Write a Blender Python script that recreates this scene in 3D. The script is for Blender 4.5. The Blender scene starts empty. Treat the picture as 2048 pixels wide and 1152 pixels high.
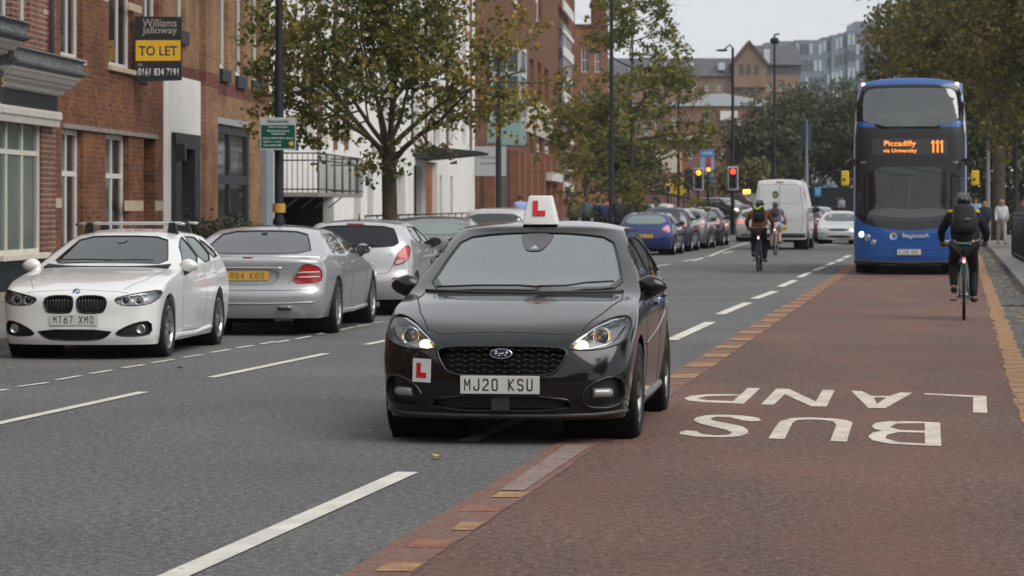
import bpy, bmesh, math, random
from math import sin, cos, pi, radians, atan2, sqrt
from mathutils import Vector, Matrix
from mathutils.bvhtree import BVHTree
from mathutils.geometry import delaunay_2d_cdt, tessellate_polygon
R = random.Random(7)
SC = bpy.context.scene
COL = SC.collection

# ------------------------------------------------------------ camera, sky, sun, exposure
FPX, HY, CH = 5700.0, 412.0, 1.53           # focal length in px of a 2048 wide frame, horizon row, camera height
cam_d = bpy.data.cameras.new('camera'); cam = bpy.data.objects.new('camera', cam_d); COL.objects.link(cam)
cam.location = (0, 0, CH); cam.rotation_euler = (pi/2, 0, 0)
cam_d.sensor_width = 36; cam_d.lens = FPX/2048*36
cam_d.shift_y = -(576-HY)/2048
cam_d.clip_start = .1; cam_d.clip_end = 6000
cam_d.dof.use_dof = True; cam_d.dof.focus_distance = 18.5; cam_d.dof.aperture_fstop = 7.5
SC.camera = cam

SUN_EL, SUN_AZ = radians(46), radians(128)
w = bpy.data.worlds.new('World'); SC.world = w; w.use_nodes = True
nt = w.node_tree; nt.nodes.clear()
sky = nt.nodes.new('ShaderNodeTexSky'); sky.sky_type = 'NISHITA'; sky.sun_disc = False
sky.sun_elevation = SUN_EL; sky.sun_rotation = SUN_AZ; sky.dust_density = 4; sky.air_density = 1.0
hs = nt.nodes.new('ShaderNodeHueSaturation'); hs.inputs['Saturation'].default_value = .2
mx = nt.nodes.new('ShaderNodeMix'); mx.data_type = 'RGBA'; mx.inputs[0].default_value = .92
tc = nt.nodes.new('ShaderNodeTexCoord'); mp = nt.nodes.new('ShaderNodeMapping'); mp.inputs['Scale'].default_value = (1, 1, 3.5)
nz = nt.nodes.new('ShaderNodeTexNoise'); nz.inputs['Scale'].default_value = 2.2; nz.inputs['Detail'].default_value = 5
cr = nt.nodes.new('ShaderNodeValToRGB')
cr.color_ramp.elements[0].position = .3; cr.color_ramp.elements[0].color = (4.75, 4.9, 5.12, 1)
cr.color_ramp.elements[1].position = .72; cr.color_ramp.elements[1].color = (5.5, 5.62, 5.8, 1)
bg = nt.nodes.new('ShaderNodeBackground'); bg.inputs['Strength'].default_value = .1
wo = nt.nodes.new('ShaderNodeOutputWorld')
L = nt.links.new
L(tc.outputs['Generated'], mp.inputs[0]); L(mp.outputs[0], nz.inputs['Vector']); L(nz.outputs['Fac'], cr.inputs[0])
L(sky.outputs[0], hs.inputs['Color']); L(hs.outputs[0], mx.inputs[6]); L(cr.outputs[0], mx.inputs[7])
L(mx.outputs[2], bg.inputs['Color']); L(bg.outputs[0], wo.inputs['Surface'])
sd = bpy.data.lights.new('sun', 'SUN'); so = bpy.data.objects.new('sun', sd); COL.objects.link(so)
sd.energy = 1.5; sd.angle = radians(50); sd.color = (1, .97, .92)
so.rotation_euler = (pi/2-SUN_EL, 0, pi-SUN_AZ)
vs = SC.view_settings; vs.view_transform = 'Standard'; vs.look = 'None'; vs.exposure = 0.68; vs.gamma = 1
SC.render.resolution_x = 1024; SC.render.resolution_y = 576

# ------------------------------------------------------------ picture -> place helpers
def G(px, py, z=0.0):
    D = (CH-z)*FPX/(py-HY); return Vector(((px-1024)/FPX*D, D, z))
def PT(px, py, D): return Vector(((px-1024)/FPX*D, D, CH-(py-HY)/FPX*D))

# ------------------------------------------------------------ materials
MATS = {}
def _new(name):
    m = bpy.data.materials.new(name); m.use_nodes = True
    b = m.node_tree.nodes['Principled BSDF']; return m, m.node_tree, b
def mat(name, col, rough=.5, metal=0., coat=0., spec=.5, var=.0, vscale=6., bump=0., emit=0., ior=1.5, bscale=None, alpha=None):
    if name in MATS: return MATS[name]
    m, t, b = _new(name); MATS[name] = m
    b.inputs['Base Color'].default_value = (*col, 1)
    b.inputs['Roughness'].default_value = rough; b.inputs['Metallic'].default_value = metal
    b.inputs['Coat Weight'].default_value = coat; b.inputs['Coat Roughness'].default_value = .03
    b.inputs['IOR'].default_value = ior
    b.inputs['Specular IOR Level'].default_value = spec if rough < .6 else min(spec, .22)
    if emit:
        b.inputs['Emission Color'].default_value = (*col, 1); b.inputs['Emission Strength'].default_value = emit
    if var or bump:
        tcn = t.nodes.new('ShaderNodeTexCoord')
        n = t.nodes.new('ShaderNodeTexNoise'); n.inputs['Scale'].default_value = vscale; n.inputs['Detail'].default_value = 6
        n.inputs['Roughness'].default_value = .65
        t.links.new(tcn.outputs['Object'], n.inputs['Vector'])
        if var:
            r = t.nodes.new('ShaderNodeValToRGB')
            r.color_ramp.elements[0].position = .3; r.color_ramp.elements[0].color = (*[c*(1-var) for c in col], 1)
            r.color_ramp.elements[1].position = .7; r.color_ramp.elements[1].color = (*[min(1, c*(1+var)) for c in col], 1)
            t.links.new(n.outputs['Fac'], r.inputs[0]); t.links.new(r.outputs[0], b.inputs['Base Color'])
        if bump:
            n2 = t.nodes.new('ShaderNodeTexNoise'); n2.inputs['Scale'].default_value = bscale or vscale*4; n2.inputs['Detail'].default_value = 4
            t.links.new(tcn.outputs['Object'], n2.inputs['Vector'])
            bp = t.nodes.new('ShaderNodeBump'); bp.inputs['Strength'].default_value = bump; bp.inputs['Distance'].default_value = .01
            t.links.new(n2.outputs['Fac'], bp.inputs['Height']); t.links.new(bp.outputs[0], b.inputs['Normal'])
    return m

def road_mat(name, dark, mid, light, patch, patch_amt=.5, rough=.85):
    if name in MATS: return MATS[name]
    m, t, b = _new(name); MATS[name] = m
    N = t.nodes.new; K = t.links.new
    g = N('ShaderNodeTexCoord')
    n1 = N('ShaderNodeTexNoise'); n1.inputs['Scale'].default_value = 62; n1.inputs['Detail'].default_value = 4; n1.inputs['Roughness'].default_value = .75
    K(g.outputs['Object'], n1.inputs['Vector'])
    r = N('ShaderNodeValToRGB'); e = r.color_ramp.elements
    e[0].position = .38; e[0].color = (*dark, 1); e[1].position = .64; e[1].color = (*light, 1)
    k = e.new(.5); k.color = (*mid, 1)
    n4 = N('ShaderNodeTexNoise'); n4.inputs['Scale'].default_value = 21; n4.inputs['Detail'].default_value = 2; K(g.outputs['Object'], n4.inputs['Vector'])
    mm_ = N('ShaderNodeMath'); mm_.operation = 'MULTIPLY_ADD'; mm_.inputs[1].default_value = .38; K(n4.outputs['Fac'], mm_.inputs[0])
    ma_ = N('ShaderNodeMath'); ma_.operation = 'MULTIPLY_ADD'; ma_.inputs[1].default_value = .9; ma_.inputs[2].default_value = -.14; K(n1.outputs['Fac'], ma_.inputs[0]); K(ma_.outputs[0], mm_.inputs[2])
    K(mm_.outputs[0], r.inputs[0])
    # worn, dusty and stained patches stretched along the road
    mpn = N('ShaderNodeMapping'); mpn.inputs['Rotation'].default_value = (0, 0, radians(8.8)); mpn.inputs['Scale'].default_value = (1.0, .22, 1)
    K(g.outputs['Object'], mpn.inputs[0])
    n2 = N('ShaderNodeTexNoise'); n2.inputs['Scale'].default_value = 1.1; n2.inputs['Detail'].default_value = 7; n2.inputs['Roughness'].default_value = .62
    K(mpn.outputs[0], n2.inputs['Vector'])
    r2 = N('ShaderNodeValToRGB'); r2.color_ramp.elements[0].position = .42; r2.color_ramp.elements[0].color = (0, 0, 0, 1)
    r2.color_ramp.elements[1].position = .75; r2.color_ramp.elements[1].color = (patch_amt,)*3+(1,)
    K(n2.outputs['Fac'], r2.inputs[0])
    x = N('ShaderNodeMix'); x.data_type = 'RGBA'; K(r2.outputs[0], x.inputs[0]); K(r.outputs[0], x.inputs[6]); x.inputs[7].default_value = (*patch, 1)
    n3 = N('ShaderNodeTexNoise'); n3.inputs['Scale'].default_value = .35; n3.inputs['Detail'].default_value = 5
    K(g.outputs['Object'], n3.inputs['Vector'])
    mr = N('ShaderNodeMapRange'); mr.inputs[1].default_value = .3; mr.inputs[2].default_value = .7; mr.inputs[3].default_value = .84; mr.inputs[4].default_value = 1.14
    K(n3.outputs['Fac'], mr.inputs[0])
    v = N('ShaderNodeMix'); v.data_type = 'RGBA'; v.blend_type = 'MULTIPLY'; v.inputs[0].default_value = 1
    K(x.outputs[2], v.inputs[6]); K(mr.outputs[0], v.inputs[7])
    # pale chips
    vo = N('ShaderNodeTexVoronoi'); vo.inputs['Scale'].default_value = 9; K(g.outputs['Object'], vo.inputs['Vector'])
    lt = N('ShaderNodeMath'); lt.operation = 'LESS_THAN'; lt.inputs[1].default_value = .05; K(vo.outputs['Distance'], lt.inputs[0])
    x2 = N('ShaderNodeMix'); x2.data_type = 'RGBA'; K(lt.outputs[0], x2.inputs[0]); K(v.outputs[2], x2.inputs[6]); x2.inputs[7].default_value = (*[min(1, c*2.2) for c in light], 1)
    K(x2.outputs[2], b.inputs['Base Color'])
    b.inputs['Roughness'].default_value = rough; b.inputs['Specular IOR Level'].default_value = .25
    bp = N('ShaderNodeBump'); bp.inputs['Strength'].default_value = .55; bp.inputs['Distance'].default_value = .008
    K(n1.outputs['Fac'], bp.inputs['Height']); K(bp.outputs[0], b.inputs['Normal'])
    return m

def worn_paint(name, col, base, lo=.4, hi=.62, scale=9., keep=.9):
    """road paint with the surfacing showing through where it has worn off"""
    if name in MATS: return MATS[name]
    m, t, b = _new(name); MATS[name] = m; N = t.nodes.new; K = t.links.new
    g = N('ShaderNodeTexCoord'); n = N('ShaderNodeTexNoise'); n.inputs['Scale'].default_value = scale; n.inputs['Detail'].default_value = 9; n.inputs['Roughness'].default_value = .78; K(g.outputs['Object'], n.inputs['Vector'])
    r = N('ShaderNodeValToRGB'); r.color_ramp.elements[0].position = lo; r.color_ramp.elements[0].color = (1-keep,)*3+(1,); r.color_ramp.elements[1].position = hi; r.color_ramp.elements[1].color = (1, 1, 1, 1); K(n.outputs['Fac'], r.inputs[0])
    n2 = N('ShaderNodeTexNoise'); n2.inputs['Scale'].default_value = 3; n2.inputs['Detail'].default_value = 5; K(g.outputs['Object'], n2.inputs['Vector'])
    r2 = N('ShaderNodeValToRGB'); r2.color_ramp.elements[0].position = .3; r2.color_ramp.elements[0].color = (*[c*.8 for c in col], 1); r2.color_ramp.elements[1].position = .7; r2.color_ramp.elements[1].color = (*[min(1, c*1.12) for c in col], 1); K(n2.outputs['Fac'], r2.inputs[0])
    n3 = N('ShaderNodeTexNoise'); n3.inputs['Scale'].default_value = 62; n3.inputs['Detail'].default_value = 4; K(g.outputs['Object'], n3.inputs['Vector'])
    r3 = N('ShaderNodeValToRGB'); r3.color_ramp.elements[0].position = .35; r3.color_ramp.elements[0].color = (*[c*.45 for c in base], 1); r3.color_ramp.elements[1].position = .65; r3.color_ramp.elements[1].color = (*[c*1.7 for c in base], 1); K(n3.outputs['Fac'], r3.inputs[0])
    x = N('ShaderNodeMix'); x.data_type = 'RGBA'; K(r.outputs[0], x.inputs[0]); K(r3.outputs[0], x.inputs[6]); K(r2.outputs[0], x.inputs[7]); K(x.outputs[2], b.inputs['Base Color'])
    b.inputs['Roughness'].default_value = .8; b.inputs['Specular IOR Level'].default_value = .2
    bp = N('ShaderNodeBump'); bp.inputs['Strength'].default_value = .4; bp.inputs['Distance'].default_value = .006; K(n3.outputs['Fac'], bp.inputs['Height']); K(bp.outputs[0], b.inputs['Normal'])
    return m

def brick_mat(name, c1, c2, mortar, scale=1., patch=None):
    if name in MATS: return MATS[name]
    m, t, b = _new(name); MATS[name] = m
    N = t.nodes.new; K = t.links.new
    g = N('ShaderNodeTexCoord'); s = N('ShaderNodeSeparateXYZ'); K(g.outputs['Object'], s.inputs[0])
    a = N('ShaderNodeMath'); a.operation = 'ADD'; K(s.outputs[0], a.inputs[0]); K(s.outputs[1], a.inputs[1])
    c = N('ShaderNodeCombineXYZ'); K(a.outputs[0], c.inputs[0]); K(s.outputs[2], c.inputs[1])
    br = N('ShaderNodeTexBrick'); br.inputs['Scale'].default_value = scale
    br.inputs['Brick Width'].default_value = .235; br.inputs['Row Height'].default_value = .086; br.inputs['Mortar Size'].default_value = .011
    br.inputs['Color1'].default_value = (*c1, 1); br.inputs['Color2'].default_value = (*c2, 1); br.inputs['Mortar'].default_value = (*mortar, 1)
    br.inputs['Bias'].default_value = -.1
    K(c.outputs[0], br.inputs['Vector'])
    n = N('ShaderNodeTexNoise'); n.inputs['Scale'].default_value = 1.1; n.inputs['Detail'].default_value = 7; n.inputs['Roughness'].default_value = .6
    K(g.outputs['Object'], n.inputs['Vector'])
    mr = N('ShaderNodeMapRange'); mr.inputs[1].default_value = .3; mr.inputs[2].default_value = .7; mr.inputs[3].default_value = .62; mr.inputs[4].default_value = 1.3
    K(n.outputs['Fac'], mr.inputs[0])
    v = N('ShaderNodeMix'); v.data_type = 'RGBA'; v.blend_type = 'MULTIPLY'; v.inputs[0].default_value = 1
    K(br.outputs['Color'], v.inputs[6]); K(mr.outputs[0], v.inputs[7])
    n3 = N('ShaderNodeTexNoise'); n3.inputs['Scale'].default_value = 14; n3.inputs['Detail'].default_value = 3
    K(g.outputs['Object'], n3.inputs['Vector'])
    mr3 = N('ShaderNodeMapRange'); mr3.inputs[1].default_value = .3; mr3.inputs[2].default_value = .7; mr3.inputs[3].default_value = .75; mr3.inputs[4].default_value = 1.2
    K(n3.outputs['Fac'], mr3.inputs[0])
    v3 = N('ShaderNodeMix'); v3.data_type = 'RGBA'; v3.blend_type = 'MULTIPLY'; v3.inputs[0].default_value = 1
    K(v.outputs[2], v3.inputs[6]); K(mr3.outputs[0], v3.inputs[7])
    K(v3.outputs[2], b.inputs['Base Color']); b.inputs['Roughness'].default_value = .9; b.inputs['Specular IOR Level'].default_value = .15
    bp = N('ShaderNodeBump'); bp.inputs['Strength'].default_value = .5; bp.inputs['Distance'].default_value = .008; bp.invert = True
    K(br.outputs['Fac'], bp.inputs['Height']); K(bp.outputs[0], b.inputs['Normal'])
    return m

def glass_mat(name, tint=(.55, .62, .6), fres=1.6, rough=.02, trans=.75):
    """cheap window glass: tinted see-through mixed with a mirror by Fresnel"""
    if name in MATS: return MATS[name]
    m = bpy.data.materials.new(name); m.use_nodes = True; MATS[name] = m
    t = m.node_tree; t.nodes.clear(); N = t.nodes.new; K = t.links.new
    o = N('ShaderNodeOutputMaterial'); tr = N('ShaderNodeBsdfTransparent'); tr.inputs[0].default_value = (*[c*trans for c in tint], 1)
    gl = N('ShaderNodeBsdfGlossy'); gl.inputs['Roughness'].default_value = rough; gl.inputs['Color'].default_value = (.95, 1, 1, 1)
    fr = N('ShaderNodeFresnel'); fr.inputs['IOR'].default_value = fres
    x = N('ShaderNodeMixShader'); K(fr.outputs[0], x.inputs[0]); K(tr.outputs[0], x.inputs[1]); K(gl.outputs[0], x.inputs[2]); K(x.outputs[0], o.inputs['Surface'])
    return m

def leaf_mat(name, cols, trans=.35):
    if name in MATS: return MATS[name]
    m, t, b = _new(name); MATS[name] = m
    N = t.nodes.new; K = t.links.new
    g = N('ShaderNodeNewGeometry'); r = N('ShaderNodeValToRGB'); e = r.color_ramp.elements
    e[0].position = 0; e[0].color = (*cols[0], 1); e[1].position = 1; e[1].color = (*cols[-1], 1)
    for i, c in enumerate(cols[1:-1]):
        k = e.new((i+1)/(len(cols)-1)); k.color = (*c, 1)
    tcn = N('ShaderNodeTexCoord'); n = N('ShaderNodeTexNoise'); n.inputs['Scale'].default_value = .8; n.inputs['Detail'].default_value = 2
    K(tcn.outputs['Object'], n.inputs['Vector'])
    a = N('ShaderNodeMath'); a.operation = 'MULTIPLY'; a.inputs[1].default_value = .6; K(g.outputs['Random Per Island'], a.inputs[0])
    a2 = N('ShaderNodeMath'); a2.operation = 'MULTIPLY_ADD'; a2.inputs[1].default_value = 1.2; a2.inputs[2].default_value = -.35; K(n.outputs['Fac'], a2.inputs[0])
    a3 = N('ShaderNodeMath'); a3.operation = 'ADD'; a3.use_clamp = True; K(a.outputs[0], a3.inputs[0]); K(a2.outputs[0], a3.inputs[1])
    K(a3.outputs[0], r.inputs[0]); K(r.outputs[0], b.inputs['Base Color']); b.inputs['Roughness'].default_value = .55
    tr = N('ShaderNodeBsdfTranslucent'); K(r.outputs[0], tr.inputs[0])
    x = N('ShaderNodeMixShader'); x.inputs[0].default_value = trans; K(b.outputs[0], x.inputs[1]); K(tr.outputs[0], x.inputs[2])
    K(x.outputs[0], t.nodes['Material Output'].inputs['Surface'])
    return m

# ------------------------------------------------------------ object helpers
def tag(o, label=None, cat=None, group=None, kind=None):
    if label: o['label'] = label
    if cat: o['category'] = cat
    if group: o['group'] = group
    if kind: o['kind'] = kind
    return o
def thing(name, label, cat, loc=(0, 0, 0), rz=0., group=None):
    o = bpy.data.objects.new(name, None); COL.objects.link(o); o.empty_display_size = .3
    o.location = loc; o.rotation_euler = (0, 0, rz); return tag(o, label, cat, group)
def link(name, me, parent=None, mats=()):
    o = bpy.data.objects.new(name, me); COL.objects.link(o)
    for m in mats: me.materials.append(m)
    if parent: o.parent = parent
    return o
def obj(name, bm, m, parent=None, smooth=False, recalc=False, loc=None):
    if recalc: bmesh.ops.recalc_face_normals(bm, faces=bm.faces)
    me = bpy.data.meshes.new(name); bm.to_mesh(me); bm.free()
    ms = m if isinstance(m, (list, tuple)) else [m]
    o = link(name, me, parent, ms)
    if smooth:
        for p in me.polygons: p.use_smooth = True
        if smooth is not True: me.set_sharp_from_angle(angle=radians(smooth))
    if loc is not None: o.location = loc
    return o
def copy_tree(src, loc=None, rz=None, label=None, scale=None):
    def rec(o, par):
        c = o.copy(); COL.objects.link(c); c.parent = par
        for ch in o.children: rec(ch, c)
        return c
    r = rec(src, None)
    if loc is not None: r.location = loc
    if rz is not None: r.rotation_euler = (0, 0, rz)
    if scale is not None: r.scale = scale if isinstance(scale, (tuple, list)) else (scale,)*3
    if label: r['label'] = label
    return r

def box(bm, x0, x1, y0, y1, z0, z1, mi=0, bev=0., M=None):
    vs_ = [bm.verts.new((x, y, z)) for z in (z0, z1) for y in (y0, y1) for x in (x0, x1)]
    fs = []
    for q in ((0, 2, 3, 1), (4, 5, 7, 6), (0, 1, 5, 4), (2, 6, 7, 3), (0, 4, 6, 2), (1, 3, 7, 5)):
        f = bm.faces.new([vs_[i] for i in q]); f.material_index = mi; fs.append(f)
    if bev:
        es = list({e for f in fs for e in f.edges})
        r = bmesh.ops.bevel(bm, geom=es, offset=bev, segments=2, profile=.6, affect='EDGES')
        vs_ = list({v for f in r['faces'] for v in f.verts} | {v for v in vs_ if v.is_valid})
    if M is not None:
        for v in vs_:
            if v.is_valid: v.co = M @ v.co
    return vs_
def prism(bm, pts, d0, d1, axis='y', mi=0):
    """extruded polygon; pts are 2D (x,z) for axis y, (y,z) for axis x, (x,y) for axis z"""
    def P3(p, d): return {'y': (p[0], d, p[1]), 'x': (d, p[0], p[1]), 'z': (p[0], p[1], d)}[axis]
    n = len(pts); a = [bm.verts.new(P3(p, d0)) for p in pts]; b = [bm.verts.new(P3(p, d1)) for p in pts]
    fs = []
    try: fs.append(bm.faces.new(a)); fs.append(bm.faces.new(b[::-1]))
    except ValueError: pass
    for i in range(n):
        fs.append(bm.faces.new([a[(i+1) % n], a[i], b[i], b[(i+1) % n]]))
    for f in fs: f.material_index = mi
    return a+b
def tube(bm, pts, rad, n=8, mi=0, cap=True):
    pts = [Vector(p) for p in pts]
    rads = rad if isinstance(rad, (list, tuple)) else [rad]*len(pts)
    prev = None; up = None
    for i, p in enumerate(pts):
        if i == 0: d = pts[1]-p
        elif i == len(pts)-1: d = p-pts[i-1]
        else: d = (pts[i+1]-p).normalized()+(p-pts[i-1]).normalized()
        if d.length < 1e-9: d = Vector((0, 0, 1))
        d.normalize()
        if up is None:
            up = Vector((0, 0, 1)) if abs(d.z) < .9 else Vector((1, 0, 0))
        a = d.cross(up)
        if a.length < 1e-6: a = d.orthogonal()
        a.normalize(); b = a.cross(d).normalized(); up = b
        ring = [bm.verts.new(p+(a*cos(2*pi*k/n)+b*sin(2*pi*k/n))*rads[i]) for k in range(n)]
        if prev:
            for k in range(n):
                f = bm.faces.new([prev[k], prev[(k+1) % n], ring[(k+1) % n], ring[k]]); f.material_index = mi; f.smooth = True
        elif cap:
            bm.faces.new(ring[::-1]).material_index = mi
        prev = ring
    if cap: bm.faces.new(prev).material_index = mi
def lathe(bm, prof, n=24, M=None, mi=0, a0=0., a1=2*pi):
    """prof: (radius, height) pairs turned about local z, then M"""
    full = abs(a1-a0-2*pi) < 1e-6; cnt = n if full else n+1
    rings = []
    for r, h in prof:
        ring = []
        for k in range(cnt):
            a = a0+(a1-a0)*k/n
            v = Vector((r*cos(a), r*sin(a), h)); ring.append(bm.verts.new(M @ v if M is not None else v))
        rings.append(ring)
    for a, b in zip(rings, rings[1:]):
        for k in range(n):
            k2 = (k+1) % cnt
            f = bm.faces.new([a[k], a[k2], b[k2], b[k]]); f.material_index = mi; f.smooth = True
def sphere(bm, c, r, sc=(1, 1, 1), n=12, mi=0):
    M = Matrix.Translation(c) @ Matrix.Diagonal((*sc, 1))
    g = bmesh.ops.create_uvsphere(bm, u_segments=n, v_segments=max(6, n//2+2), radius=r, matrix=M)
    for v in g['verts']:
        for f in v.link_faces: f.material_index = mi; f.smooth = True
def text(name, s, m, parent, M, height=None, width=None, bold=0., extrude=.001, align='CENTER', spacing=1.):
    """lettering as a thin mesh in the local XY plane of M, scaled to the given cap height and width"""
    c = bpy.data.curves.new('lettering', 'FONT'); c.body = s; c.extrude = 0; c.offset = bold; c.space_character = spacing
    c.align_x = 'LEFT'; c.resolution_u = 3
    o = bpy.data.objects.new('lettering_source', c); COL.objects.link(o)
    dg = bpy.context.evaluated_depsgraph_get(); dg.update()
    me = bpy.data.meshes.new_from_object(o.evaluated_get(dg)); bpy.data.objects.remove(o); bpy.data.curves.remove(c)
    xs = [v.co.x for v in me.vertices]; ys = [v.co.y for v in me.vertices]
    if not xs: return None
    x0, x1, y0, y1 = min(xs), max(xs), min(ys), max(ys)
    sy = height/(y1-y0) if height else 1; sx = width/(x1-x0) if width else sy
    if not height: sy = sx
    for v in me.vertices:
        v.co = Vector(((v.co.x-(x0+x1)/2 if align == 'CENTER' else v.co.x-x0)*sx, (v.co.y-(y0+y1)/2)*sy, 0))
    bm = bmesh.new(); bm.from_mesh(me); bpy.data.meshes.remove(me)
    if extrude:
        r = bmesh.ops.extrude_face_region(bm, geom=list(bm.faces))
        for g in r['geom']:
            if isinstance(g, bmesh.types.BMVert): g.co.z += extrude
    for v in bm.verts: v.co = M @ v.co
    o = obj(name, bm, m, parent, recalc=True); return o
def split_loose(o, name=None):
    """give each separate piece of a part an object of its own"""
    bm = bmesh.new(); bm.from_mesh(o.data); bm.verts.ensure_lookup_table(); seen = set(); groups = []
    for v in bm.verts:
        if v.index in seen: continue
        st, comp = [v], []; seen.add(v.index)
        while st:
            q = st.pop(); comp.append(q.index)
            for e in q.link_edges:
                w_ = e.other_vert(q)
                if w_.index not in seen: seen.add(w_.index); st.append(w_)
        groups.append(set(comp))
    bm.free(); me = o.data; gi = {}
    for k, g in enumerate(groups):
        for i in g: gi[i] = k
    polys = [[] for _ in groups]
    for p in me.polygons: polys[gi[p.vertices[0]]].append(p)
    outs = []
    for k, g in enumerate(groups):
        ids = sorted(g); mp_ = {i: j for j, i in enumerate(ids)}; m2 = bpy.data.meshes.new(name or o.name.split('.')[0])
        m2.from_pydata([me.vertices[i].co for i in ids], [], [[mp_[i] for i in p.vertices] for p in polys[k]])
        for a, b in zip(m2.polygons, polys[k]): a.use_smooth = b.use_smooth; a.material_index = b.material_index
        n = link(name or o.name.split('.')[0], m2, o.parent, list(me.materials)); n.location = o.location; outs.append(n)
    bpy.data.objects.remove(o); return outs
def facing(loc, rz=0., tilt=0.):
    """frame of a plate whose text reads upright for someone looking along +Y at rz=0"""
    return Matrix.Translation(loc) @ Matrix.Rotation(rz, 4, 'Z') @ Matrix.Rotation(pi/2+tilt, 4, 'X')
def sheet(name, polys, z, m, parent=None, kind=None, label=None, cat=None, group=None):
    """flat sheets on the ground; each entry is an outline or (outline, holes)"""
    bm = bmesh.new()
    for p in polys:
        loops = [p] if not isinstance(p, tuple) else [p[0]]+list(p[1])
        flat = [Vector((q[0], q[1], z)) for lp in loops for q in lp]
        tris = tessellate_polygon([[Vector((q[0], q[1], 0)) for q in lp] for lp in loops])
        vv = [bm.verts.new(q) for q in flat]
        for t in tris:
            try: bm.faces.new([vv[i] for i in t])
            except ValueError: pass
    for f in bm.faces:
        f.normal_update()
        if f.normal.z < 0: f.normal_flip()
    o = obj(name, bm, m, parent); tag(o, label, cat, group, kind); return o
# ------------------------------------------------------------ ground, road, pavements, markings
RD = .155                                    # the road runs this many metres right per metre ahead
def kerbL(y): return -5.66+RD*(y-29)
def kerbR(y): return 8.86+RD*(y-49.3) if y > 20 else 8.86+RD*(y-49.3)
def facX(y): return .0694*y-10.63            # building line on the left
asph = road_mat('asphalt', (.048, .048, .048), (.102, .102, .101), (.24, .238, .236), (.15, .148, .145), .35)
asph2 = road_mat('asphalt_gutter', (.04, .039, .038), (.085, .083, .08), (.16, .155, .15), (.2, .18, .15), .35)
redm = road_mat('red_surfacing', (.056, .033, .027), (.122, .074, .059), (.235, .155, .13), (.19, .09, .072), .7)
sheet('ground', [[(-400, -150), (400, -150), (400, 620), (-400, 620)]], -.03, mat('ground_soil', (.09, .088, .08), .95, var=.3, vscale=.3), kind='structure')
sheet('road', [[(-60, -30), (60, -30), (140, 200), (380, 330), (380, 420), (-300, 420), (-300, 240), (-40, 150)]], 0, asph, kind='structure')

paint = worn_paint('road_paint_white', (.62, .6, .55), (.11, .11, .11), .33, .43)
paint_b = worn_paint('road_letter_cream', (.6, .53, .46), (.16, .1, .085), .36, .45, 12)
yel = worn_paint('road_paint_yellow', (.46, .29, .12), (.19, .1, .08), .40, .66, 5)
redk = worn_paint('strip_red', (.2, .082, .066), (.16, .12, .1), .38, .7, 5, .85)
grym = worn_paint('worn_paint_grey', (.26, .22, .2), (.2, .12, .1), .4, .6, 8)
conc = mat('kerb_stone', (.2, .19, .18), .85, var=.22, vscale=3, bump=.4)
slab = mat('paving_slabs', (.17, .16, .15), .85, var=.2, vscale=2, bump=.4)

def lane_edge(px, py, y1=75.):
    pass
# bus lane: red surfacing between its left strip and the yellow line on the right
def stripL(y): return 1.43+.1525*(y-25.8)    # left edge of the checkered strip
def lineR(y): return 9.69+.157*(y-58.9)      # left edge of the yellow line
SW = .29
ys = [4+i*3 for i in range(40)]
lane = [(stripL(y)+SW-.02, y) for y in ys if y < 88] + [(lineR(y)+.05, y) for y in reversed(ys) if y < 88]
sheet('bus_lane', [lane], .004, redm, kind='structure')
sheet('gutter', [[(lineR(y)+.12, y) for y in ys if y < 95]+[(kerbR(y)+.02, y) for y in reversed(ys) if y < 95]], .003, asph2, kind='structure')
rr = random.Random(3)
st = []
y = 5.
while y < 84:
    j = [rr.uniform(-.012, .012) for _ in range(4)]
    st.append([(stripL(y)+j[0], y), (stripL(y)+SW+j[1], y), (stripL(y+.8)+SW+j[2], y+.8), (stripL(y+.8)+j[3], y+.8)]); y += .8
sheet('lane_strip', st, .008, redk, kind='structure')
yb = []
y = 11.85
while y < 82:
    ln = .33 if y < 16 else .72
    if not 15.2 < y < 24:
        o1 = .0 if y > 24 else .11
        j = [rr.uniform(-.015, .015)]*4; ln += rr.uniform(-.08, .08); o1 += rr.uniform(0, .06)
        yb.append([(stripL(y)+o1+j[0], y+j[1]), (stripL(y)+SW-.01+j[1], y+j[2]), (stripL(y+ln)+SW-.01+j[2], y+ln), (stripL(y+ln)+o1+j[3], y+ln+j[0])])
    y += 1.5 if y < 16 else 1.76
sheet('yellow_blocks', yb, .012, yel, kind='structure')
pb_ = []; y = 11.2
while y < 84:
    if not 15.2 < y < 22: a_ = rr.uniform(0, .12); pb_.append([(stripL(y)+a_, y), (stripL(y)+SW-.02, y), (stripL(y+.3)+SW-.02, y+.3), (stripL(y+.3)+a_, y+.3)])
    y += 1.5 if y < 16 else 1.76
sheet('faded_blocks', pb_, .010, worn_paint('faded_orange', (.3, .15, .09), (.2, .09, .07), .4, .62, 6), kind='structure')
sheet('worn_strip_paint', [[G(1000, 985).xy, G(1048, 985).xy, G(1185, 893).xy, G(1130, 893).xy]], .0125, grym, kind='structure')
# yellow line on the right: short dabs of uneven width, worn away nearer
yl = []
y = 4.4
while y < 88:
    a, b = rr.uniform(-.03, .03), rr.uniform(-.03, .03); wd = .2 if y > 24 else .17
    yl.append([(lineR(y)+a, y), (lineR(y)+a+wd, y), (lineR(y+.66)+wd+b, y+.66), (lineR(y+.66)+b, y+.66)]); y += .7
sheet('yellow_line', yl, .008, yel, kind='structure')

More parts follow.
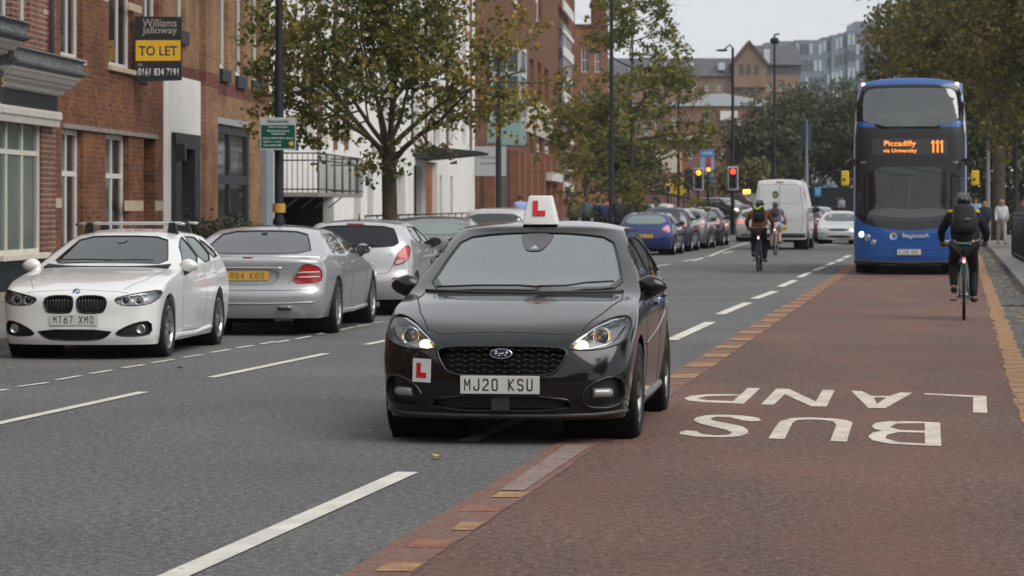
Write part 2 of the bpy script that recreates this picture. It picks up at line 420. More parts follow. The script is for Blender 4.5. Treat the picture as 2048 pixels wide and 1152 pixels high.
def dash(p0, p1, wd=.1):
    a, b = G(*p0), G(*p1); d = (b-a).normalized(); n = Vector((d.y, -d.x, 0))*wd/2
    return [(a-n).xy, (a+n).xy, (b+n).xy, (b-n).xy]
cl = [dash((-30, 854), (287, 785)), dash((422, 756), (653, 708)), dash((733, 690), (800, 676)),
      dash((1310, 533), (1340, 528.5)), dash((1366, 523), (1388, 519.5)), dash((1407, 516), (1428, 511)), dash((1446, 507), (1466, 503))]
ll = [dash((335, 1160), (815, 946), .13), dash((935, 884), (1075, 826), .13), dash((1342, 681), (1421, 645), .15),
      dash((1440, 629), (1496, 606), .15), dash((1509, 598), (1550, 583), .15), dash((1560, 574), (1590, 561), .15),
      dash((1598, 555), (1622, 544.5), .15), dash((1628, 542), (1648, 533.5), .15), dash((1654, 531), (1668, 525), .15),
      dash((1674, 523), (1685, 518.5), .15), dash((1688, 516), (1699, 511.5), .15)]
pk = []
for a, b in (((-20, 785.5), (14, 780)), ((36, 774.5), (94, 766.5)), ((114, 761), (161, 752.5)), ((180, 748.5), (226, 741)), ((246, 737), (288, 730.5)),
             ((304, 727), (348, 719.5)), ((366, 716), (406, 710)), ((422, 706), (460, 700)), ((474, 697), (506, 692)), ((522, 689), (550, 684)),
             ((553, 686), (578, 681)), ((592, 679), (622, 673)), ((634, 670), (664, 663)), ((673, 662), (707, 655.5)), ((712, 654), (740, 650)), ((746, 647), (770, 644))):
    pk.append(dash(a, b, .06))
kx = [(1466, 499), (1483, 494), (1495, 490), (1500, 486)]
def ribbon(pts, wd):
    q = [G(*p) for p in pts]; l, r = [], []
    for i, p in enumerate(q):
        d = (q[min(i+1, len(q)-1)]-q[max(i-1, 0)]).normalized(); n = Vector((d.y, -d.x, 0))*wd/2
        l.append((p-n).xy); r.append((p+n).xy)
    return l+r[::-1]
curve = [ribbon([(1386, 522), (1420, 512), (1450, 500), (1475, 491.5), (1497, 485)], .1), ribbon([(1432, 476), (1447, 479), (1449, 483), (1436, 489), (1418, 494)], .1),
         ribbon([(1640, 489), (1676, 489.5)], .9), ribbon([(1436, 470), (1450, 470.5)], .6)]
sheet('lane_markings', cl+ll, .007, paint, kind='structure')
sheet('bay_markings', pk, .007, paint, kind='structure')
sheet('junction_markings', curve, .007, paint, kind='structure')
Z = 2.617
def T(pts): return [G(1300+a/Z, 560+b/Z).xy for a, b in pts]
letters = [
 T([(1435, 597), (1760, 612), (1766, 700), (1690, 698), (1692, 618), (1437, 604)]),
 (T([(1052, 584), (1108, 586), (1160, 611), (1252, 612), (1312, 593), (1373, 595), (1232, 676), (1142, 674)]), [T([(1172, 619), (1238, 620), (1187, 655)])]),
 T([(580, 656), (662, 573), (728, 575), (868, 641), (903, 579), (967, 581), (925, 667), (845, 666), (706, 603), (648, 658)]),
 (T([(427, 650), (474, 605), (400, 602), (300, 603), (215, 610), (178, 623), (200, 636), (280, 645)]), [T([(434, 639), (300, 634), (245, 625), (300, 613), (466, 609)])]),
 T([(428, 650), (490, 653), (577, 571), (512, 569)]),
 T([(582, 742), (570, 728), (500, 716), (400, 710), (300, 712), (240, 725), (228, 740), (262, 757), (400, 790), (430, 805), (412, 816), (350, 820), (270, 812), (243, 797), (195, 793), (153, 801), (160, 813), (240, 825), (380, 829), (470, 823), (512, 808), (513, 790), (480, 770), (330, 741), (316, 729), (350, 721), (420, 724), (485, 741), (530, 746)]),
 T([(620, 835), (650, 785), (680, 745), (740, 728), (830, 725), (960, 730), (1030, 738), (1061, 752), (1045, 800), (1030, 852), (943, 848), (975, 765), (960, 746), (900, 737), (830, 735), (770, 738), (745, 754), (705, 838)]),
 (T([(1525, 875), (1518, 752), (1400, 746), (1250, 745), (1185, 752), (1160, 768), (1175, 785), (1215, 794), (1165, 805), (1142, 825), (1165, 845), (1250, 863), (1400, 871)]),
  [T([(1438, 755), (1438, 795), (1310, 791), (1255, 775), (1290, 757)]), T([(1438, 805), (1440, 862), (1300, 855), (1232, 835), (1240, 817), (1300, 802)])]),
]
sheet('bus_lane_lettering', letters, .008, paint_b, kind='structure')

# ironwork and repairs in the carriageway
bm = bmesh.new(); q = G(1960, 612); box(bm, kerbR(q.y)-.47, kerbR(q.y)-.07, q.y-.25, q.y+.25, .0, .008)
for i in range(6): box(bm, kerbR(q.y)-.44, kerbR(q.y)-.10, q.y-.2+i*.075, q.y-.17+i*.075, .0082, .011)
tag(obj('drain_grate', bm, mat('cast_iron', (.045, .042, .04), .6, var=.3, vscale=20)), 'rusty dark drain grate in the right hand gutter beside the yellow line', 'drain')
# pavements with a real kerb step
def pavement(edge, outer, y0, y1, side):
    bm = bmesh.new(); n = 40
    yy = [y0+(y1-y0)*i/n for i in range(n+1)]
    def strip(fa, fb, za, zb, mi):
        a = [bm.verts.new((fa(t), t, za)) for t in yy]; b = [bm.verts.new((fb(t), t, zb)) for t in yy]
        for i in range(n):
            f = bm.faces.new([a[i], b[i], b[i+1], a[i+1]]); f.material_index = mi
    kw = .15*side
    strip(edge, lambda t: edge(t)+.02*side, 0, .115, 0)
    strip(lambda t: edge(t)+.02*side, lambda t: edge(t)+kw, .115, .12, 0)
    strip(lambda t: edge(t)+kw, outer, .12, .12, 1)
    o = obj('pavement', bm, [conc, slab], None); tag(o, kind='structure')
pavement(kerbL, lambda t: facX(t)-2, 5, 118, -1)
pavement(kerbR, lambda t: kerbR(t)+3.6+.0*t, 12, 400, 1)
bm = bmesh.new()
for i in range(60):
    y = 13+i*.92*1.5
    for f_, s in ((kerbR, 1),):
        box(bm, f_(y)+.01*s, f_(y)+.15*s, y, y+.012, .02, .1215)
tag(obj('kerb_joints', bm, mat('joint_dark', (.05, .05, .045), .9)), kind='structure')
# the road climbs gently beyond the junction
bm = bmesh.new(); prev = None
for y, z in ((158, .003), (172, .1), (185, .4), (200, .6), (300, .9), (440, 1.2)):
    r_ = [bm.verts.new((x, y, z)) for x in (-60, 120)]
    if prev: bm.faces.new([prev[0], prev[1], r_[1], r_[0]])
    prev = r_
tag(obj('junction_road', bm, asph), kind='structure')
bm = bmesh.new(); pi_ = [(10.6, 176), (14.6, 176), (17, 179), (17.5, 190), (11, 192), (9.8, 183)]
prism(bm, pi_, .05, .5, 'z'); tag(obj('island', bm, mat('island_paving', (.3, .2, .17), .9, var=.15, vscale=1), recalc=True), kind='structure')
# ------------------------------------------------------------ buildings on the left
FA = atan2(.0694, 1); FRZ = pi/2-FA
def FY(px, o=0.): return (10.63-o)*FPX/(1420-px)
def FZ(px, py, o=0.): return CH+(HY-py)*FY(px, o)/FPX
class Front:
    """local frame of a building front: x runs away along the wall, y into the building, z up"""
    def __init__(s, name, label, px0, cat='building', group=None):
        s.y0 = FY(px0); s.t = thing(name, label, cat, (facX(s.y0), s.y0, 0), FRZ, group)
    def x(s, px, o=0.): return (FY(px, o)-s.y0)/cos(FA) + o*math.tan(FA)
    def z(s, px, py, o=0.): return FZ(px, py, o)
def wall(bm, x0, x1, z0, z1, holes=(), depth=.12, mi=0, mir=None):
    """wall face in the plane y=0 with rectangular openings (x0,x1,z0,z1) and reveals going in"""
    xs = sorted({x0, x1, *[h[0] for h in holes], *[h[1] for h in holes]}); zs = sorted({z0, z1, *[h[2] for h in holes], *[h[3] for h in holes]})
    xs = [v for v in xs if x0 <= v <= x1]; zs = [v for v in zs if z0 <= v <= z1]
    for a, b in zip(xs, xs[1:]):
        for c, d in zip(zs, zs[1:]):
            mx_, mz_ = (a+b)/2, (c+d)/2
            if any(h[0] < mx_ < h[1] and h[2] < mz_ < h[3] for h in holes): continue
            f = bm.faces.new([bm.verts.new(p) for p in ((a, 0, c), (b, 0, c), (b, 0, d), (a, 0, d))]); f.material_index = mi
    for h in holes:
        a, b, c, d = h[:4]; dp = h[4] if len(h) > 4 else depth; mm = mi if mir is None else mir
        for q in (((a, 0, c), (a, dp, c), (a, dp, d), (a, 0, d)), ((b, 0, c), (b, 0, d), (b, dp, d), (b, dp, c)),
                  ((a, 0, d), (a, dp, d), (b, dp, d), (b, 0, d)), ((a, 0, c), (b, 0, c), (b, dp, c), (a, dp, c))):
            f = bm.faces.new([bm.verts.new(p) for p in q]); f.material_index = mm
def shell(bm, x0, x1, z1, dp, mi=0, y0=.0):
    """side walls, back and top of a block behind its front"""
    for q in (((x0, y0, 0), (x0, y0, z1), (x0, dp, z1), (x0, dp, 0)), ((x1, y0, 0), (x1, dp, 0), (x1, dp, z1), (x1, y0, z1)),
              ((x0, y0, z1), (x1, y0, z1), (x1, dp, z1), (x0, dp, z1)), ((x0, dp, 0), (x0, dp, z1), (x1, dp, z1), (x1, dp, 0))):
        bm.faces.new([bm.verts.new(p) for p in q]).material_index = mi
def window(par, x0, x1, z0, z1, y, fm, gm, fw=.07, vm=(), hm=(), name='window', dp=.07, back=True):
    """a framed window filling an opening; vm / hm are fractions of its mullions and transoms"""
    bm = bmesh.new()
    box(bm, x0, x0+fw, y-.0, y+dp, z0, z1); box(bm, x1-fw, x1, y, y+dp, z0, z1)
    box(bm, x0+fw, x1-fw, y+.002, y+dp, z1-fw, z1); box(bm, x0+fw, x1-fw, y+.002, y+dp, z0, z0+fw*1.3)
    for v in vm: c = x0+(x1-x0)*v; box(bm, c-fw*.4, c+fw*.4, y+.008, y+dp-.01, z0+fw*1.3, z1-fw)
    for h in hm:
        c = z0+(z1-z0)*h; box(bm, x0+fw, x1-fw, y+.012, y+dp-.014, c-fw*.5, c+fw*.5)
    o = obj(name, bm, fm, par)
    bm = bmesh.new(); box(bm, x0+fw*.5, x1-fw*.5, y+dp*.5, y+dp*.5+.006, z0+fw*.5, z1-fw*.5)
    obj('pane', bm, gm, o)
    return o
white = mat('white_joinery', (.62, .6, .57), .5, var=.08, vscale=4)
cream = mat('cream_joinery', (.6, .56, .48), .55, var=.1, vscale=3)
pane_d = mat('window_pane_dark', (.02, .024, .026), .06, spec=.8, var=.4, vscale=1.5)
pane_g = mat('window_pane_frosted', (.1, .13, .12), .12, spec=.8, var=.25, vscale=1.2)
redb = brick_mat('red_brick', (.21, .082, .036), (.105, .043, .028), (.17, .1, .07))
redb2 = brick_mat('dark_red_brick', (.22, .08, .052), (.13, .055, .042), (.28, .24, .2))
tanb = brick_mat('tan_brick', (.3, .17, .085), (.2, .11, .057), (.26, .17, .11))
tanb2 = brick_mat('brown_brick', (.29, .15, .085), (.22, .11, .065), (.2, .14, .1))
band = brick_mat('oxblood_brick', (.2, .07, .06), (.16, .055, .05), (.12, .07, .06))
stone = mat('buff_stone', (.45, .36, .26), .85, var=.15, vscale=4, bump=.3)
greyst = mat('grey_stone', (.24, .215, .19), .85, var=.2, vscale=4, bump=.3)
lead = mat('lead_flashing', (.13, .135, .14), .6, var=.65, vscale=13, bump=.5)
moul = mat('weathered_white_moulding', (.55, .52, .48), .6, var=.14, vscale=6, bump=.2)
blackp = mat('black_fascia', (.012, .013, .014), .5, var=.3, vscale=3)
char = mat('charcoal_render', (.035, .038, .042), .6, var=.15, vscale=3)
rend = mat('white_render', (.74, .72, .69), .8, var=.1, vscale=1.2, bump=.1)
creamr = mat('cream_render', (.52, .45, .36), .8, var=.1, vscale=1.2)
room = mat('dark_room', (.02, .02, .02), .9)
iron = mat('black_iron', (.012, .013, .016), .4, var=.2, vscale=5)

# A: two old shopfronts at the very left
A = Front('shop_building', 'red brick building with old white shopfront, black fascia and lead topped cornice at left edge', -75)
xE = A.x(112); t = A.t
bm = bmesh.new(); wl = [(A.x(-60), A.x(24), FZ(0, 60), 8), (A.x(38), A.x(60), FZ(50, 62), 8)]
gw = (A.x(-5), A.x(84), .76, 2.98)
wall(bm, 0, xE, 0, 9, wl+[gw], .1); shell(bm, 0, xE, 9, 8); obj('wall', bm, redb2, t)
window(t, *wl[0], .1, white, pane_d, .06, (.3, .62), (.22, .6)); window(t, *wl[1], .1, white, pane_d, .07, (), (.25, .62))
window(t, *gw, .04, cream, pane_g, .075, (.27, .62), (.72,))
bm = bmesh.new(); box(bm, gw[0], A.x(90), -.1, .03, .7, .79, bev=.01); obj('sill', bm, cream, t)
bm = bmesh.new(); box(bm, A.x(-10), A.x(84), -.03, .02, .23, .68)
for i in range(26):
    c = A.x(-10)+.06+i*.115
    if c < A.x(80): box(bm, c, c+.02, -.045, -.03, .26, .64)
obj('vent_grille', bm, char, t)
bm = bmesh.new(); box(bm, A.x(-10), A.x(100), -.06, .05, 0, .235, bev=.01); obj('plinth', bm, greyst, t)
bm = bmesh.new(); box(bm, A.x(88), A.x(111), -.004, .01, FZ(95, 30), FZ(95, 20)); obj('stone_band', bm, stone, t)
def cornice(x0, x1, z0, par, big=0.):
    s = 1+big
    bm = bmesh.new()
    prism(bm, [(-.50*s, z0+.30), (-.56*s, z0+.33), (-.57*s, z0+.37), (.0, z0+.60), (.0, z0+.30)], x0, x1, 'x'); 
    prism(bm, [(-.52*s, z0+.30), (-.5*s, z0+.52), (-.56*s, z0+.55), (-.55*s, z0+.57), (.0, z0+.64), (0, z0+.30)], x0+.001, x1-.001, 'x')
    obj('lead_flashing', bm, lead, par, recalc=True)
    bm = bmesh.new()
    prism(bm, [(-.47*s, z0+.298), (-.47*s, z0+.25), (-.44*s, z0+.235), (-.38*s, z0+.17), (-.32*s, z0+.165), (-.31*s, z0+.12), (-.2*s, z0+.08), (-.19*s, z0+.03), (-.14*s, z0), (0, z0), (0, z0+.298)], x0+.02, x1-.03-.0, 'x')
    obj('cornice', bm, moul, par, recalc=True)
x1 = A.x(115, .1)
cornice(A.x(-40), x1+.1, 3.3, t)
bm = bmesh.new(); box(bm, A.x(-60), x1, -.1, .02, 3.04, 3.3); obj('fascia', bm, blackp, t)
bm = bmesh.new(); prism(bm, [(-.16, 3.04), (-.18, 3.0), (-.18, 2.92), (-.15, 2.89), (-.13, 2.8), (0, 2.8), (0, 3.04)], A.x(-60), x1+.02, 'x'); obj('architrave', bm, moul, t, recalc=True)
bm = bmesh.new(); xe = A.x(62, .78); cornice(A.x(-200, .7), xe, 3.62, t, .42)
bm.free(); bm = bmesh.new(); box(bm, A.x(-200, .45), A.x(7, .42), -.42, -.25, 3.02, 3.5); fs2 = obj('projecting_fascia', bm, blackp, t)
text('sign_lettering', '015', mat('gold_lettering', (.55, .33, .03), .5), t, Matrix.Translation((A.x(4, .45)-.1, -.424, 3.32)) @ Matrix.Rotation(pi/2, 4, 'X'), height=.13, width=.75)
bm = bmesh.new(); box(bm, A.x(-200, .45), A.x(5, .45), -.43, -.2, 2.86, 3.015, bev=.01); obj('architrave', bm, moul, t)
bm = bmesh.new(); tube(bm, [(A.x(96), -.07, 3.9), (A.x(96), -.07, 9)], .045); obj('drainpipe', bm, mat('grey_pipe', (.14, .12, .13), .5), t)

# B: red brick building
B = Front('red_brick_building', 'orange red brick building with tall narrow white windows and stone lintel band', 112)
t = B.t; xE = B.x(327)
zb = 2.83
lo = [(B.x(124), B.x(167), .5, zb-.02), (B.x(212), B.x(258), .5, zb-.02), (B.x(288), B.x(311), 0, zb-.02, .5)]
up = [(B.x(122), B.x(166), FZ(126, 112), 7.2), (B.x(218), B.x(268), FZ(226, 132), 7.4), (B.x(286), B.x(318), FZ(290, 140), 7.4)]
bm = bmesh.new(); wall(bm, 0, xE, 0, 10.5, lo+up, .13); shell(bm, 0, xE, 10.5, 9); obj('wall', bm, redb, t)
for h in lo[:2]: window(t, *h[:4], .11, white, pane_d, .085, (.52,), (.68,))
for h in up: window(t, *h[:4], .11, white, pane_d, .07, (.6,), (.5,))
bm = bmesh.new(); box(bm, lo[2][0], lo[2][1], .4, .45, 0, zb); obj('door', bm, mat('dark_brown_door', (.05, .025, .018), .5), t)
bm = bmesh.new(); box(bm, B.x(124), B.x(312), -.05, .03, zb-.02, zb+.06, bev=.008); obj('lintel_band', bm, greyst, t)
for h in up[:2]:
    bm = bmesh.new(); box(bm, h[0]-.08, h[1]+.02, -.07, .12, h[2]-.09, h[2]+.0, bev=.008); obj('sill', bm, stone, t)
bm = bmesh.new()
zq = FZ(260, 405); zq2 = FZ(260, 415)
for a, b in ((250, 287), (311, 326)): box(bm, B.x(a), B.x(b), -.003, .01, .86+.0, 1.18) if False else box(bm, B.x(a), B.x(b), -.003, .01, 1.44, 1.63)
box(bm, B.x(112), B.x(124), -.003, .01, 1.5, 1.66)
box(bm, B.x(258), B.x(284), -.003, .01, FZ(270, 23), FZ(270, 8)); box(bm, B.x(200), B.x(217), -.003, .01, FZ(210, 2), FZ(210, -8))
split_loose(obj('stone_band', bm, stone, t))
# letting board on a bracket
bd = Front('to_let_board', 'black and yellow TO LET board projecting from the red brick wall', 322, 'sign')
t = bd.t; D_ = FY(267); sc = FPX/D_
def bx(px): return (px-1024)/FPX*D_ - facX(D_)
def bz(py): return CH+(HY-py)/sc
tt = thing('to_let_board', 'black and yellow TO LET board projecting from the red brick wall', 'sign', (0, D_-.02, 0)); bpy.data.objects.remove(bd.t)
X0, X1, Zt, Zb = (270-1024)/FPX*D_, (364-1024)/FPX*D_, bz(33), bz(164)
tt.location = (X0, D_-.05, Zb)
Wd, Hh = X1-X0, Zt-Zb
bm = bmesh.new(); pts = [(0, 0), (Wd, 0.03), (Wd, Hh-.01), (0, Hh+.0)]; prism(bm, pts, 0, .05); obj('board', bm, mat('board_black', (.018, .019, .02), .45), tt, recalc=True)
bm = bmesh.new(); prism(bm, [(.02, Hh*.32), (Wd-.02, Hh*.325), (Wd-.02, Hh*.635), (.02, Hh*.635)], -.004, .0); obj('yellow_panel', bm, mat('board_yellow', (.72, .42, .02), .5), tt, recalc=True)
F_ = lambda x, z: facing((x, -.0045, z))
lett = mat('board_dark_lettering', (.02, .02, .03), .5); lgold = mat('board_pale_lettering', (.42, .38, .3), .5); lwhite = mat('board_white_lettering', (.65, .64, .62), .5)
text('lettering', 'TO LET', lett, tt, F_(Wd*.5, Hh*.475), Hh*.15, Wd*.82, bold=.02)
text('lettering', 'Williams', lgold, tt, F_(Wd*.53, Hh*.90), Hh*.12, Wd*.72); text('lettering', 'Jalloway', lgold, tt, F_(Wd*.53, Hh*.775), Hh*.14, Wd*.74)
text('lettering', '0161 834 7191', lwhite, tt, F_(Wd*.5, Hh*.15), Hh*.115, Wd*.86, bold=.015); text('lettering', 'RES', lgold, tt, F_(Wd*.12, Hh*.26), Hh*.04, Wd*.1)
bm = bmesh.new(); box(bm, Wd*.0+.08, Wd*.28, .0, .04, -.07, -.005); box(bm, Wd*.1, Wd*.72, .052, .08, Hh*.05, Hh*.1); box(bm, Wd*.1, Wd*.72, .052, .08, Hh*.8, Hh*.85); split_loose(obj('bracket', bm, iron, tt))

# C: tan brick building with a white rendered entrance bay
C = Front('tan_brick_building', 'tan brick building with white rendered entrance bay and charcoal framed openings', 327)
t = C.t; xE = C.x(540); zt = FZ(423, 158)
bm = bmesh.new()
dz = FZ(350, 268); wz = FZ(436, 245)
up = [(C.x(352), C.x(371), FZ(362, 60), 8.5), (C.x(440), C.x(456), FZ(448, 138), 8.5), (C.x(471), C.x(488), FZ(478, 152), 8.5), (C.x(503), C.x(520), FZ(508, 160), 8.5)]
lo = [(C.x(340), C.x(390), 0, dz, .25), (C.x(430), C.x(500), .3, wz, .1)]
wall(bm, 0, xE, 0, 11, up+lo, .13); shell(bm, 0, xE, 11, 9); obj('wall', bm, tanb, t)
for h in up:
    window(t, *h[:4], .1, white, pane_d, .09, (), (.5,)); bm = bmesh.new(); box(bm, h[0]-.05, h[1]+.05, -.08, .1, h[2]-.28, h[2]-.02); obj('sill', bm, char, t)
bm = bmesh.new(); box(bm, -.01, C.x(341), -.03, .02, 0, zt-.12); box(bm, C.x(391), C.x(399), -.03, .02, 0, zt-.12); box(bm, C.x(341), C.x(391), -.03, .02, dz+.02, zt-.12); obj('render_panel', bm, rend, t)
bm = bmesh.new(); box(bm, C.x(340), C.x(352), -.12, .2, 0, dz+.02); box(bm, C.x(379), C.x(390), -.12, .2, 0, dz+.02); box(bm, C.x(340), C.x(390), -.122, .2, dz-.28, dz+.022); obj('door_surround', bm, char, t)
window(t, C.x(352), C.x(379), 0, dz-.28, .2, white, pane_d, .1, (.5,), (.55,), name='door')
bm = bmesh.new(); box(bm, C.x(340), C.x(344), -.3, -.13, dz-.55, dz-.2, bev=.01); obj('wall_lamp', bm, iron, t)
bm = bmesh.new(); box(bm, C.x(399), C.x(423), -.14, .02, 0, 11); obj('pilaster', bm, tanb2, t)
bm = bmesh.new(); box(bm, C.x(365), C.x(399)-.01, -.006, .01, zt-.12, zt+.12); box(bm, C.x(423)+.01, xE, -.006, .01, zt-.28, zt+.0); box(bm, C.x(399)-.005, C.x(423)+.005, -.146, 0, zt-.2, zt+.1); obj('oxblood_band', bm, band, t)
window(t, C.x(430)+.03, C.x(500)-.03, .3, wz-.02, .02, char, pane_d, .2, (.45,), (.6,), dp=.12)
bm = bmesh.new(); box(bm, C.x(428), C.x(502), -.03, .03, wz-.02, wz+.12); obj('lintel', bm, mat('grey_lintel', (.3, .31, .33), .6), t)
bm = bmesh.new(); box(bm, C.x(524), C.x(538), -.12, -.0, 0, FZ(530, 300)); obj('downpipe_casing', bm, mat('blue_grey_metal', (.2, .25, .29), .5), t)

# E: white rendered building with balcony, slit windows, timber door and canopy
E = Front('white_rendered_building', 'white rendered building with slit windows, timber door and dark metal canopy', 540)
t = E.t; xE = E.x(950)
bm = bmesh.new(); S = []
for a, b, p in ((708, 722, 328), (735, 747, 330), (795, 811, 345)): S.append((E.x(a), E.x(b), .2, FZ(a, p), .45))
S.append((E.x(828), E.x(844), 0, FZ(828, 330), .3)); S.append((E.x(852), E.x(875), 0, FZ(852, 322), .3))
for a, b, p in ((880, 884, 350), (901, 906, 352)): S.append((E.x(a), E.x(b), 0, FZ(a, p), .3))
garage = (E.x(560), E.x(668), 0, FZ(600, 392), 2.5); S.append(garage)
bal = (E.x(575), E.x(660), FZ(600, 378), FZ(600, 250), .5)
for i, (a, b) in enumerate(((610, 628), (640, 655), (690, 706), (760, 775), (822, 838), (868, 880), (900, 908), (925, 932))):
    z_ = FZ(a, 300); z2 = z_
    for k in range(3):
        S.append((E.x(a), E.x(b), z2+.2+k*3.1, z2+.2+k*3.1+2.5, .3))
wall(bm, 0, xE, 0, 14, S, .2); shell(bm, 0, xE, 14, 9); obj('wall', bm, rend, t)
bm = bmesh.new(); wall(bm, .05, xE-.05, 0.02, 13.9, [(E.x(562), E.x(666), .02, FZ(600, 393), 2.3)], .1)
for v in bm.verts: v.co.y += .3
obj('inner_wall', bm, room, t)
for h in S[:3]: window(t, *h[:4], .28, mat('grey_reveal', (.2, .19, .18), .8), pane_d, .04, (.75,), ())
bm = bmesh.new(); box(bm, S[4][0], S[4][1], .2, .26, 0, S[4][3]); obj('door', bm, mat('orange_timber', (.3, .085, .02), .5, var=.25, vscale=3), t)
bm = bmesh.new(); box(bm, S[3][0], S[3][1], .2, .26, 0, S[3][3]); obj('door_panel', bm, char, t)
for h in S[8:]:
    window(t, *h[:4], .2, char, pane_d, .05, (.5,), (.6,))
for px in (635, 668, 690, 850, 893, 940):
    bm = bmesh.new(); c = E.x(px); box(bm, c-.12, c+.12, -.1, -.0, FZ(px, 300), 14); obj('timber_fin', bm, mat('brown_fin', (.2, .11, .075), .7), t)
yc = FY(830)+0
bm = bmesh.new(); prism(bm, [(0, FZ(830, 318)), (-2.25, FZ(830, 306)), (-2.3, FZ(830, 302)), (0, FZ(830, 290))], E.x(830), E.x(830)+5, 'x'); obj('canopy', bm, char, t, recalc=True)
# balcony
bt = Front('balcony', 'metal balcony with thin black railings above the dark garage opening', 565, 'balcony')
x0, x1 = 0, bt.x(662); zf = FZ(600, 386); oo = .9
bm = bmesh.new(); box(bm, x0, x1, -oo, -.01, zf-.1, zf); obj('slab', bm, greyst, bt.t)
bm = bmesh.new(); zt2 = zf+.98
for z_ in (zf+.08, zf+.8, zt2): tube(bm, [(x0, -.0, z_), (x0, -oo, z_), (x1, -oo, z_), (x1, 0, z_)], .02, 6)
n = 30
for i in range(n): c = x0+(x1-x0)*i/(n-1); tube(bm, [(c, -oo, zf), (c, -oo, zt2)], .011 if i % 5 else .025, 5)
for i in range(7): tube(bm, [(x0, -oo+i*.13, zf), (x0, -oo+i*.13, zt2)], .011, 5)
obj('railing', bm, iron, bt.t)
bm = bmesh.new()
bm.free()
for px in (568, 600, 628, 655):
    bm = bmesh.new(); c = bt.x(px); tube(bm, [(c, -.02, zf-.4), (c, -oo+.5, zf-.1)], .02, 6); obj('bracket', bm, mat('galvanised', (.16, .16, .16), .5), bt.t)
# low railing along the pavement edge of the white building
lr = Front('low_railing', 'low dark metal handrail in front of the white slit window wall', 668, 'railing')
bm = bmesh.new(); L_ = lr.x(905); tube(bm, [(0, -.9, 1.25), (L_, -.9, 1.25)], .03, 6)
for i in range(14): tube(bm, [(L_*i/13, -.9, .12), (L_*i/13, -.9, 1.25)], .025, 6)
obj('rails', bm, iron, lr.t)

# G: tall brick building with teal oriel
Gb = Front('tall_brick_building', 'tall red brick building with teal glazed oriel, cream panel and brown ground floor columns', 950)
t = Gb.t; xE = Gb.x(1150); Hh2 = 26
S = []
for a, b, t_, b_ in ((1028, 1044, -40, 22), (1072, 1084, -60, 40), (1060, 1068, 115, 190), (1076, 1083, 122, 195), (1090, 1097, 135, 200), (960, 968, 100, 230), (1028, 1036, 120, 200)):
    S.append((Gb.x(a), Gb.x(b), FZ(a, b_), FZ(a, t_), .3))
gl = []
for a, b, t_, b_ in ((1060, 1067, 262, 305), (1074, 1086, 268, 308), (1090, 1105, 275, 310)): S.append((Gb.x(a), Gb.x(b), FZ(a, b_), FZ(a, t_), .3))
bm = bmesh.new(); wall(bm, 0, xE, 0, Hh2, S, .3); shell(bm, 0, xE, Hh2, 12); obj('wall', bm, redb, t)
for h in S: window(t, *h[:4], .25, white, pane_d, .25, (.5,), (.5,))
bm = bmesh.new(); box(bm, Gb.x(1046), Gb.x(1112), -.12, 0, FZ(1050, 262), FZ(1050, 190)); obj('cream_panel', bm, creamr, t)
bm = bmesh.new()
box(bm, Gb.x(960), Gb.x(1115), -.02, 0, 0, FZ(1000, 300)); obj('ground_floor_glazing', bm, mat('dark_brown_glazing', (.045, .028, .02), .4), t)
cm = mat('terracotta_column', (.24, .105, .065), .8, var=.2, vscale=2)
for i, px in enumerate((966, 975, 1018, 1030, 1044, 1058, 1072, 1085, 1098, 1110)):
    bm = bmesh.new(); c = Gb.x(px); box(bm, c, c+1.0, -.55, -.03, 0, FZ(1010, 298 if px < 1060 else 285)); obj('column', bm, cm, t)
bm = bmesh.new(); box(bm, Gb.x(1075), Gb.x(1100), -.9, -.56, FZ(1080, 362), FZ(1080, 345)); obj('white_ledge', bm, moul, t)
# teal oriel
oy = 1.62
fa = Gb.x(975); ln = 4.0
def oz(py): return CH+(HY-py)*FY(975)/FPX
teal = mat('teal_panel', (.27, .42, .41), .35, spec=.6); tg = mat('oriel_glass', (.06, .1, .11), .08, spec=.8, var=.3, vscale=1)
bm = bmesh.new(); box(bm, fa, fa+ln, -oy, -.0, oz(290), oz(238)); orl = obj('oriel', bm, teal, t)
bm = bmesh.new(); box(bm, fa+.03, fa+ln-.03, -oy+.03, -.0, oz(236), oz(96)); obj('oriel_glazing', bm, tg, orl)
bm = bmesh.new(); fr_ = mat('pale_teal_frame', (.45, .52, .52), .5)
for y_ in (-oy, -.28, -.95): box(bm, fa-.03, fa+.05, y_, y_+.16 if y_ != -.95 else y_+.07, oz(238), oz(96))
for p in (238, 148, 96): box(bm, fa-.035, fa+ln, -oy-.02, 0, oz(p)-.1, oz(p)+.1)
box(bm, fa+ln-.2, fa+ln, -oy-.02, -oy+.1, oz(238), oz(96)); obj('oriel_frame', bm, fr_, orl)
# tall white window strips
bm = bmesh.new(); box(bm, Gb.x(1118), Gb.x(1136), -.3, -.02, 2, FZ(1118, 45)); st_ = obj('window_strip', bm, mat('grey_window_strip', (.16, .18, .2), .2, var=.4, vscale=.6), t)
bm = bmesh.new()
for k in range(9):
    z_ = 2.5+k*1.6; box(bm, Gb.x(1117), Gb.x(1137), -.42, -.3, z_, z_+.3 if k % 2 else z_+.7)
split_loose(obj('white_spandrel', bm, white, st_))
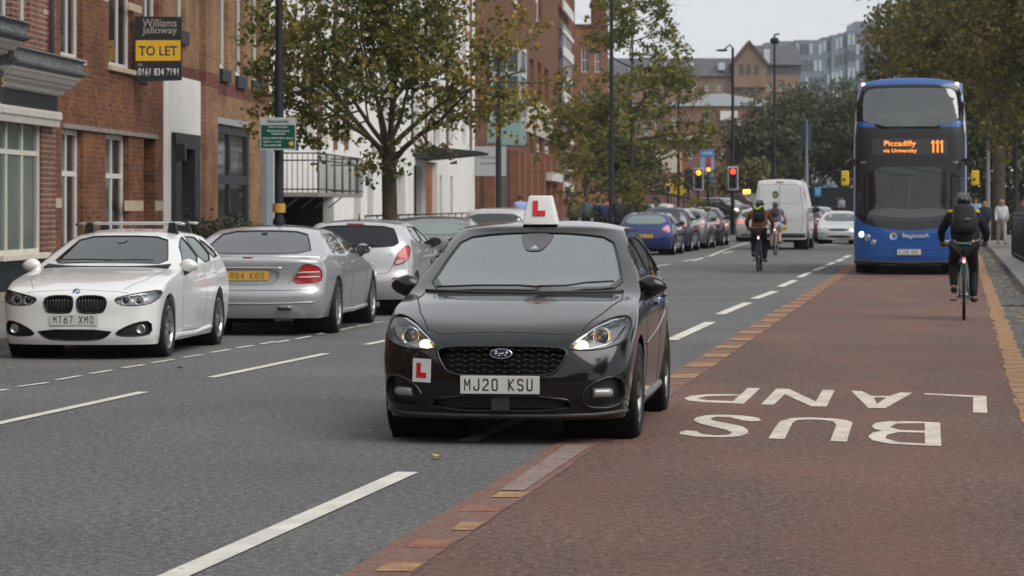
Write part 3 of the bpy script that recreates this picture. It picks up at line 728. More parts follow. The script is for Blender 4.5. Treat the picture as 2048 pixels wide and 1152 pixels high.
# projecting grey sign panel
sg = Front('grey_sign_panel', 'pale grey projecting sign panel with two lines of faint lettering', 950, 'sign')
w_ = 1.42; z0_, z1_ = CH+(HY-352)*FY(950)/FPX, CH+(HY-293)*FY(950)/FPX
bm = bmesh.new(); box(bm, -.06, .06, -w_, -.02, z0_, z1_, bev=.01); obj('panel', bm, mat('sign_grey', (.36, .37, .38), .5), sg.t)
Mx = Matrix.Rotation(-pi/2, 4, 'Z')
lg = mat('sign_faint_lettering', (.12, .13, .14), .5)
for s_, k in (('stagecos', .62), ('paviments', .42)): text('lettering', s_, lg, sg.t, Matrix.Translation((-.063, -w_*.42, z0_+(z1_-z0_)*k)) @ Matrix.Rotation(-pi/2, 4, 'Z') @ Matrix.Rotation(pi/2, 4, 'X'), .15, w_*.5, bold=.02)

# H: further brick building with chimney
y_ = 226.
hb = thing('orange_brick_building', 'orange brick building with white windows and a tall chimney beyond the street tree', 'building', ((1150-1024)/FPX*y_, y_, 0), 0)
def hx(px): return (px-1150)/FPX*y_
def hz(py, y=y_): return CH+(HY-py)*y/FPX
S = [(hx(1163), hx(1178), hz(145), hz(96)), (hx(1163), hx(1178), hz(225), hz(175)), (hx(1190), hx(1203), hz(145), hz(100)), (hx(1190), hx(1203), hz(225), hz(180))]
bm = bmesh.new(); wall(bm, -1, hx(1216), 0, hz(48), S, .25); shell(bm, -1, hx(1216), hz(48), 60)
obj('wall', bm, brick_mat('orange_brick', (.36, .16, .09), (.28, .12, .07), (.25, .17, .13)), hb)
for h in S: window(hb, *h[:4], .15, white, pane_d, .08, (.5,), (.5,))
bm = bmesh.new(); box(bm, hx(1184), hx(1213), .3, 3.5, hz(48), hz(-40)); box(bm, hx(1181), hx(1216), .2, 3.6, hz(10), hz(3)); box(bm, -.2, hx(1217), -.12, .0, hz(54), hz(49)); obj('chimney', bm, redb, hb)

# far buildings across the junction
def far_block(name, label, px0, px1, pyt, y, m, win=None, dp=12., extra=None, rows=None, wm=None):
    t = thing(name, label, 'building', ((px0-1024)/FPX*y, y, 0)); W = (px1-px0)/FPX*y; H_ = CH+(HY-pyt)*y/FPX
    S = []
    if rows:
        for (pa, pb, tops) in rows:
            n, wf = tops
            for i in range(n):
                c = W*(i+.5)/n; S.append((c-W/n*wf/2, c+W/n*wf/2, CH+(HY-pb)*y/FPX, CH+(HY-pa)*y/FPX))
    bm = bmesh.new(); wall(bm, 0, W, 0, H_, S, .25); shell(bm, 0, W, H_, dp); obj('wall', bm, m, t)
    for h in S: window(t, *h, .12, wm or white, pane_d, min(.12, (h[1]-h[0])*.14), (.5,), (.5,))
    return t, W, H_
terra = mat('terracotta_wall', (.22, .145, .1), .85, var=.18, vscale=.5); slate = mat('slate_roof', (.085, .085, .095), .7, var=.2, vscale=.8)
brn = mat('brown_brick_far', (.2, .105, .08), .85, var=.2, vscale=.6)
yT = 380.
t, W, H_ = far_block('terracotta_terrace', 'long terracotta building with slate roof and pointed central gable beyond the junction', 1180, 1600, 150, yT, terra, rows=[(165, 182, (17, .35)), (200, 222, (17, .4)), (245, 270, (17, .4)), (295, 320, (17, .4))], dp=14)
def tx(px): return (px-1180)/FPX*yT
def tz(py): return CH+(HY-py)*yT/FPX
bm = bmesh.new(); prism(bm, [(-.5, tz(152)), (7, tz(111)), (14.5, tz(152))], -.3, tx(1470), 'x'); prism(bm, [(-.4, tz(130)), (7, tz(85)), (14.5, tz(130))], tx(1496), W+.3, 'x'); box(bm, tx(1497), W+.1, .02, 14, tz(152), tz(131)); rf = obj('roof', bm, slate, t, recalc=True)
bm = bmesh.new()
for px in (1300, 1330, 1376, 1438, 1528):
    box(bm, tx(px), tx(px+12), .3, 4, tz(140), tz(125) if px < 1500 else tz(98)); 
split_loose(obj('skylight', bm, mat('skylight_white', (.5, .52, .55), .3), rf))
bm = bmesh.new(); prism(bm, [(tx(1465), tz(175)), (tx(1465), tz(125)), (tx(1472), tz(123)), (tx(1497), tz(88)), (tx(1499), tz(80)), (tx(1501), tz(88)), (tx(1526), tz(124)), (tx(1532), tz(126)), (tx(1532), tz(175))], -1, 6); gb = obj('gable', bm, terra, t, recalc=True)
bm = bmesh.new(); prism(bm, [(tx(1461), tz(128)), (tx(1498), tz(82)), (tx(1498), tz(87)), (tx(1463), tz(132))], -1.4, 6); prism(bm, [(tx(1536), tz(128)), (tx(1498), tz(82)), (tx(1498), tz(87)), (tx(1533), tz(132))], -1.4, 6); obj('gable_coping', bm, mat('dark_coping', (.1, .06, .05), .8), gb, recalc=True)
bm = bmesh.new()
for px in (1478, 1492, 1508): box(bm, tx(px), tx(px+8), -1.06, -1, tz(150), tz(130))
split_loose(obj('gable_window', bm, pane_d, gb))
t, W, H_ = far_block('brown_brick_block', 'brown brick block with flat pale roof and white balcony band behind the traffic lights', 1332, 1530, 208, 310., brn, rows=[(232, 250, (6, .3)), (300, 318, (6, .3))], dp=20)
y3 = 310.
def qx(px): return (px-1332)/FPX*y3
def qz(py): return CH+(HY-py)*y3/FPX
bm = bmesh.new(); prism(bm, [(qx(1405), qz(208)), (qx(1412), qz(188)), (qx(1450), qz(186)), (qx(1560), qz(206)), (qx(1560), qz(208.5))], 1, 14); box(bm, -.3, W+.3, -.3, 0, qz(212), qz(206)); obj('roof', bm, mat('pale_metal_roof', (.38, .42, .44), .5), t, recalc=True)
bm = bmesh.new(); box(bm, qx(1335), qx(1420), -1, 0, qz(282), qz(271)); box(bm, qx(1440), qx(1475), -.4, 0, qz(240), qz(222)); obj('white_band', bm, white, t)
bm = bmesh.new(); box(bm, qx(1357), qx(1363), -.8, 0, qz(345), qz(298)); obj('orange_panel', bm, mat('orange_panel', (.5, .27, .12), .7), t)
t, W, H_ = far_block('cream_block', 'low cream walled building above the yellow hoarding behind the street tree', 1290, 1358, 300, 292., creamr, dp=9)
t, W, H_ = far_block('pink_shopfront_row', 'row of dark pinkish shopfronts with red signs behind the traffic lights', 1200, 1520, 345, 270., mat('dusty_pink_wall', (.2, .105, .1), .85, var=.5, vscale=.5), dp=8)
bm = bmesh.new()
for i, (a, b, p, q) in enumerate(((1392, 1402, 376, 384), (1412, 1424, 372, 382), (1436, 1462, 366, 376), (1300, 1316, 372, 384), (1255, 1275, 376, 386))): box(bm, (a-1200)/FPX*270, (b-1200)/FPX*270, -.2, 0, CH+(HY-q)*270/FPX, CH+(HY-p)*270/FPX)
split_loose(obj('shop_sign', bm, mat('pink_shop_sign', (.42, .2, .22), .6, var=.5, vscale=.7), t))
yM = 520.
mt = thing('grey_apartment_block', 'large blue grey modern apartment block stepping up to a tower beyond the trees', 'building', ((1530-1024)/FPX*yM, yM, 0))
def mx_(px): return (px-1530)/FPX*yM
def mz(py): return CH+(HY-py)*yM/FPX
gm_ = mat('blue_grey_cladding', (.15, .18, .22), .5, var=.15, vscale=.1)
secs = [(1530, 1558, 85), (1558, 1590, 82), (1590, 1645, 80), (1645, 1662, 74), (1662, 1678, 70), (1678, 1694, 66), (1694, 1711, 61), (1711, 1755, 43), (1755, 1800, 58)]
bm = bmesh.new(); bw = bmesh.new(); bf = bmesh.new()
for k, (a, b, p) in enumerate(secs):
    box(bm, mx_(a), mx_(b)-.02, .4 if k % 2 else 0., 14, 0, mz(p))
    n = max(2, round((b-a)/9)); y_f = .4 if k % 2 else 0
    for r in range(13):
        zz = mz(p)-2.6-r*3.05 if p != 43 else mz(p)-6-r*3.05
        for i in range(n):
            if R.random() < .2: continue
            c = mx_(a)+(mx_(b)-mx_(a))*(i+.5)/n; hw = (mx_(b)-mx_(a))/n*.34
            box(bw if R.random() < .62 else bf, c-hw, c+hw, y_f-.1, y_f-.005, zz, zz+1.9)
obj('wall', bm, gm_, mt); split_loose(obj('pale_window_bay', bw, mat('pale_window_bays', (.36, .42, .46), .3), mt)); split_loose(obj('dark_window_bay', bf, mat('dark_window_bays', (.07, .085, .1), .2), mt))
# ------------------------------------------------------------ vehicles: generic body builder
import numpy as np
def chaikin(p, n=2, closed=True):
    for _ in range(n):
        q = []; m = len(p)
        for i in range(m if closed else m-1):
            a, b = p[i], p[(i+1) % m]
            q += [(a[0]*.75+b[0]*.25, a[1]*.75+b[1]*.25), (a[0]*.25+b[0]*.75, a[1]*.25+b[1]*.75)]
        if not closed: q = [p[0]]+q+[p[-1]]
        p = q
    return p
def densify(p, d, closed=True):
    q = []; m = len(p)
    for i in range(m if closed else m-1):
        a, b = p[i], p[(i+1) % m]; k = max(1, int(math.hypot(b[0]-a[0], b[1]-a[1])/d))
        q += [(a[0]+(b[0]-a[0])*j/k, a[1]+(b[1]-a[1])*j/k) for j in range(k)]
    if not closed: q.append(p[-1])
    return q
def inside(p, poly):
    x, y = p; c = False; n = len(poly)
    for i in range(n):
        x1, y1 = poly[i]; x2, y2 = poly[i-1]
        if (y1 > y) != (y2 > y) and x < (x2-x1)*(y-y1)/(y2-y1)+x1: c = not c
    return c
def near_on(p, poly):
    P_ = Vector(p); best = None; bd_ = 1e9; n = len(poly)
    for i in range(n):
        a = Vector(poly[i-1]); b = Vector(poly[i]); d = b-a; L2 = d.length_squared
        t = 0 if L2 < 1e-12 else max(0, min(1, (P_-a).dot(d)/L2)); q = a+d*t; e = (q-P_).length
        if e < bd_: bd_, best = e, q
    return best, bd_
def interp(tab, sm=.0):
    xs = np.array([t[0] for t in tab], float); zs = np.array([t[1] for t in tab], float)
    g = np.arange(xs[0]-.6, xs[-1]+.6, .01); v = np.interp(g, xs, zs)
    # keep end slopes when smoothing
    if sm:
        s0 = (zs[1]-zs[0])/(xs[1]-xs[0]); s1 = (zs[-1]-zs[-2])/(xs[-1]-xs[-2])
        v = np.where(g < xs[0], zs[0]+s0*(g-xs[0]), v); v = np.where(g > xs[-1], zs[-1]+s1*(g-xs[-1]), v)
        k = np.exp(-.5*(np.arange(-30, 31)*.01/sm)**2); k /= k.sum(); v = np.convolve(np.pad(v, 30, 'edge'), k, 'valid')
    return lambda x: np.interp(x, g, v)

GL = {'0': [[(.2, 0), (.8, 0), (1, .15), (1, .85), (.8, 1), (.2, 1), (0, .85), (0, .15), (.2, 0)]], '1': [[(.15, .8), (.55, 1), (.55, 0)]], '2': [[(0, .85), (.2, 1), (.8, 1), (1, .85), (1, .6), (0, .15), (0, 0), (1, 0)]],
 '3': [[(0, 1), (1, 1), (1, .5), (.3, .5)], [(1, .5), (1, 0), (0, 0)]], '4': [[(.75, 0), (.75, 1), (0, .25), (1, .25)]], '5': [[(1, 1), (.05, 1), (0, .55), (.8, .58), (1, .42), (1, .15), (.8, 0), (0, 0)]],
 '6': [[(.8, 1), (.2, .6), (0, .35), (0, .15), (.2, 0), (.8, 0), (1, .15), (1, .4), (.8, .55), (.15, .55)]], '7': [[(0, 1), (1, 1), (.35, 0)]], '8': [[(.2, .52), (0, .65), (0, .87), (.2, 1), (.8, 1), (1, .87), (1, .65), (.8, .52), (.2, .52), (0, .38), (0, .13), (.2, 0), (.8, 0), (1, .13), (1, .38), (.8, .52)]],
 '9': [[(.2, 0), (.8, .4), (1, .65), (1, .85), (.8, 1), (.2, 1), (0, .85), (0, .6), (.2, .45), (.85, .45)]], 'A': [[(0, 0), (.5, 1), (1, 0)], [(.2, .33), (.8, .33)]], 'B': [[(0, 0), (0, 1), (.75, 1), (.95, .85), (.95, .65), (.75, .53), (0, .53)], [(.75, .53), (1, .38), (1, .15), (.8, 0), (0, 0)]],
 'C': [[(1, .8), (.8, 1), (.2, 1), (0, .85), (0, .15), (.2, 0), (.8, 0), (1, .2)]], 'D': [[(0, 0), (0, 1), (.7, 1), (1, .8), (1, .2), (.7, 0), (0, 0)]], 'F': [[(0, 0), (0, 1), (1, 1)], [(0, .52), (.8, .52)]], 'G': [[(1, .85), (.8, 1), (.2, 1), (0, .85), (0, .15), (.2, 0), (1, 0), (1, .5), (.55, .5)]],
 'H': [[(0, 0), (0, 1)], [(1, 0), (1, 1)], [(0, .5), (1, .5)]], 'J': [[(1, 1), (1, .15), (.8, 0), (.2, 0), (0, .15), (0, .3)]], 'K': [[(0, 0), (0, 1)], [(1, 1), (.1, .5), (1, 0)]], 'L': [[(0, 1), (0, 0), (1, 0)]], 'M': [[(0, 0), (0, 1), (.5, .42), (1, 1), (1, 0)]],
 'N': [[(0, 0), (0, 1), (1, 0), (1, 1)]], 'O': [[(.2, 0), (.8, 0), (1, .15), (1, .85), (.8, 1), (.2, 1), (0, .85), (0, .15), (.2, 0)]], 'P': [[(0, 0), (0, 1), (.8, 1), (1, .85), (1, .6), (.8, .47), (0, .47)]], 'R': [[(0, 0), (0, 1), (.8, 1), (1, .85), (1, .62), (.8, .5), (0, .5)], [(.55, .5), (1, 0)]],
 'S': [[(1, .85), (.8, 1), (.2, 1), (0, .87), (0, .65), (.2, .53), (.8, .48), (1, .36), (1, .14), (.8, 0), (.2, 0), (0, .15)]], 'T': [[(0, 1), (1, 1)], [(.5, 1), (.5, 0)]], 'U': [[(0, 1), (0, .15), (.2, 0), (.8, 0), (1, .15), (1, 1)]], 'V': [[(0, 1), (.5, 0), (1, 1)]], 'X': [[(0, 0), (1, 1)], [(0, 1), (1, 0)]], 'Y': [[(0, 1), (.5, .48), (1, 1)], [(.5, .48), (.5, 0)]]}
def plate_text(s_, m, parent, M, hh, ww):
    n = len(s_); pitch = ww/(n-.22); cw = pitch*.68; t_ = cw*.235; bm = bmesh.new(); x = -ww/2
    for ch in s_:
        if ch != ' ':
            tt_ = t_*(.78 if ch == 'M' else 1); c2 = cw-tt_; h2 = hh-tt_
            for st in GL[ch]:
                q = [Vector((x+tt_/2+a*c2, -hh/2+tt_/2+b*h2, 0)) for a, b in st]
                for a, b in zip(q, q[1:]):
                    d = (b-a).normalized(); nn = Vector((-d.y, d.x, 0))*tt_/2; e = d*tt_*.42
                    bm.faces.new([bm.verts.new(M @ p) for p in (a-e-nn, b+e-nn, b+e+nn, a-e+nn)])
        x += pitch*(1 if ch != ' ' else .8)
    return obj('plate_lettering', bm, m, parent)
class Car:
    def __init__(s, name, label, spec, loc, rz, group=None, cat='car', res=1.0):
        s.sp = spec; s.t = thing(name, label, cat, (loc[0], loc[1], loc[2] if len(loc) > 2 else 0), rz, group)
        s.L = spec['L']; s.res = res; s.name = name
        s.build()
    def build(s):
        sp = s.sp; L_ = sp['L']; Wh = sp['W']/2
        ztop = interp(sp['top'], sp.get('sm', .05)); fr = interp(sp['side'], .03)
        crown = interp(sp.get('crown', [(0, .04), (L_*.3, .05), (L_*.45, .045), (L_, .05)]), .1)
        nose = interp(sp['nose'], .03); tail = interp(sp['tail'], .03)
        planw = interp(sp.get('plan', [(0, .97), (L_*.3, 1), (L_*.75, 1), (L_, .95)]), .2)
        zb = interp(sp.get('belt', [(0, .93), (L_, .99)]), .1)
        wr = sp['roofw']; Hr = sp['H']-.05; zs = sp.get('zs', .17)
        pf, nf = sp.get('cornerf', (.36, 2.6)); pr, nr = sp.get('cornerr', (.22, 3.0))
        Nu = int(L_/.03/s.res) if s.res < 2 else int(L_/.075); Ns = int(36/s.res) if s.res < 2 else 18; Nt = int(22/s.res) if s.res < 2 else 11
        def hw(y, z):
            b = zb(y); wb = Wh*fr(b)*planw(y)
            lo = Wh*fr(z)*planw(y)
            q = np.clip((z-b)/(Hr-b), 0, 1.15); up = wb+(wr-wb)*(q**1.15)
            return np.where(z <= b, lo, up)
        tp = sp.get('topexp', 2.4)
        def P3(u, v, k):
            """u along (0..1), v across the top (0..1), k height fraction (0..1); k=1 on the roof, v=1 on the side"""
            y = u*L_
            for _ in range(4):
                zt = ztop(y); c = crown(y); zt_v = zt-c*(np.abs(v)**tp)
                z = zs+k*(zt_v-zs)
                av = np.clip(np.abs(v), 0, 1)
                f = nose(z)+pf*(1-(1-av**nf)**(1/nf)); r = tail(z)+pr*(1-(1-av**nr)**(1/nr))
                y = f+u*(L_-f-r)
            return np.stack([v*hw(y, z), y, z], -1)
        us = np.linspace(0, 1, Nu+1); us = us-.06*np.sin(2*pi*us)/(2*pi)*2
        ks = np.linspace(0, 1, Ns+1); vv = np.sin(np.linspace(0, pi/2, Nt+1)) 
        bm = bmesh.new(); cache = {}
        def V(p):
            key = (round(p[0]*2000), round(p[1]*2000), round(p[2]*2000))
            if key not in cache: cache[key] = bm.verts.new(p)
            return cache[key]
        def grid(A):
            n, m = A.shape[:2]; idx = [[V(A[i, j]) for j in range(m)] for i in range(n)]
            for i in range(n-1):
                for j in range(m-1):
                    q = [idx[i][j], idx[i+1][j], idx[i+1][j+1], idx[i][j+1]]
                    if len(set(q)) == 4:
                        try: bm.faces.new(q)
                        except ValueError: pass
        for sg in (1, -1):
            U, K = np.meshgrid(us, ks, indexing='ij'); grid(P3(U, np.full_like(U, sg*1.0), K))
            U, W_ = np.meshgrid(us, vv*sg, indexing='ij'); grid(P3(U, W_, np.ones_like(U)))
            for e in (0., 1.):
                W_, K = np.meshgrid(vv*sg, ks, indexing='ij'); grid(P3(np.full_like(W_, e), W_, K))
        bmesh.ops.remove_doubles(bm, verts=bm.verts, dist=.0012)
        for _ in range(sp.get('smooth', 5) if s.res < 2 else 2):
            bmesh.ops.smooth_vert(bm, verts=[v for v in bm.verts if not v.is_boundary], factor=.5, use_axis_x=True, use_axis_y=True, use_axis_z=True)
        bmesh.ops.recalc_face_normals(bm, faces=bm.faces)
        # make sure normals point out
        bm.faces.ensure_lookup_table(); tot = sum(f.normal.dot(f.calc_center_median()-Vector((0, L_/2, .6)))*f.calc_area() for f in bm.faces)
        if tot < 0: bmesh.ops.reverse_faces(bm, faces=bm.faces)
        for f in bm.faces: f.smooth = True
        bm.normal_update(); s.bm = bm; s.bvh = BVHTree.FromBMesh(bm); s.holes = []
    # --- projections
    def pr(s, proj, a, b):
        if proj == 'F': return Vector((a, -3, b)), Vector((0, 1, 0))
        if proj == 'R': return Vector((a, s.L+3, b)), Vector((0, -1, 0))
        if proj == 'S': return Vector((3, a, b)), Vector((-1, 0, 0))
        if proj == 'Z': return Vector((-3, a, b)), Vector((1, 0, 0))
        if proj == 'T': return Vector((a, b, 4)), Vector((0, 0, -1))
    def hit(s, proj, a, b, off=0.):
        o, d = s.pr(proj, a, b); h, n, i, dist = s.bvh.ray_cast(o, d)
        if h is None:
            h, n, i, dist = s.bvh.find_nearest(o+d*3); h = Vector(h)
        if n.dot(d) > 0: n = -n
        return h+n*off
    def uv(s, proj, co): return {'F': (co.x, co.z), 'R': (co.x, co.z), 'S': (co.y, co.z), 'Z': (co.y, co.z), 'T': (co.x, co.y)}[proj]
    def cut(s, poly, proj, maxn=.02):
        d = s.pr(proj, 0, 0)[1]; bm = s.bm; dele = []
        x0, x1 = min(p[0] for p in poly), max(p[0] for p in poly); y0, y1 = min(p[1] for p in poly), max(p[1] for p in poly)
        for f in bm.faces:
            c = f.calc_center_median(); q = s.uv(proj, c)
            if x0 <= q[0] <= x1 and y0 <= q[1] <= y1 and f.normal.dot(d) < -.03 and inside(q, poly): dele.append(f)
        vs_ = {v for f in dele for v in f.verts}
        bmesh.ops.delete(bm, geom=dele, context='FACES_ONLY')
        for v in list(vs_):
            if v.is_valid:
                if not v.link_faces: bm.verts.remove(v); continue
                q, e = near_on(s.uv(proj, v.co), poly)
                if e < .09*max(1, s.res):
                    h = s.hit(proj, q[0], q[1])
                    if (h-v.co).length < .25: v.co = h
    def panel(s, name, poly, proj, off, m, parent=None, res=.05, smooth=True):
        poly = densify(poly, res*.7); n = len(poly)
        x0, x1 = min(p[0] for p in poly), max(p[0] for p in poly); y0, y1 = min(p[1] for p in poly), max(p[1] for p in poly)
        pts = [Vector(p) for p in poly]
        nx, ny = max(1, int((x1-x0)/res)), max(1, int((y1-y0)/res))
        for i in range(nx+1):
            for j in range(ny+1):
                q = (x0+(x1-x0)*(i+.5)/(nx+1)+.001*j, y0+(y1-y0)*(j+.5)/(ny+1)+.0013*i)
                if inside(q, poly) and near_on(q, poly)[1] > res*.35: pts.append(Vector(q))
        vo, _, fo, *_r = delaunay_2d_cdt(pts, [(i, (i+1) % n) for i in range(n)], [], 1, 1e-6)
        bm = bmesh.new(); vs_ = [bm.verts.new(s.hit(proj, q.x, q.y, off)) for q in vo]; d = s.pr(proj, 0, 0)[1]
        for f in fo:
            try: bm.faces.new([vs_[i] for i in f])
            except ValueError: pass
        bm.normal_update()
        for f in bm.faces:
            if f.normal.dot(d) > 0: f.normal_flip()
        return obj(name, bm, m, parent or s.t, smooth=smooth)
    def ptube(s, bm, pts, proj, r, off=0., closed=False, n=6, d=.04, mi=0):
        pts = densify(pts, d, closed)
        if closed: pts = pts+[pts[0]]
        tube(bm, [s.hit(proj, a, b, off) for a, b in pts], r, n, mi, cap=not closed)
    def trim(s, name, poly, proj, r, m, off=0., parent=None):
        bm = bmesh.new(); s.ptube(bm, poly, proj, r, off, True); return obj(name, bm, m, parent or s.t)
    def wheel(s, x, y, R_, w, spokes=5, style='double', m=None, rimR=None, tread=None):
        sg = 1 if x > 0 else -1
        M = Matrix.Translation((x, y, R_)) @ Matrix.Rotation(sg*pi/2, 4, 'Y')
        rr_ = rimR or R_*.72; hwid = w/2; n = 40 if s.res < 2 else 20
        bm = bmesh.new()
        lathe(bm, [(rr_*.92, -hwid*.9), (rr_*.98, -hwid*.97), (R_*.93, -hwid), (R_*.985, -hwid*.85), (R_, -hwid*.6), (R_, hwid*.6), (R_*.985, hwid*.86), (R_*.93, hwid), (rr_*1.03, hwid*.97), (rr_*.99, hwid*.9), (rr_*.985, hwid*.7)], n, M)
        tr_m = mat('tyre_rubber', (.018, .018, .018), .75, bump=.2, vscale=20, var=.2)
        bk = bmesh.new(); lathe(bk, [(.001, hwid*.1), (rr_*.96, hwid*.1)], 24, M); lathe(bk, [(.001, -hwid*.9), (rr_*.96, -hwid*.9)], 24, M)
        wo_ = obj('wheel', bk, mat('wheel_backing_disc', (.012, .012, .013), .7), s.t)  # dark brake and hub backing behind the spokes
        obj('tyre', bm, tr_m, wo_, smooth=40)
        rm = m or mat('alloy', (.42, .43, .45), .28, 1.0)
        bm = bmesh.new(); lathe(bm, [(rr_*.99, hwid*.86), (rr_*.96, hwid*.93), (rr_*.92, hwid*.9), (rr_*.89, hwid*.6), (rr_*.87, -hwid*.2)], n, M)
        lathe(bm, [(.0, hwid*.72), (rr_*.12, hwid*.72), (rr_*.17, hwid*.62), (rr_*.2, hwid*.3)], 16, M)
        for k in range(spokes):
            a = 2*pi*k/spokes+.3
            offs = ((-.13, 1), (.13, 1)) if style == 'double' else ((0, 1.7),)
            for da, wd in offs:
                a2 = a+da; ww = .035*wd*rr_/.22; r0, r1 = rr_*.13, rr_*.93
                c0, s0 = cos(a+da*.4), sin(a+da*.4); c1, s1 = cos(a2*1.0+da*.6), sin(a2+da*.6); q = []
                for rr2, (c_, s_), wf, hh in ((r0, (c0, s0), .8, .66), (r1, (c1, s1), .55, .82)):
                    for sd_ in (-1, 1):
                        for dz in (0, -.3):
                            q.append(M @ Vector((rr2*c_-s_*sd_*ww*wf, rr2*s_+c_*sd_*ww*wf, hwid*(hh+dz))))
                vs_ = [bm.verts.new(p) for p in q]
                for f in ((0, 4, 6, 2), (0, 1, 5, 4), (2, 6, 7, 3)): bm.faces.new([vs_[i] for i in f])
        obj('rim', bm, rm, wo_)
        # dark wheel well
    def finish(s, paint_m, lining=None, floor=True):
        sp = s.sp; bm = s.bm
        if lining:
            b2 = bm.copy(); b2.normal_update()
            for v in b2.verts: v.co = v.co-v.normal*.022
            obj('interior_lining', b2, lining, s.t)
        ob = obj('body', bm, paint_m, s.t); s.body = ob
        wb = bmesh.new(); Wh = sp['W']/2; zs = sp.get('zs', .17)
        box(wb, -Wh*.8, Wh*.8, .35, s.L-.3, zs-.02, zs+.12)
        for ay in sp['axles']:
            for sg in (1, -1):
                M = Matrix.Translation((sg*(Wh-.26), ay, sp['R'])) @ Matrix.Rotation(sg*pi/2, 4, 'Y')
                lathe(wb, [(sp['arch']+.012, -.25), (sp['arch']+.012, .22)], 24, M, 0); lathe(wb, [(.0, -.12), (sp['arch']+.012, -.12)], 24, M, 0)
        obj('underbody', wb, mat('underbody_black', (.008, .008, .008), .9), s.t)
    def arches(s, flare=None):
        sp = s.sp; lip = []
        for ay in sp['axles']:
            R_ = sp['arch']; c = [(ay+R_*cos(2*pi*k/48), sp['R']+.01+R_*sin(2*pi*k/48)) for k in range(48)]
            s.cut(c, 'S'); s.cut(c, 'Z')
            for pj in ('S', 'Z'):
                a = [(ay+R_*cos(pi*(k/30*1.3-.15)), sp['R']+.01+R_*sin(pi*(k/30*1.3-.15))) for k in range(31)]
                lip.append(([s.hit(pj, p[0], p[1]) for p in a if p[1] > sp.get('zs', .17)+.01], pj))
        return lip
    def arch_lips(s, lips, m, w_=.05):
        for pts, pj in lips:
            bm = bmesh.new()
            sg = -1 if pj == 'S' else 1
            a = [bm.verts.new(p) for p in pts]; b = [bm.verts.new(p+Vector((sg*w_, 0, 0))) for p in pts]
            for i in range(len(a)-1): f = bm.faces.new([a[i], a[i+1], b[i+1], b[i]]); f.smooth = True
            obj('arch_lip', bm, m, s.t)
    def lamp_unit(s, name, poly, proj, house, cover, depth=.05, rim=.006, rimm=None, parent=None):
        s.cut(poly, proj)
        h = s.panel(name, poly, proj, -depth, house, parent)
        # side wall of the recess
        bm = bmesh.new(); pl = densify(poly, .03); a = [bm.verts.new(s.hit(proj, *p)) for p in pl]; b = [bm.verts.new(s.hit(proj, *p, -depth-.002)) for p in pl]
        for i in range(len(pl)): bm.faces.new([a[i-1], a[i], b[i], b[i-1]])
        obj('lamp_surround', bm, house, h)
        if cover: s.panel('lens_cover', poly, proj, -.003, cover, h)
        if rim: s.trim('lamp_seal', poly, proj, rim, rimm or mat('rubber_trim', (.01, .01, .01), .5), 0, h)
        return h
    def plate(s, txt, x, z, proj, m, w_=.52, h_=.112, size=.8, off=.012, tm=None, rz=None):
        """number plate lying on the bumper"""
        p = s.hit(proj, x, z, off); bm = bmesh.new(); box(bm, -w_/2, w_/2, -.004, .004, -h_/2, h_/2, bev=.003)
        rot = 0 if proj == 'F' else pi
        pa = s.hit(proj, x-w_*.4, z, off); pb = s.hit(proj, x+w_*.4, z, off); far = min(pa.y, pb.y, p.y) if proj == 'F' else max(pa.y, pb.y, p.y)
        M = Matrix.Translation((p.x, far, z)) @ Matrix.Rotation(rot, 4, 'Z')
        for v in bm.verts: v.co = M @ v.co
        o = obj('number_plate', bm, m, s.t)
        plate_text(txt, tm or mat('plate_black', (.012, .012, .012), .5), o, M @ Matrix.Translation((0, -.0046, 0)) @ Matrix.Rotation(pi/2, 4, 'X'), h_*.68, w_*size)
        return o

glassM = glass_mat('car_glass_clear', (.6, .72, .7), 4.4, .03, .85)
glassT = glass_mat('car_glass_tinted', (.35, .38, .38), 1.9, .02, .45)
glassD = mat('car_glass_dark', (.012, .014, .015), .03, spec=.9, ior=1.6)
glassR = glass_mat('lamp_cover', (.95, .96, .98), 1.28, .02, .95)
frit = mat('glass_border_black', (.008, .008, .009), .12, spec=.7)
rub = mat('rubber_trim', (.01, .01, .01), .5)
blk = mat('black_plastic', (.014, .014, .015), .45, var=.2, vscale=10)
chrome = mat('chrome', (.6, .6, .62), .12, 1.0)
silv = mat('lamp_reflector', (.5, .51, .53), .2, .9)
plW = mat('plate_white', (.58, .59, .57), .45); plY = mat('plate_yellow', (.62, .36, .05), .45)
upho = mat('upholstery_dark', (.03, .032, .035), .85)
redl = mat('tail_lamp_red', (.42, .012, .015), .15, coat=.6); clr = mat('tail_lamp_clear', (.5, .42, .4), .15, coat=.6)
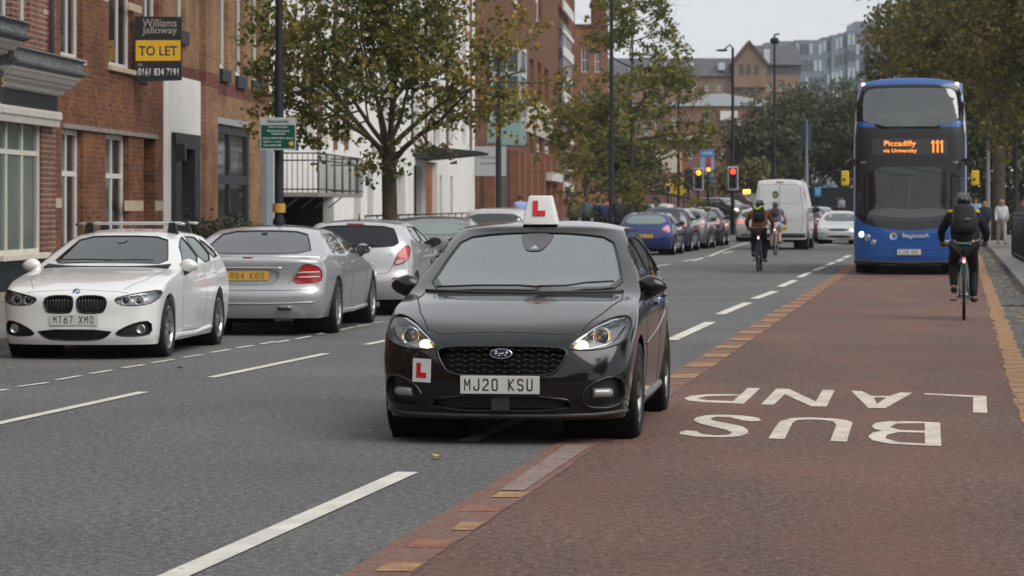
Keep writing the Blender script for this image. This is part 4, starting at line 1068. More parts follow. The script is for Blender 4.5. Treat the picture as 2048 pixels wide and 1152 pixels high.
def interior(c, y_dash, y_seat, hw_=.36, zc=.55, wheel_side=-1, rear=True, headz=1.12):
    bm = bmesh.new(); Wd = c.sp['W']/2*.8
    prism(bm, [(y_dash-.25, .5), (y_dash-.3, .9), (y_dash-.1, .93), (y_dash+.18, .9), (y_dash+.22, .55)], -Wd, Wd, 'x')
    obj('dashboard', bm, upho, c.t, recalc=True)
    for sy, xs in ((y_seat, (-hw_, hw_)),)+(((y_seat+.85, (-hw_*1.05, 0, hw_*1.05)),) if rear else ()):
        for x in xs:
            bm = bmesh.new()
            box(bm, x-.24, x+.24, sy-.45, sy+.1, .3, .52, bev=.05); box(bm, x-.22, x+.22, sy+.02, sy+.16, .45, headz-.18, bev=.05)
            box(bm, x-.12, x+.12, sy+.04, sy+.14, headz-.17, headz+.02, bev=.04); tube(bm, [(x-.06, sy+.09, headz-.25), (x-.06, sy+.09, headz-.1)], .008); tube(bm, [(x+.06, sy+.09, headz-.25), (x+.06, sy+.09, headz-.1)], .008)
            obj('seat', bm, upho, c.t)
    bm = bmesh.new(); pts = []
    for k in range(25): a = 2*pi*k/24; pts.append((wheel_side*hw_+.18*cos(a), y_dash+.3+.07*sin(a), .88+.165*sin(a)))
    tube(bm, pts, .014, 8, cap=False); box(bm, wheel_side*hw_-.16, wheel_side*hw_+.16, y_dash+.29, y_dash+.31, .86, .89); obj('steering_wheel', bm, blk, c.t)
def mirror(c, side, y, z, m, s_=1., reach=.16, glass_back=False, body_w=None):
    x0 = side*(body_w if body_w else c.sp['W']/2-.08); x1 = x0+side*reach*1.0
    bm = bmesh.new(); sphere(bm, (x1, y, z+.05), .5, (.22*s_, .13*s_, .15*s_), 20)
    for v in bm.verts:
        if v.co.y > y+.03: v.co.y = y+.03
        v.co.z = z+.05+(v.co.z-z-.05)*(1-.25*max(0, (v.co.x-x1)*side/(.11*s_))) 
    o = obj('mirror', bm, m, c.t)
    bm = bmesh.new(); prism(bm, [(x0-side*.06, z-.05), (x1-side*.02, z+.0), (x1+side*.03, z+.02), (x1, z-.03), (x0+side*.02, z-.09), (x0-side*.06, z-.09)], y-.03, y+.03); obj('mirror_arm', bm, blk, o, recalc=True)
    bm = bmesh.new(); box(bm, x1-.085*s_, x1+.085*s_, y+.025, y+.034, z-.0, z+.1, bev=.01); obj('mirror_glass', bm, glassD, o)
def wiper(c, pts, proj='F', off=.018):
    bm = bmesh.new(); c.ptube(bm, pts, proj, .008, off); return obj('wiper', bm, blk, c.t)
# ------------------------------------------------------------ the black learner car in front
sideF = [(.16, .93), (.22, .955), (.35, .975), (.55, .995), (.72, 1.0), (.82, .985), (.93, .955), (1.0, .93)]
fies = dict(L=4.04, W=1.735, H=1.425, zs=.165, roofw=.60, R=.315, arch=.355, axles=(.83, 3.32),
    top=[(0, .70), (.1, .715), (.35, .80), (.75, .89), (1.12, .938), (1.23, .958), (1.62, 1.18), (1.95, 1.335), (2.2, 1.395), (2.5, 1.425), (2.9, 1.42), (3.3, 1.385), (3.6, 1.34), (4.04, 1.25)],
    side=sideF, nose=[(.16, .09), (.22, .03), (.3, .0), (.45, .0), (.55, .03), (.64, .07), (.72, .16), (.76, .25)],
    tail=[(.16, .1), (.3, .02), (.5, 0), (.75, .03), (.9, .1), (1.0, .17), (1.2, .36), (1.35, .5)],
    topexp=4., crown=[(0, .05), (.35, .04), (1.1, .03), (1.9, .045), (3, .05), (4, .05)], belt=[(0, .90), (1.2, .915), (3.2, 1.0), (4, 1.03)], cornerf=(.40, 2.7), smooth=3, cornerr=(.25, 2.8))
car = Car('learner_car', 'black learner hatchback with red L plates, roof sign and lit headlamps in the middle', fies, (-.075, 18.15), radians(-7.2), cat='car', res=.75)
c = car
paintK = mat('black_car_paint', (.006, .006, .007), .18, 0, coat=.85, spec=.15)
lips = c.arches()
# windscreen
ws = chaikin([(-.70, .955), (-.62, 1.17), (-.55, 1.305), (-.28, 1.337), (0, 1.344), (.28, 1.337), (.55, 1.305), (.62, 1.17), (.70, .955), (.35, .948), (0, .945), (-.35, .948)], 1)
c.cut(ws, 'F')
inner = [(x*.965, .978+(z-.945)*.925) for x, z in ws]
def ringpanel(c, name, outer, inner_, proj, off, m, parent=None):
    bm = bmesh.new(); A_ = [bm.verts.new(c.hit(proj, *p, off)) for p in outer]; B_ = [bm.verts.new(c.hit(proj, *p, off)) for p in inner_]; n = len(outer)
    for i in range(n): bm.faces.new([A_[i-1], A_[i], B_[i], B_[i-1]])
    return obj(name, bm, m, parent or c.t, smooth=True)
wso = c.panel('windscreen', ws, 'F', -.004, glassM, res=.07)
ringpanel(c, 'windscreen_border', ws, inner, 'F', -.001, frit, wso)
c.trim('windscreen_seal', ws, 'F', .006, rub, 0, wso)
tri = chaikin([(-.12, 1.335), (.12, 1.335), (.11, 1.29), (.07, 1.235), (.045, 1.215), (-.045, 1.215), (-.07, 1.235), (-.11, 1.29)], 1)
c.panel('sensor_housing', tri, 'F', .001, mat('sensor_grey', (.09, .09, .1), .35), wso)
c.panel('camera_window', [(-.03, 1.228), (.03, 1.228), (.0, 1.255)], 'F', .003, mat('pale_sensor', (.35, .38, .4), .4), wso)
# side windows
for pj in ('S', 'Z'):
    w1 = chaikin([(1.47, .95), (1.63, 1.035), (1.85, 1.17), (2.05, 1.268), (2.33, 1.312), (2.41, 1.31), (2.43, .98)], 1)
    w2 = chaikin([(2.48, .985), (2.47, 1.31), (2.8, 1.305), (3.03, 1.275), (3.23, 1.20), (3.4, 1.1), (3.44, 1.055), (3.2, 1.025)], 1)
    for w_ in (w1, w2):
        c.cut(w_, pj); o = c.panel('side_window', w_, pj, -.003, glassT, res=.08); c.trim('window_seal', w_, pj, .007, rub, 0, o)
    bm = bmesh.new(); c.ptube(bm, [(1.38, .932), (2.43, .965), (3.2, 1.005), (3.56, 1.055)], pj, .009, .002); obj('waist_strip', bm, mat('dark_chrome', (.25, .25, .26), .2, 1.), c.t)
    bm = bmesh.new()
    for ln in ([(1.35, .93), (1.33, .6), (1.4, .26)], [(2.45, .97), (2.5, .6), (2.45, .25)], [(1.4, .26), (2.45, .25), (3.0, .27)], [(3.52, 1.03), (3.35, .8), (3.05, .55), (2.98, .27)]): c.ptube(bm, ln, pj, .0035, -.001)
    obj('door_seam', bm, rub, c.t)
    sg = 1 if pj == 'S' else -1
    for y_ in (2.3, 3.18):
        p = c.hit(pj, y_, .84+.03*(y_-2.3), .0); bm = bmesh.new(); box(bm, p.x-.022, p.x+.022, y_-.09, y_+.09, p.z-.014, p.z+.014, bev=.01); obj('door_handle', bm, paintK, c.t)
    bm = bmesh.new(); c.ptube(bm, [(1.3, .235), (2.0, .225), (2.85, .235)], pj, .03, -.005, n=8); obj('sill', bm, mat('sill_dark_grey', (.12, .12, .12), .4), c.t)
    bm = bmesh.new(); c.ptube(bm, [(1.25, .60), (2.2, .66), (3.1, .76)], pj, .006, .0); obj('crease', bm, paintK, c.t)
# bonnet and bumper seams
bm = bmesh.new()
c.ptube(bm, [(-.50, .728), (-.42, .705), (-.2, .716), (0, .719), (.2, .716), (.42, .705), (.50, .728)], 'F', .004, -.001)
for sg in (-1, 1): c.ptube(bm, [(sg*.52, .24), (sg*.62, .55), (sg*.715, 1.0), (sg*.70, 1.2)], 'T', .005, 0)
obj('bonnet_seam', bm, rub, c.t)
# headlamps
hl = [(.425, .622), (.50, .608), (.60, .610), (.70, .624), (.78, .652), (.82, .71), (.825, .775), (.795, .815), (.72, .812), (.62, .775), (.51, .70)]
hous = mat('headlamp_housing', (.4, .4, .41), .3, .5)
warm = mat('lit_halogen', (1., .62, .25), .4, emit=2.6); warm2 = mat('lit_halogen_core', (1., .85, .6), .4, emit=8.)
for sg in (1, -1):
    P_ = [(sg*x, z) for x, z in hl]; h = c.lamp_unit('headlamp', chaikin(P_, 1), 'F', hous, glassR, .06, .006)
    bm = bmesh.new(); c.ptube(bm, [(sg*.45, .640), (sg*.50, .683), (sg*.60, .752), (sg*.70, .795), (sg*.77, .808)], 'F', .02, -.02, n=8)
    c.ptube(bm, [(sg*.44, .628), (sg*.50, .618), (sg*.60, .626), (sg*.69, .650), (sg*.755, .695), (sg*.79, .755)], 'F', .007, -.014, n=8); obj('chrome_strip', bm, chrome, h)
    p = c.hit('F', sg*.525, .662, -.035); bm = bmesh.new(); sphere(bm, p, .036, (1.3, .5, .9), 16); obj('lit_bulb', bm, warm, h)
    bm = bmesh.new(); sphere(bm, p+Vector((0, -.016, 0)), .014, (1, .5, 1), 12); obj('bulb_core', bm, warm2, h)
    p = c.hit('F', sg*.655, .715, -.035); bm = bmesh.new(); lathe(bm, [(.03, .0), (.052, .0), (.06, .012), (.062, -.02)], 24, Matrix.Translation(p) @ Matrix.Rotation(pi/2, 4, 'X')); obj('lamp_ring', bm, silv, h)
    bm = bmesh.new(); sphere(bm, p+Vector((0, .01, 0)), .045, (1, .6, 1), 16); obj('projector_lens', bm, mat('projector_glass', (.02, .022, .028), .03, coat=1), h)
# upper grille
gp = chaikin([(-.42, .612), (-.36, .628), (0, .634), (.36, .628), (.42, .612), (.435, .59), (.38, .49), (.33, .455), (.2, .448), (-.2, .448), (-.33, .455), (-.38, .49), (-.435, .59)], 1)
g = c.lamp_unit('grille', gp, 'F', mat('void_black', (.003, .003, .003), .9), None, .05, .009, paintK)
bm = bmesh.new()
for r_ in range(5):
    z_ = .475+r_*.034; x0 = -.41
    while x0 < .40:
        for z1_, z2_ in ((z_, z_+.010), (z_+.010, z_)):
            if abs(x0) < .42-(.62-z_)*.25: c.ptube(bm, [(x0, z1_), (x0+.03, z2_), (x0+.04, z2_)], 'F', .0055, -.012, n=5)
            x0 += .045
obj('grille_mesh', bm, mat('gloss_black_mesh', (.008, .008, .008), .3, coat=.2), g)
# badge
bm = bmesh.new(); p = c.hit('F', 0, .583, .012); M = Matrix.Translation(p) @ Matrix.Rotation(pi/2-.1, 4, 'X') @ Matrix.Diagonal((1, .42, 1, 1))
lathe(bm, [(.0, .006), (.068, .006)], 32, M, 0); lathe(bm, [(.068, .007), (.076, .008), (.078, -.012)], 32, M, 1)
bdg = obj('badge', bm, [mat('badge_navy', (.01, .015, .05), .2, coat=1), chrome], c.t)
text('badge_lettering', 'Ford', chrome, bdg, Matrix.Translation(p) @ Matrix.Rotation(pi/2-.1, 4, 'X') @ Matrix.Translation((0, 0, .008)), .032, .085, bold=.01)
c.plate('MJ20 KSU', 0, .392, 'F', plW, .525, .115, .9, off=.02)
# lower grille, fog lamps, splitter
lg_ = chaikin([(-.42, .322), (.42, .322), (.50, .222), (-.50, .222)], 1)
g2 = c.lamp_unit('lower_grille', lg_, 'F', blk, None, .05, .008, paintK)
bm = bmesh.new()
for z_ in (.238, .255, .272, .289, .306): c.ptube(bm, [(-.42, z_), (.42, z_)], 'F', .004, -.018, n=5)
p = c.hit('F', 0, .3); box(bm, -.06, .06, p.y+.0, p.y+.03, .228, .32); obj('grille_slats', bm, mat('dark_grey_plastic', (.03, .03, .032), .5), g2)
for sg in (1, -1):
    fp = [(sg*x, z) for x, z in ((.52, .30), (.58, .395), (.72, .445), (.79, .425), (.80, .31), (.75, .24), (.58, .238))]
    f_ = c.lamp_unit('fog_lamp_surround', chaikin(fp, 1), 'F', blk, None, .035, .009, paintK)
    q = [c.hit('F', sg*(.61+.02*k), .335, -.025) for k in range(7)]
    bm = bmesh.new(); tube(bm, q, .03, 12); fl = obj('fog_lamp', bm, mat('fog_glass', (.34, .34, .35), .2, .3), f_)
bm = bmesh.new(); c.ptube(bm, [(-.8, .215), (-.6, .2), (-.3, .195), (0, .195), (.3, .195), (.6, .2), (.8, .215)], 'F', .014, .004, n=8); obj('splitter', bm, mat('splitter_grey', (.06, .06, .062), .35), c.t)
# L plate on the bumper
Lm = mat('l_plate_white', (.68, .68, .66), .5, var=.05, vscale=20); Lr = mat('l_plate_red', (.55, .01, .015), .5)
p = c.hit('F', -.53, .475, .012); pn = (c.hit('F', -.48, .475)-c.hit('F', -.58, .475)).normalized(); ang = atan2(pn.y, pn.x)
M = Matrix.Translation(p) @ Matrix.Rotation(ang, 4, 'Z') @ Matrix.Rotation(radians(2), 4, 'Y')
bm = bmesh.new(); box(bm, -.062, .068, -.002, .002, -.075, .075)
for v in bm.verts: v.co = M @ v.co
lp = obj('l_plate', bm, Lm, c.t); bm = bmesh.new(); prism(bm, [(-.035, .048), (-.003, .048), (-.003, -.014), (.038, -.014), (.038, -.048), (-.035, -.048)], -.004, -.0015)
for v in bm.verts: v.co = M @ v.co
obj('red_letter', bm, Lr, lp, recalc=True)
# roof sign
yR = 2.25; zR = c.hit('T', .0, yR).z
bm = bmesh.new(); b_ = [(-.128, -.10), (.128, -.10), (.128, .10), (-.128, .10)]; t_ = [(-.085, -.05), (.085, -.05), (.085, .05), (-.085, .05)]
vb = [bm.verts.new((x, yR+y_, zR+.0)) for x, y_ in b_]; vm_ = [bm.verts.new((x, yR+y_, zR+.012)) for x, y_ in b_]; vt = [bm.verts.new((x, yR+y_, zR+.205)) for x, y_ in t_]
for i in range(4):
    j = (i+1) % 4; bm.faces.new([vb[i], vb[j], vm_[j], vm_[i]]); bm.faces.new([vm_[i], vm_[j], vt[j], vt[i]])
bm.faces.new(vt)
bmesh.ops.bevel(bm, geom=[e for e in bm.edges if e.verts[0].co.z > zR+.011 and not e.is_boundary], offset=.012, segments=3, affect='EDGES', profile=.6)
rs = obj('roof_sign', bm, Lm, c.t, smooth=40, recalc=True)
sl = atan2(.05, .193); M = Matrix.Translation((-.005, yR-.078, zR+.115)) @ Matrix.Rotation(-sl, 4, 'X')
bm = bmesh.new(); prism(bm, [(-.045, .055), (-.008, .055), (-.008, -.018), (.048, -.018), (.048, -.055), (-.045, -.055)], -.004, .0)
for v in bm.verts: v.co = M @ v.co
obj('red_letter', bm, Lr, rs, recalc=True)
bm = bmesh.new(); tube(bm, [(.16, 3.1, zR-.02), (.18, 3.2, zR+.04), (.22, 3.55, zR+.27)], [.006, .004, .002], 6); obj('aerial', bm, blk, c.t)
mirror(c, 1, 1.5, .93, paintK, 1.0, .17, body_w=.71); mirror(c, -1, 1.5, .93, paintK, 1.0, .17, body_w=.71)
wiper(c, [(-.62, .962), (-.35, .972), (-.05, .972), (.1, .966)]); wiper(c, [(.1, .962), (.3, .966), (.42, .985), (.62, .995)], off=.025)
bm = bmesh.new(); c.ptube(bm, [(-.70, .952), (-.35, .945), (0, .942), (.35, .945), (.70, .952)], 'F', .014, .0); obj('scuttle', bm, blk, c.t)
interior(c, 1.55, 2.25, .36, headz=1.14)
for x in (-.755, .755):
    for y_ in fies['axles']: c.wheel(x, y_, .315, .205, 5, 'double', mat('dark_alloy', (.16, .165, .17), .3, 1.0), .225)
c.arch_lips(lips, paintK); c.t.scale = (.968, 1, 1)
c.finish(paintK, mat('interior_dark', (.03, .032, .034), .9))
# ------------------------------------------------------------ parked cars on the left
# white hatchback with roof bars
bmw = dict(L=4.25, W=1.765, H=1.29, zs=.15, roofw=.575, R=.30, arch=.335, axles=(.75, 3.36),
    top=[(0, .655), (.08, .675), (.35, .76), (.8, .83), (1.3, .885), (1.4, .905), (1.8, 1.065), (2.1, 1.18), (2.4, 1.25), (2.75, 1.285), (3.2, 1.275), (3.6, 1.235), (3.9, 1.18), (4.25, 1.1)],
    side=[(.15, .94), (.22, .965), (.38, .98), (.55, .995), (.68, 1.0), (.78, .985), (.87, .95), (1.0, .92)],
    nose=[(.14, .05), (.2, .01), (.28, .0), (.42, .02), (.55, .03), (.64, .04), (.68, .1), (.72, .2)], tail=[(.16, .1), (.3, .02), (.5, 0), (.7, .03), (.85, .12), (1.0, .28), (1.15, .45)],
    topexp=4., crown=[(0, .045), (.5, .04), (1.2, .03), (1.9, .045), (4, .05)], belt=[(0, .84), (1.3, .85), (3.2, .92), (4.2, .95)], cornerf=(.36, 2.6), cornerr=(.22, 2.8))
c = Car('parked_car', 'white hatchback with silver roof bars and twin black grilles, parked facing the camera', bmw, (-4.35, 28.3), radians(-5.6), 'cars parked along the left kerb', res=1.)
pw = mat('white_car_paint', (.72, .72, .71), .25, 0, coat=1)
lips = c.arches()
ws = chaikin([(-.665, .925), (-.58, 1.07), (-.495, 1.2), (0, 1.215), (.495, 1.2), (.58, 1.07), (.665, .925), (.3, .935), (0, .938), (-.3, .935)], 1)
c.cut(ws, 'F'); w_ = c.panel('windscreen', ws, 'F', -.004, glassT, res=.08); ringpanel(c, 'windscreen_border', ws, [(x*.965, .955+(z-.935)*.92) for x, z in ws], 'F', -.001, frit, w_); c.trim('windscreen_seal', ws, 'F', .006, rub, 0, w_)
c.panel('mirror_base', chaikin([(-.06, 1.19), (.06, 1.19), (.05, 1.14), (-.05, 1.14)], 1), 'F', .001, mat('sensor_grey', (.05, .05, .055), .35), w_)
for pj in ('S', 'Z'):
    for q in ([(1.55, .88), (1.82, 1.0), (2.12, 1.125), (2.40, 1.19), (2.5, 1.195), (2.55, .915)], [(2.6, .92), (2.56, 1.20), (2.95, 1.195), (3.14, 1.18), (3.22, .945)], [(3.26, .95), (3.2, 1.17), (3.4, 1.13), (3.68, .985)]):
        q = chaikin(q, 1); c.cut(q, pj); o = c.panel('side_window', q, pj, -.003, glassT, res=.08); c.trim('window_seal', q, pj, .008, rub, 0, o)
    bm = bmesh.new()
    for ln in ([(1.45, .86), (1.38, .55), (1.42, .26)], [(2.57, .92), (2.6, .5), (2.5, .24)], [(1.42, .24), (2.5, .22), (2.98, .25)], [(3.3, .93), (3.2, .7), (2.95, .5)]): c.ptube(bm, ln, pj, .0035, -.0015)
    obj('door_seam', bm, mat('seam_grey', (.06, .06, .06), .6), c.t)
    for y_ in (2.4, 3.18):
        p = c.hit(pj, y_, .79+.03*(y_-2.4)); bm = bmesh.new(); box(bm, p.x-.022, p.x+.022, y_-.09, y_+.09, p.z-.014, p.z+.014, bev=.01); obj('door_handle', bm, pw, c.t)
    bm = bmesh.new(); c.ptube(bm, [(1.15, .2), (2.1, .185), (2.95, .22)], pj, .032, -.005, n=8); obj('sill', bm, pw, c.t)
bm = bmesh.new(); c.ptube(bm, [(-.55, .665), (-.45, .675), (0, .695), (.45, .675), (.55, .665)], 'F', .0035, -.001)
for sg in (-1, 1): c.ptube(bm, [(sg*.5, .2), (sg*.64, .6), (sg*.70, 1.2)], 'T', .0035, -.001)
obj('bonnet_seam', bm, mat('seam_grey', (.06, .06, .06), .6), c.t)
for sg in (1, -1):
    P_ = [(sg*x, z) for x, z in ((.41, .61), (.47, .55), (.62, .535), (.77, .55), (.85, .60), (.865, .665), (.84, .69), (.74, .675), (.56, .645))]
    h = c.lamp_unit('headlamp', chaikin(P_, 1), 'F', hous, glassR, .05, .005)
    for x_ in (.54, .68):
        p = c.hit('F', sg*x_, .597, -.03); M = Matrix.Translation(p) @ Matrix.Rotation(pi/2, 4, 'X')
        bm = bmesh.new(); lathe(bm, [(.034, .0), (.048, .0), (.05, .01), (.052, -.02)], 20, M); obj('lamp_ring', bm, mat('pale_ring', (.6, .6, .6), .25, .3), h)
        bm = bmesh.new(); sphere(bm, p+Vector((0, .006, 0)), .033, (1, .6, 1), 12); obj('projector_lens', bm, mat('projector_glass', (.02, .022, .028), .03, coat=1), h)
    bm = bmesh.new(); c.ptube(bm, [(sg*.42, .612), (sg*.56, .642), (sg*.72, .662), (sg*.79, .662)], 'F', .008, -.012, n=6); obj('chrome_strip', bm, chrome, h)
    gp = [(sg*x, z) for x, z in ((.02, .60), (.055, .636), (.27, .636), (.345, .60), (.325, .50), (.275, .466), (.06, .466), (.028, .50))]
    g = c.lamp_unit('grille', chaikin(gp, 1), 'F', blk, None, .05, .010, mat('gloss_black_mesh', (.012, .012, .012), .25, coat=.5))
    bm = bmesh.new()
    for k in range(9): x_ = sg*(.045+k*.033); c.ptube(bm, [(x_, .475), (x_, .63)], 'F', .006, -.012, n=5)
    obj('grille_bars', bm, mat('grille_bar_black', (.02, .02, .02), .25, coat=.5), g)
    f_ = c.lamp_unit('air_intake', chaikin([(sg*x, z) for x, z in ((.43, .255), (.50, .31), (.66, .375), (.79, .385), (.80, .26), (.70, .235), (.52, .235))], 1), 'F', blk, None, .04, .006, blk)
    p = c.hit('F', sg*.70, .305, -.02); bm = bmesh.new(); lathe(bm, [(.0, 0), (.04, .0), (.044, .008), (.05, -.01)], 20, Matrix.Translation(p) @ Matrix.Rotation(pi/2, 4, 'X')); obj('fog_lamp', bm, silv, f_)
g = c.lamp_unit('lower_grille', chaikin([(-.42, .30), (.42, .30), (.34, .225), (.22, .195), (-.22, .195), (-.34, .225)], 1), 'F', blk, None, .05, .006, blk)
p = c.hit('F', 0, .668, .006); M = Matrix.Translation(p) @ Matrix.Rotation(pi/2-.5, 4, 'X')
bm = bmesh.new(); lathe(bm, [(.0, .004), (.038, .004), (.041, -.01)], 24, M, 0); bd_ = obj('badge', bm, mat('badge_ring_dark', (.03, .03, .035), .2, coat=1), c.t)
for k, (mm) in enumerate((mat('badge_blue', (.03, .18, .5), .3), mat('badge_white', (.6, .6, .6), .3))):
    bm = bmesh.new()
    for a in ((0, pi) if k else (pi/2, -pi/2)):
        v0 = bm.verts.new(M @ Vector((0, 0, .0055))); vv_ = [bm.verts.new(M @ Vector((.027*cos(a+t*pi/12), .027*sin(a+t*pi/12), .0055))) for t in range(7)]
        for i in range(6): bm.faces.new([v0, vv_[i], vv_[i+1]])
    obj('badge_quarters', bm, mm, bd_)
c.plate('MT67 XMO', .0, .40, 'F', plW, .52, .112, .88, off=.015)
mirror(c, 1, 1.55, .86, pw, .95, .16, body_w=.74); mirror(c, -1, 1.55, .86, pw, .95, .16, body_w=.74)
wiper(c, [(-.55, .95), (-.3, .955), (.05, .95)]); wiper(c, [(-.05, .947), (.25, .952), (.5, .95)])
interior(c, 1.65, 2.4, .36, headz=1.04)
for x in (-.77, .77):
    for y_ in bmw['axles']: c.wheel(x, y_, .30, .2, 5, 'double', None, .222)
c.arch_lips(lips, pw); c.finish(pw, mat('interior_dark', (.03, .032, .034), .9))
c.t.scale = (.93, .97, 1.0)
# roof bars: carried by the car, one thing of its own
rb = thing('roof_bars', 'silver roof bars with black feet clamped on the white hatchback', 'roof bars', c.t.location, c.t.rotation_euler.z); rb.scale = (.93, .97, 1.0)
for i, y_ in enumerate((2.55, 3.25)):
    zt_ = c.hit('T', 0, y_).z+.075
    bm = bmesh.new(); tube(bm, [(-.64, y_, zt_-.01), (-.58, y_, zt_), (.58, y_, zt_), (.64, y_, zt_-.01)], .014, 8); obj('bar', bm, mat('aluminium', (.5, .5, .5), .35, .8), rb)
    for sg in (-1, 1):
        p = c.hit('T', sg*.50, y_); bm = bmesh.new(); prism(bm, [(sg*.56, p.z-.03), (sg*.43, p.z+.0), (sg*.45, zt_+.012), (sg*.52, zt_+.012)], y_-.035, y_+.035); obj('bar_foot', bm, blk, rb, recalc=True)
        bm = bmesh.new(); sphere(bm, (sg*.645, y_, zt_-.01), .017, n=8); obj('end_cap', bm, blk, rb)

def rear_place(px, D, L_, ang=4.8):
    """front-centre position of a car seen from behind, its rear bumper centre at pixel column px and distance D"""
    a = radians(ang); x = (px-1024)/FPX*D; return (x+L_*sin(a), D+L_*cos(a)), pi-a
pS = mat('silver_car_paint', (.43, .43, .44), .3, .5, coat=.9); pS2 = mat('bright_silver_paint', (.48, .48, .49), .3, .4, coat=.9)
# silver saloon, rear view
mer = dict(L=4.95, W=1.87, H=1.30, zs=.21, roofw=.60, R=.325, arch=.36, axles=(.9, 3.88),
    top=[(0, .66), (.1, .69), (.6, .80), (1.4, .88), (1.55, .90), (2.2, 1.17), (2.6, 1.265), (3.0, 1.295), (3.4, 1.285), (3.75, 1.225), (4.1, 1.09), (4.42, .955), (4.6, .945), (4.85, .925), (4.95, .915)],
    side=[(.2, .93), (.3, .96), (.45, .985), (.62, 1.0), (.78, .99), (.9, .95), (1., .92)],
    nose=[(.15, .06), (.3, 0), (.5, 0), (.7, .1)], tail=[(.15, .12), (.25, .04), (.36, .01), (.42, .0), (.52, .0), (.545, .035), (.6, .05), (.75, .06), (.88, .035), (.92, .03), (.94, .06)],
    crown=[(0, .05), (2.2, .05), (4, .05), (4.5, .045), (5, .04)], belt=[(0, .87), (2, .89), (3.6, .93), (5, .93)], plan=[(0, .95), (1, 1), (3.8, 1), (4.95, .94)], cornerf=(.36, 2.5), cornerr=(.27, 2.7))
loc, rz = rear_place(494, 33.45, mer['L'], 5.2)
c = Car('parked_car', 'silver saloon with yellow rear number plate, parked ahead of the white hatchback', mer, loc, rz, 'cars parked along the left kerb', res=1.)
lips = c.arches()
rw = chaikin([(-.66, .965), (-.585, 1.10), (-.50, 1.215), (0, 1.235), (.50, 1.215), (.585, 1.10), (.66, .965), (0, .962)], 1)
c.cut(rw, 'R'); w_ = c.panel('rear_window', rw, 'R', -.004, mat('tinted_rear_glass', (.035, .038, .05), .06, spec=.9, ior=1.6), res=.08); c.trim('window_seal', rw, 'R', .008, rub, 0, w_)
c.panel('roof_glass', chaikin([(-.46, 2.35), (.46, 2.35), (.46, 3.42), (-.46, 3.42)], 1), 'T', .003, mat('glass_roof', (.03, .022, .022), .08, spec=.8), res=.1)
c.panel('mirror_mount', [(-.03, 1.225), (.03, 1.225), (.035, 1.19), (-.035, 1.19)], 'R', .003, blk, w_)
for pj in ('S', 'Z'):
    for q in ([(1.75, .93), (2.3, 1.13), (2.6, 1.185), (2.7, 1.19), (2.75, .945)], [(2.8, .945), (2.76, 1.19), (3.3, 1.185), (3.5, 1.165), (3.62, .955)], [(3.66, .96), (3.58, 1.13), (3.72, 1.09), (3.95, .975)]):
        q = chaikin(q, 1); c.cut(q, pj); o = c.panel('side_window', q, pj, -.003, glassD, res=.08); c.trim('window_seal', q, pj, .008, mat('dark_chrome', (.25, .25, .26), .2, 1.), 0, o)
    bm = bmesh.new()
    for ln in ([(2.77, .93), (2.8, .5), (2.7, .26)], [(3.64, .94), (3.6, .7), (3.45, .45)], [(1.5, .88), (1.5, .3)]): c.ptube(bm, ln, pj, .0035, -.0015)
    obj('door_seam', bm, rub, c.t)
    for y_ in (2.55, 3.45): p = c.hit(pj, y_, .83); bm = bmesh.new(); box(bm, p.x-.022, p.x+.022, y_-.1, y_+.1, p.z-.014, p.z+.014, bev=.01); obj('door_handle', bm, pS, c.t)
    bm = bmesh.new(); c.ptube(bm, [(1.3, .25), (2.4, .235), (3.5, .255)], pj, .032, 0, n=8); obj('sill', bm, pS, c.t)
for sg in (1, -1):
    P_ = [(sg*x, z) for x, z in ((.50, .615), (.84, .625), (.86, .72), (.84, .80), (.74, .845), (.66, .85), (.60, .76))]
    h = c.lamp_unit('tail_lamp', chaikin(P_, 1), 'R', redl, None, .006, .004)
    for z_ in (.69, .745):
        bm = bmesh.new(); c.ptube(bm, [(sg*.58, z_), (sg*.70, z_+.004), (sg*.83, z_+.006)], 'R', .011, -.004, n=6); obj('clear_band', bm, clr, h)
    bm = bmesh.new(); tube(bm, [c.hit('R', sg*(.36+.04*k), .335, .0) for k in range(5)], .036, 8)
    for v in bm.verts: v.co.z = .335+(v.co.z-.335)*.8
    obj('exhaust_tip', bm, chrome, c.t)
    bm = bmesh.new(); tube(bm, [c.hit('R', sg*(.37+.035*k), .335, .028) for k in range(5)], .022, 8); obj('exhaust_opening', bm, blk, c.t)
rc = chaikin([(-.40, .79), (.40, .79), (.33, .63), (.22, .60), (-.22, .60), (-.33, .63)], 1)
g = c.lamp_unit('plate_recess', rc, 'R', pS, None, .03, .003, rub)
c.plate('RB4 K8O', 0, .71, 'R', plY, .50, .11, .84, off=.0, tm=mat('faded_plate_ink', (.16, .1, .04), .5))
bm = bmesh.new(); c.ptube(bm, [(-.40, .80), (0, .803), (.40, .80)], 'R', .012, 0, n=8); obj('boot_trim', bm, chrome, c.t)
bm = bmesh.new(); c.ptube(bm, [(-.80, .925), (-.4, .935), (0, .94), (.4, .935), (.80, .925)], 'R', .016, -.004, n=8); obj('boot_lip', bm, pS, c.t)
bm = bmesh.new(); c.ptube(bm, [(-.06, .918), (.06, .918)], 'R', .01, .008, n=6); obj('brake_lamp', bm, redl, c.t)
bm = bmesh.new(); c.ptube(bm, [(-.72, .545), (-.4, .54), (0, .54), (.4, .54), (.72, .545)], 'R', .004, 0); c.ptube(bm, [(-.49, .62), (-.56, .74), (-.66, .86), (-.7, .9)], 'R', .003, 0); c.ptube(bm, [(.49, .62), (.56, .74), (.66, .86), (.7, .9)], 'R', .003, 0); obj('boot_seam', bm, rub, c.t)
bm = bmesh.new(); c.ptube(bm, [(-.78, .40), (-.3, .385), (.3, .385), (.78, .40)], 'R', .012, 0); obj('bumper_strip', bm, pS, c.t)
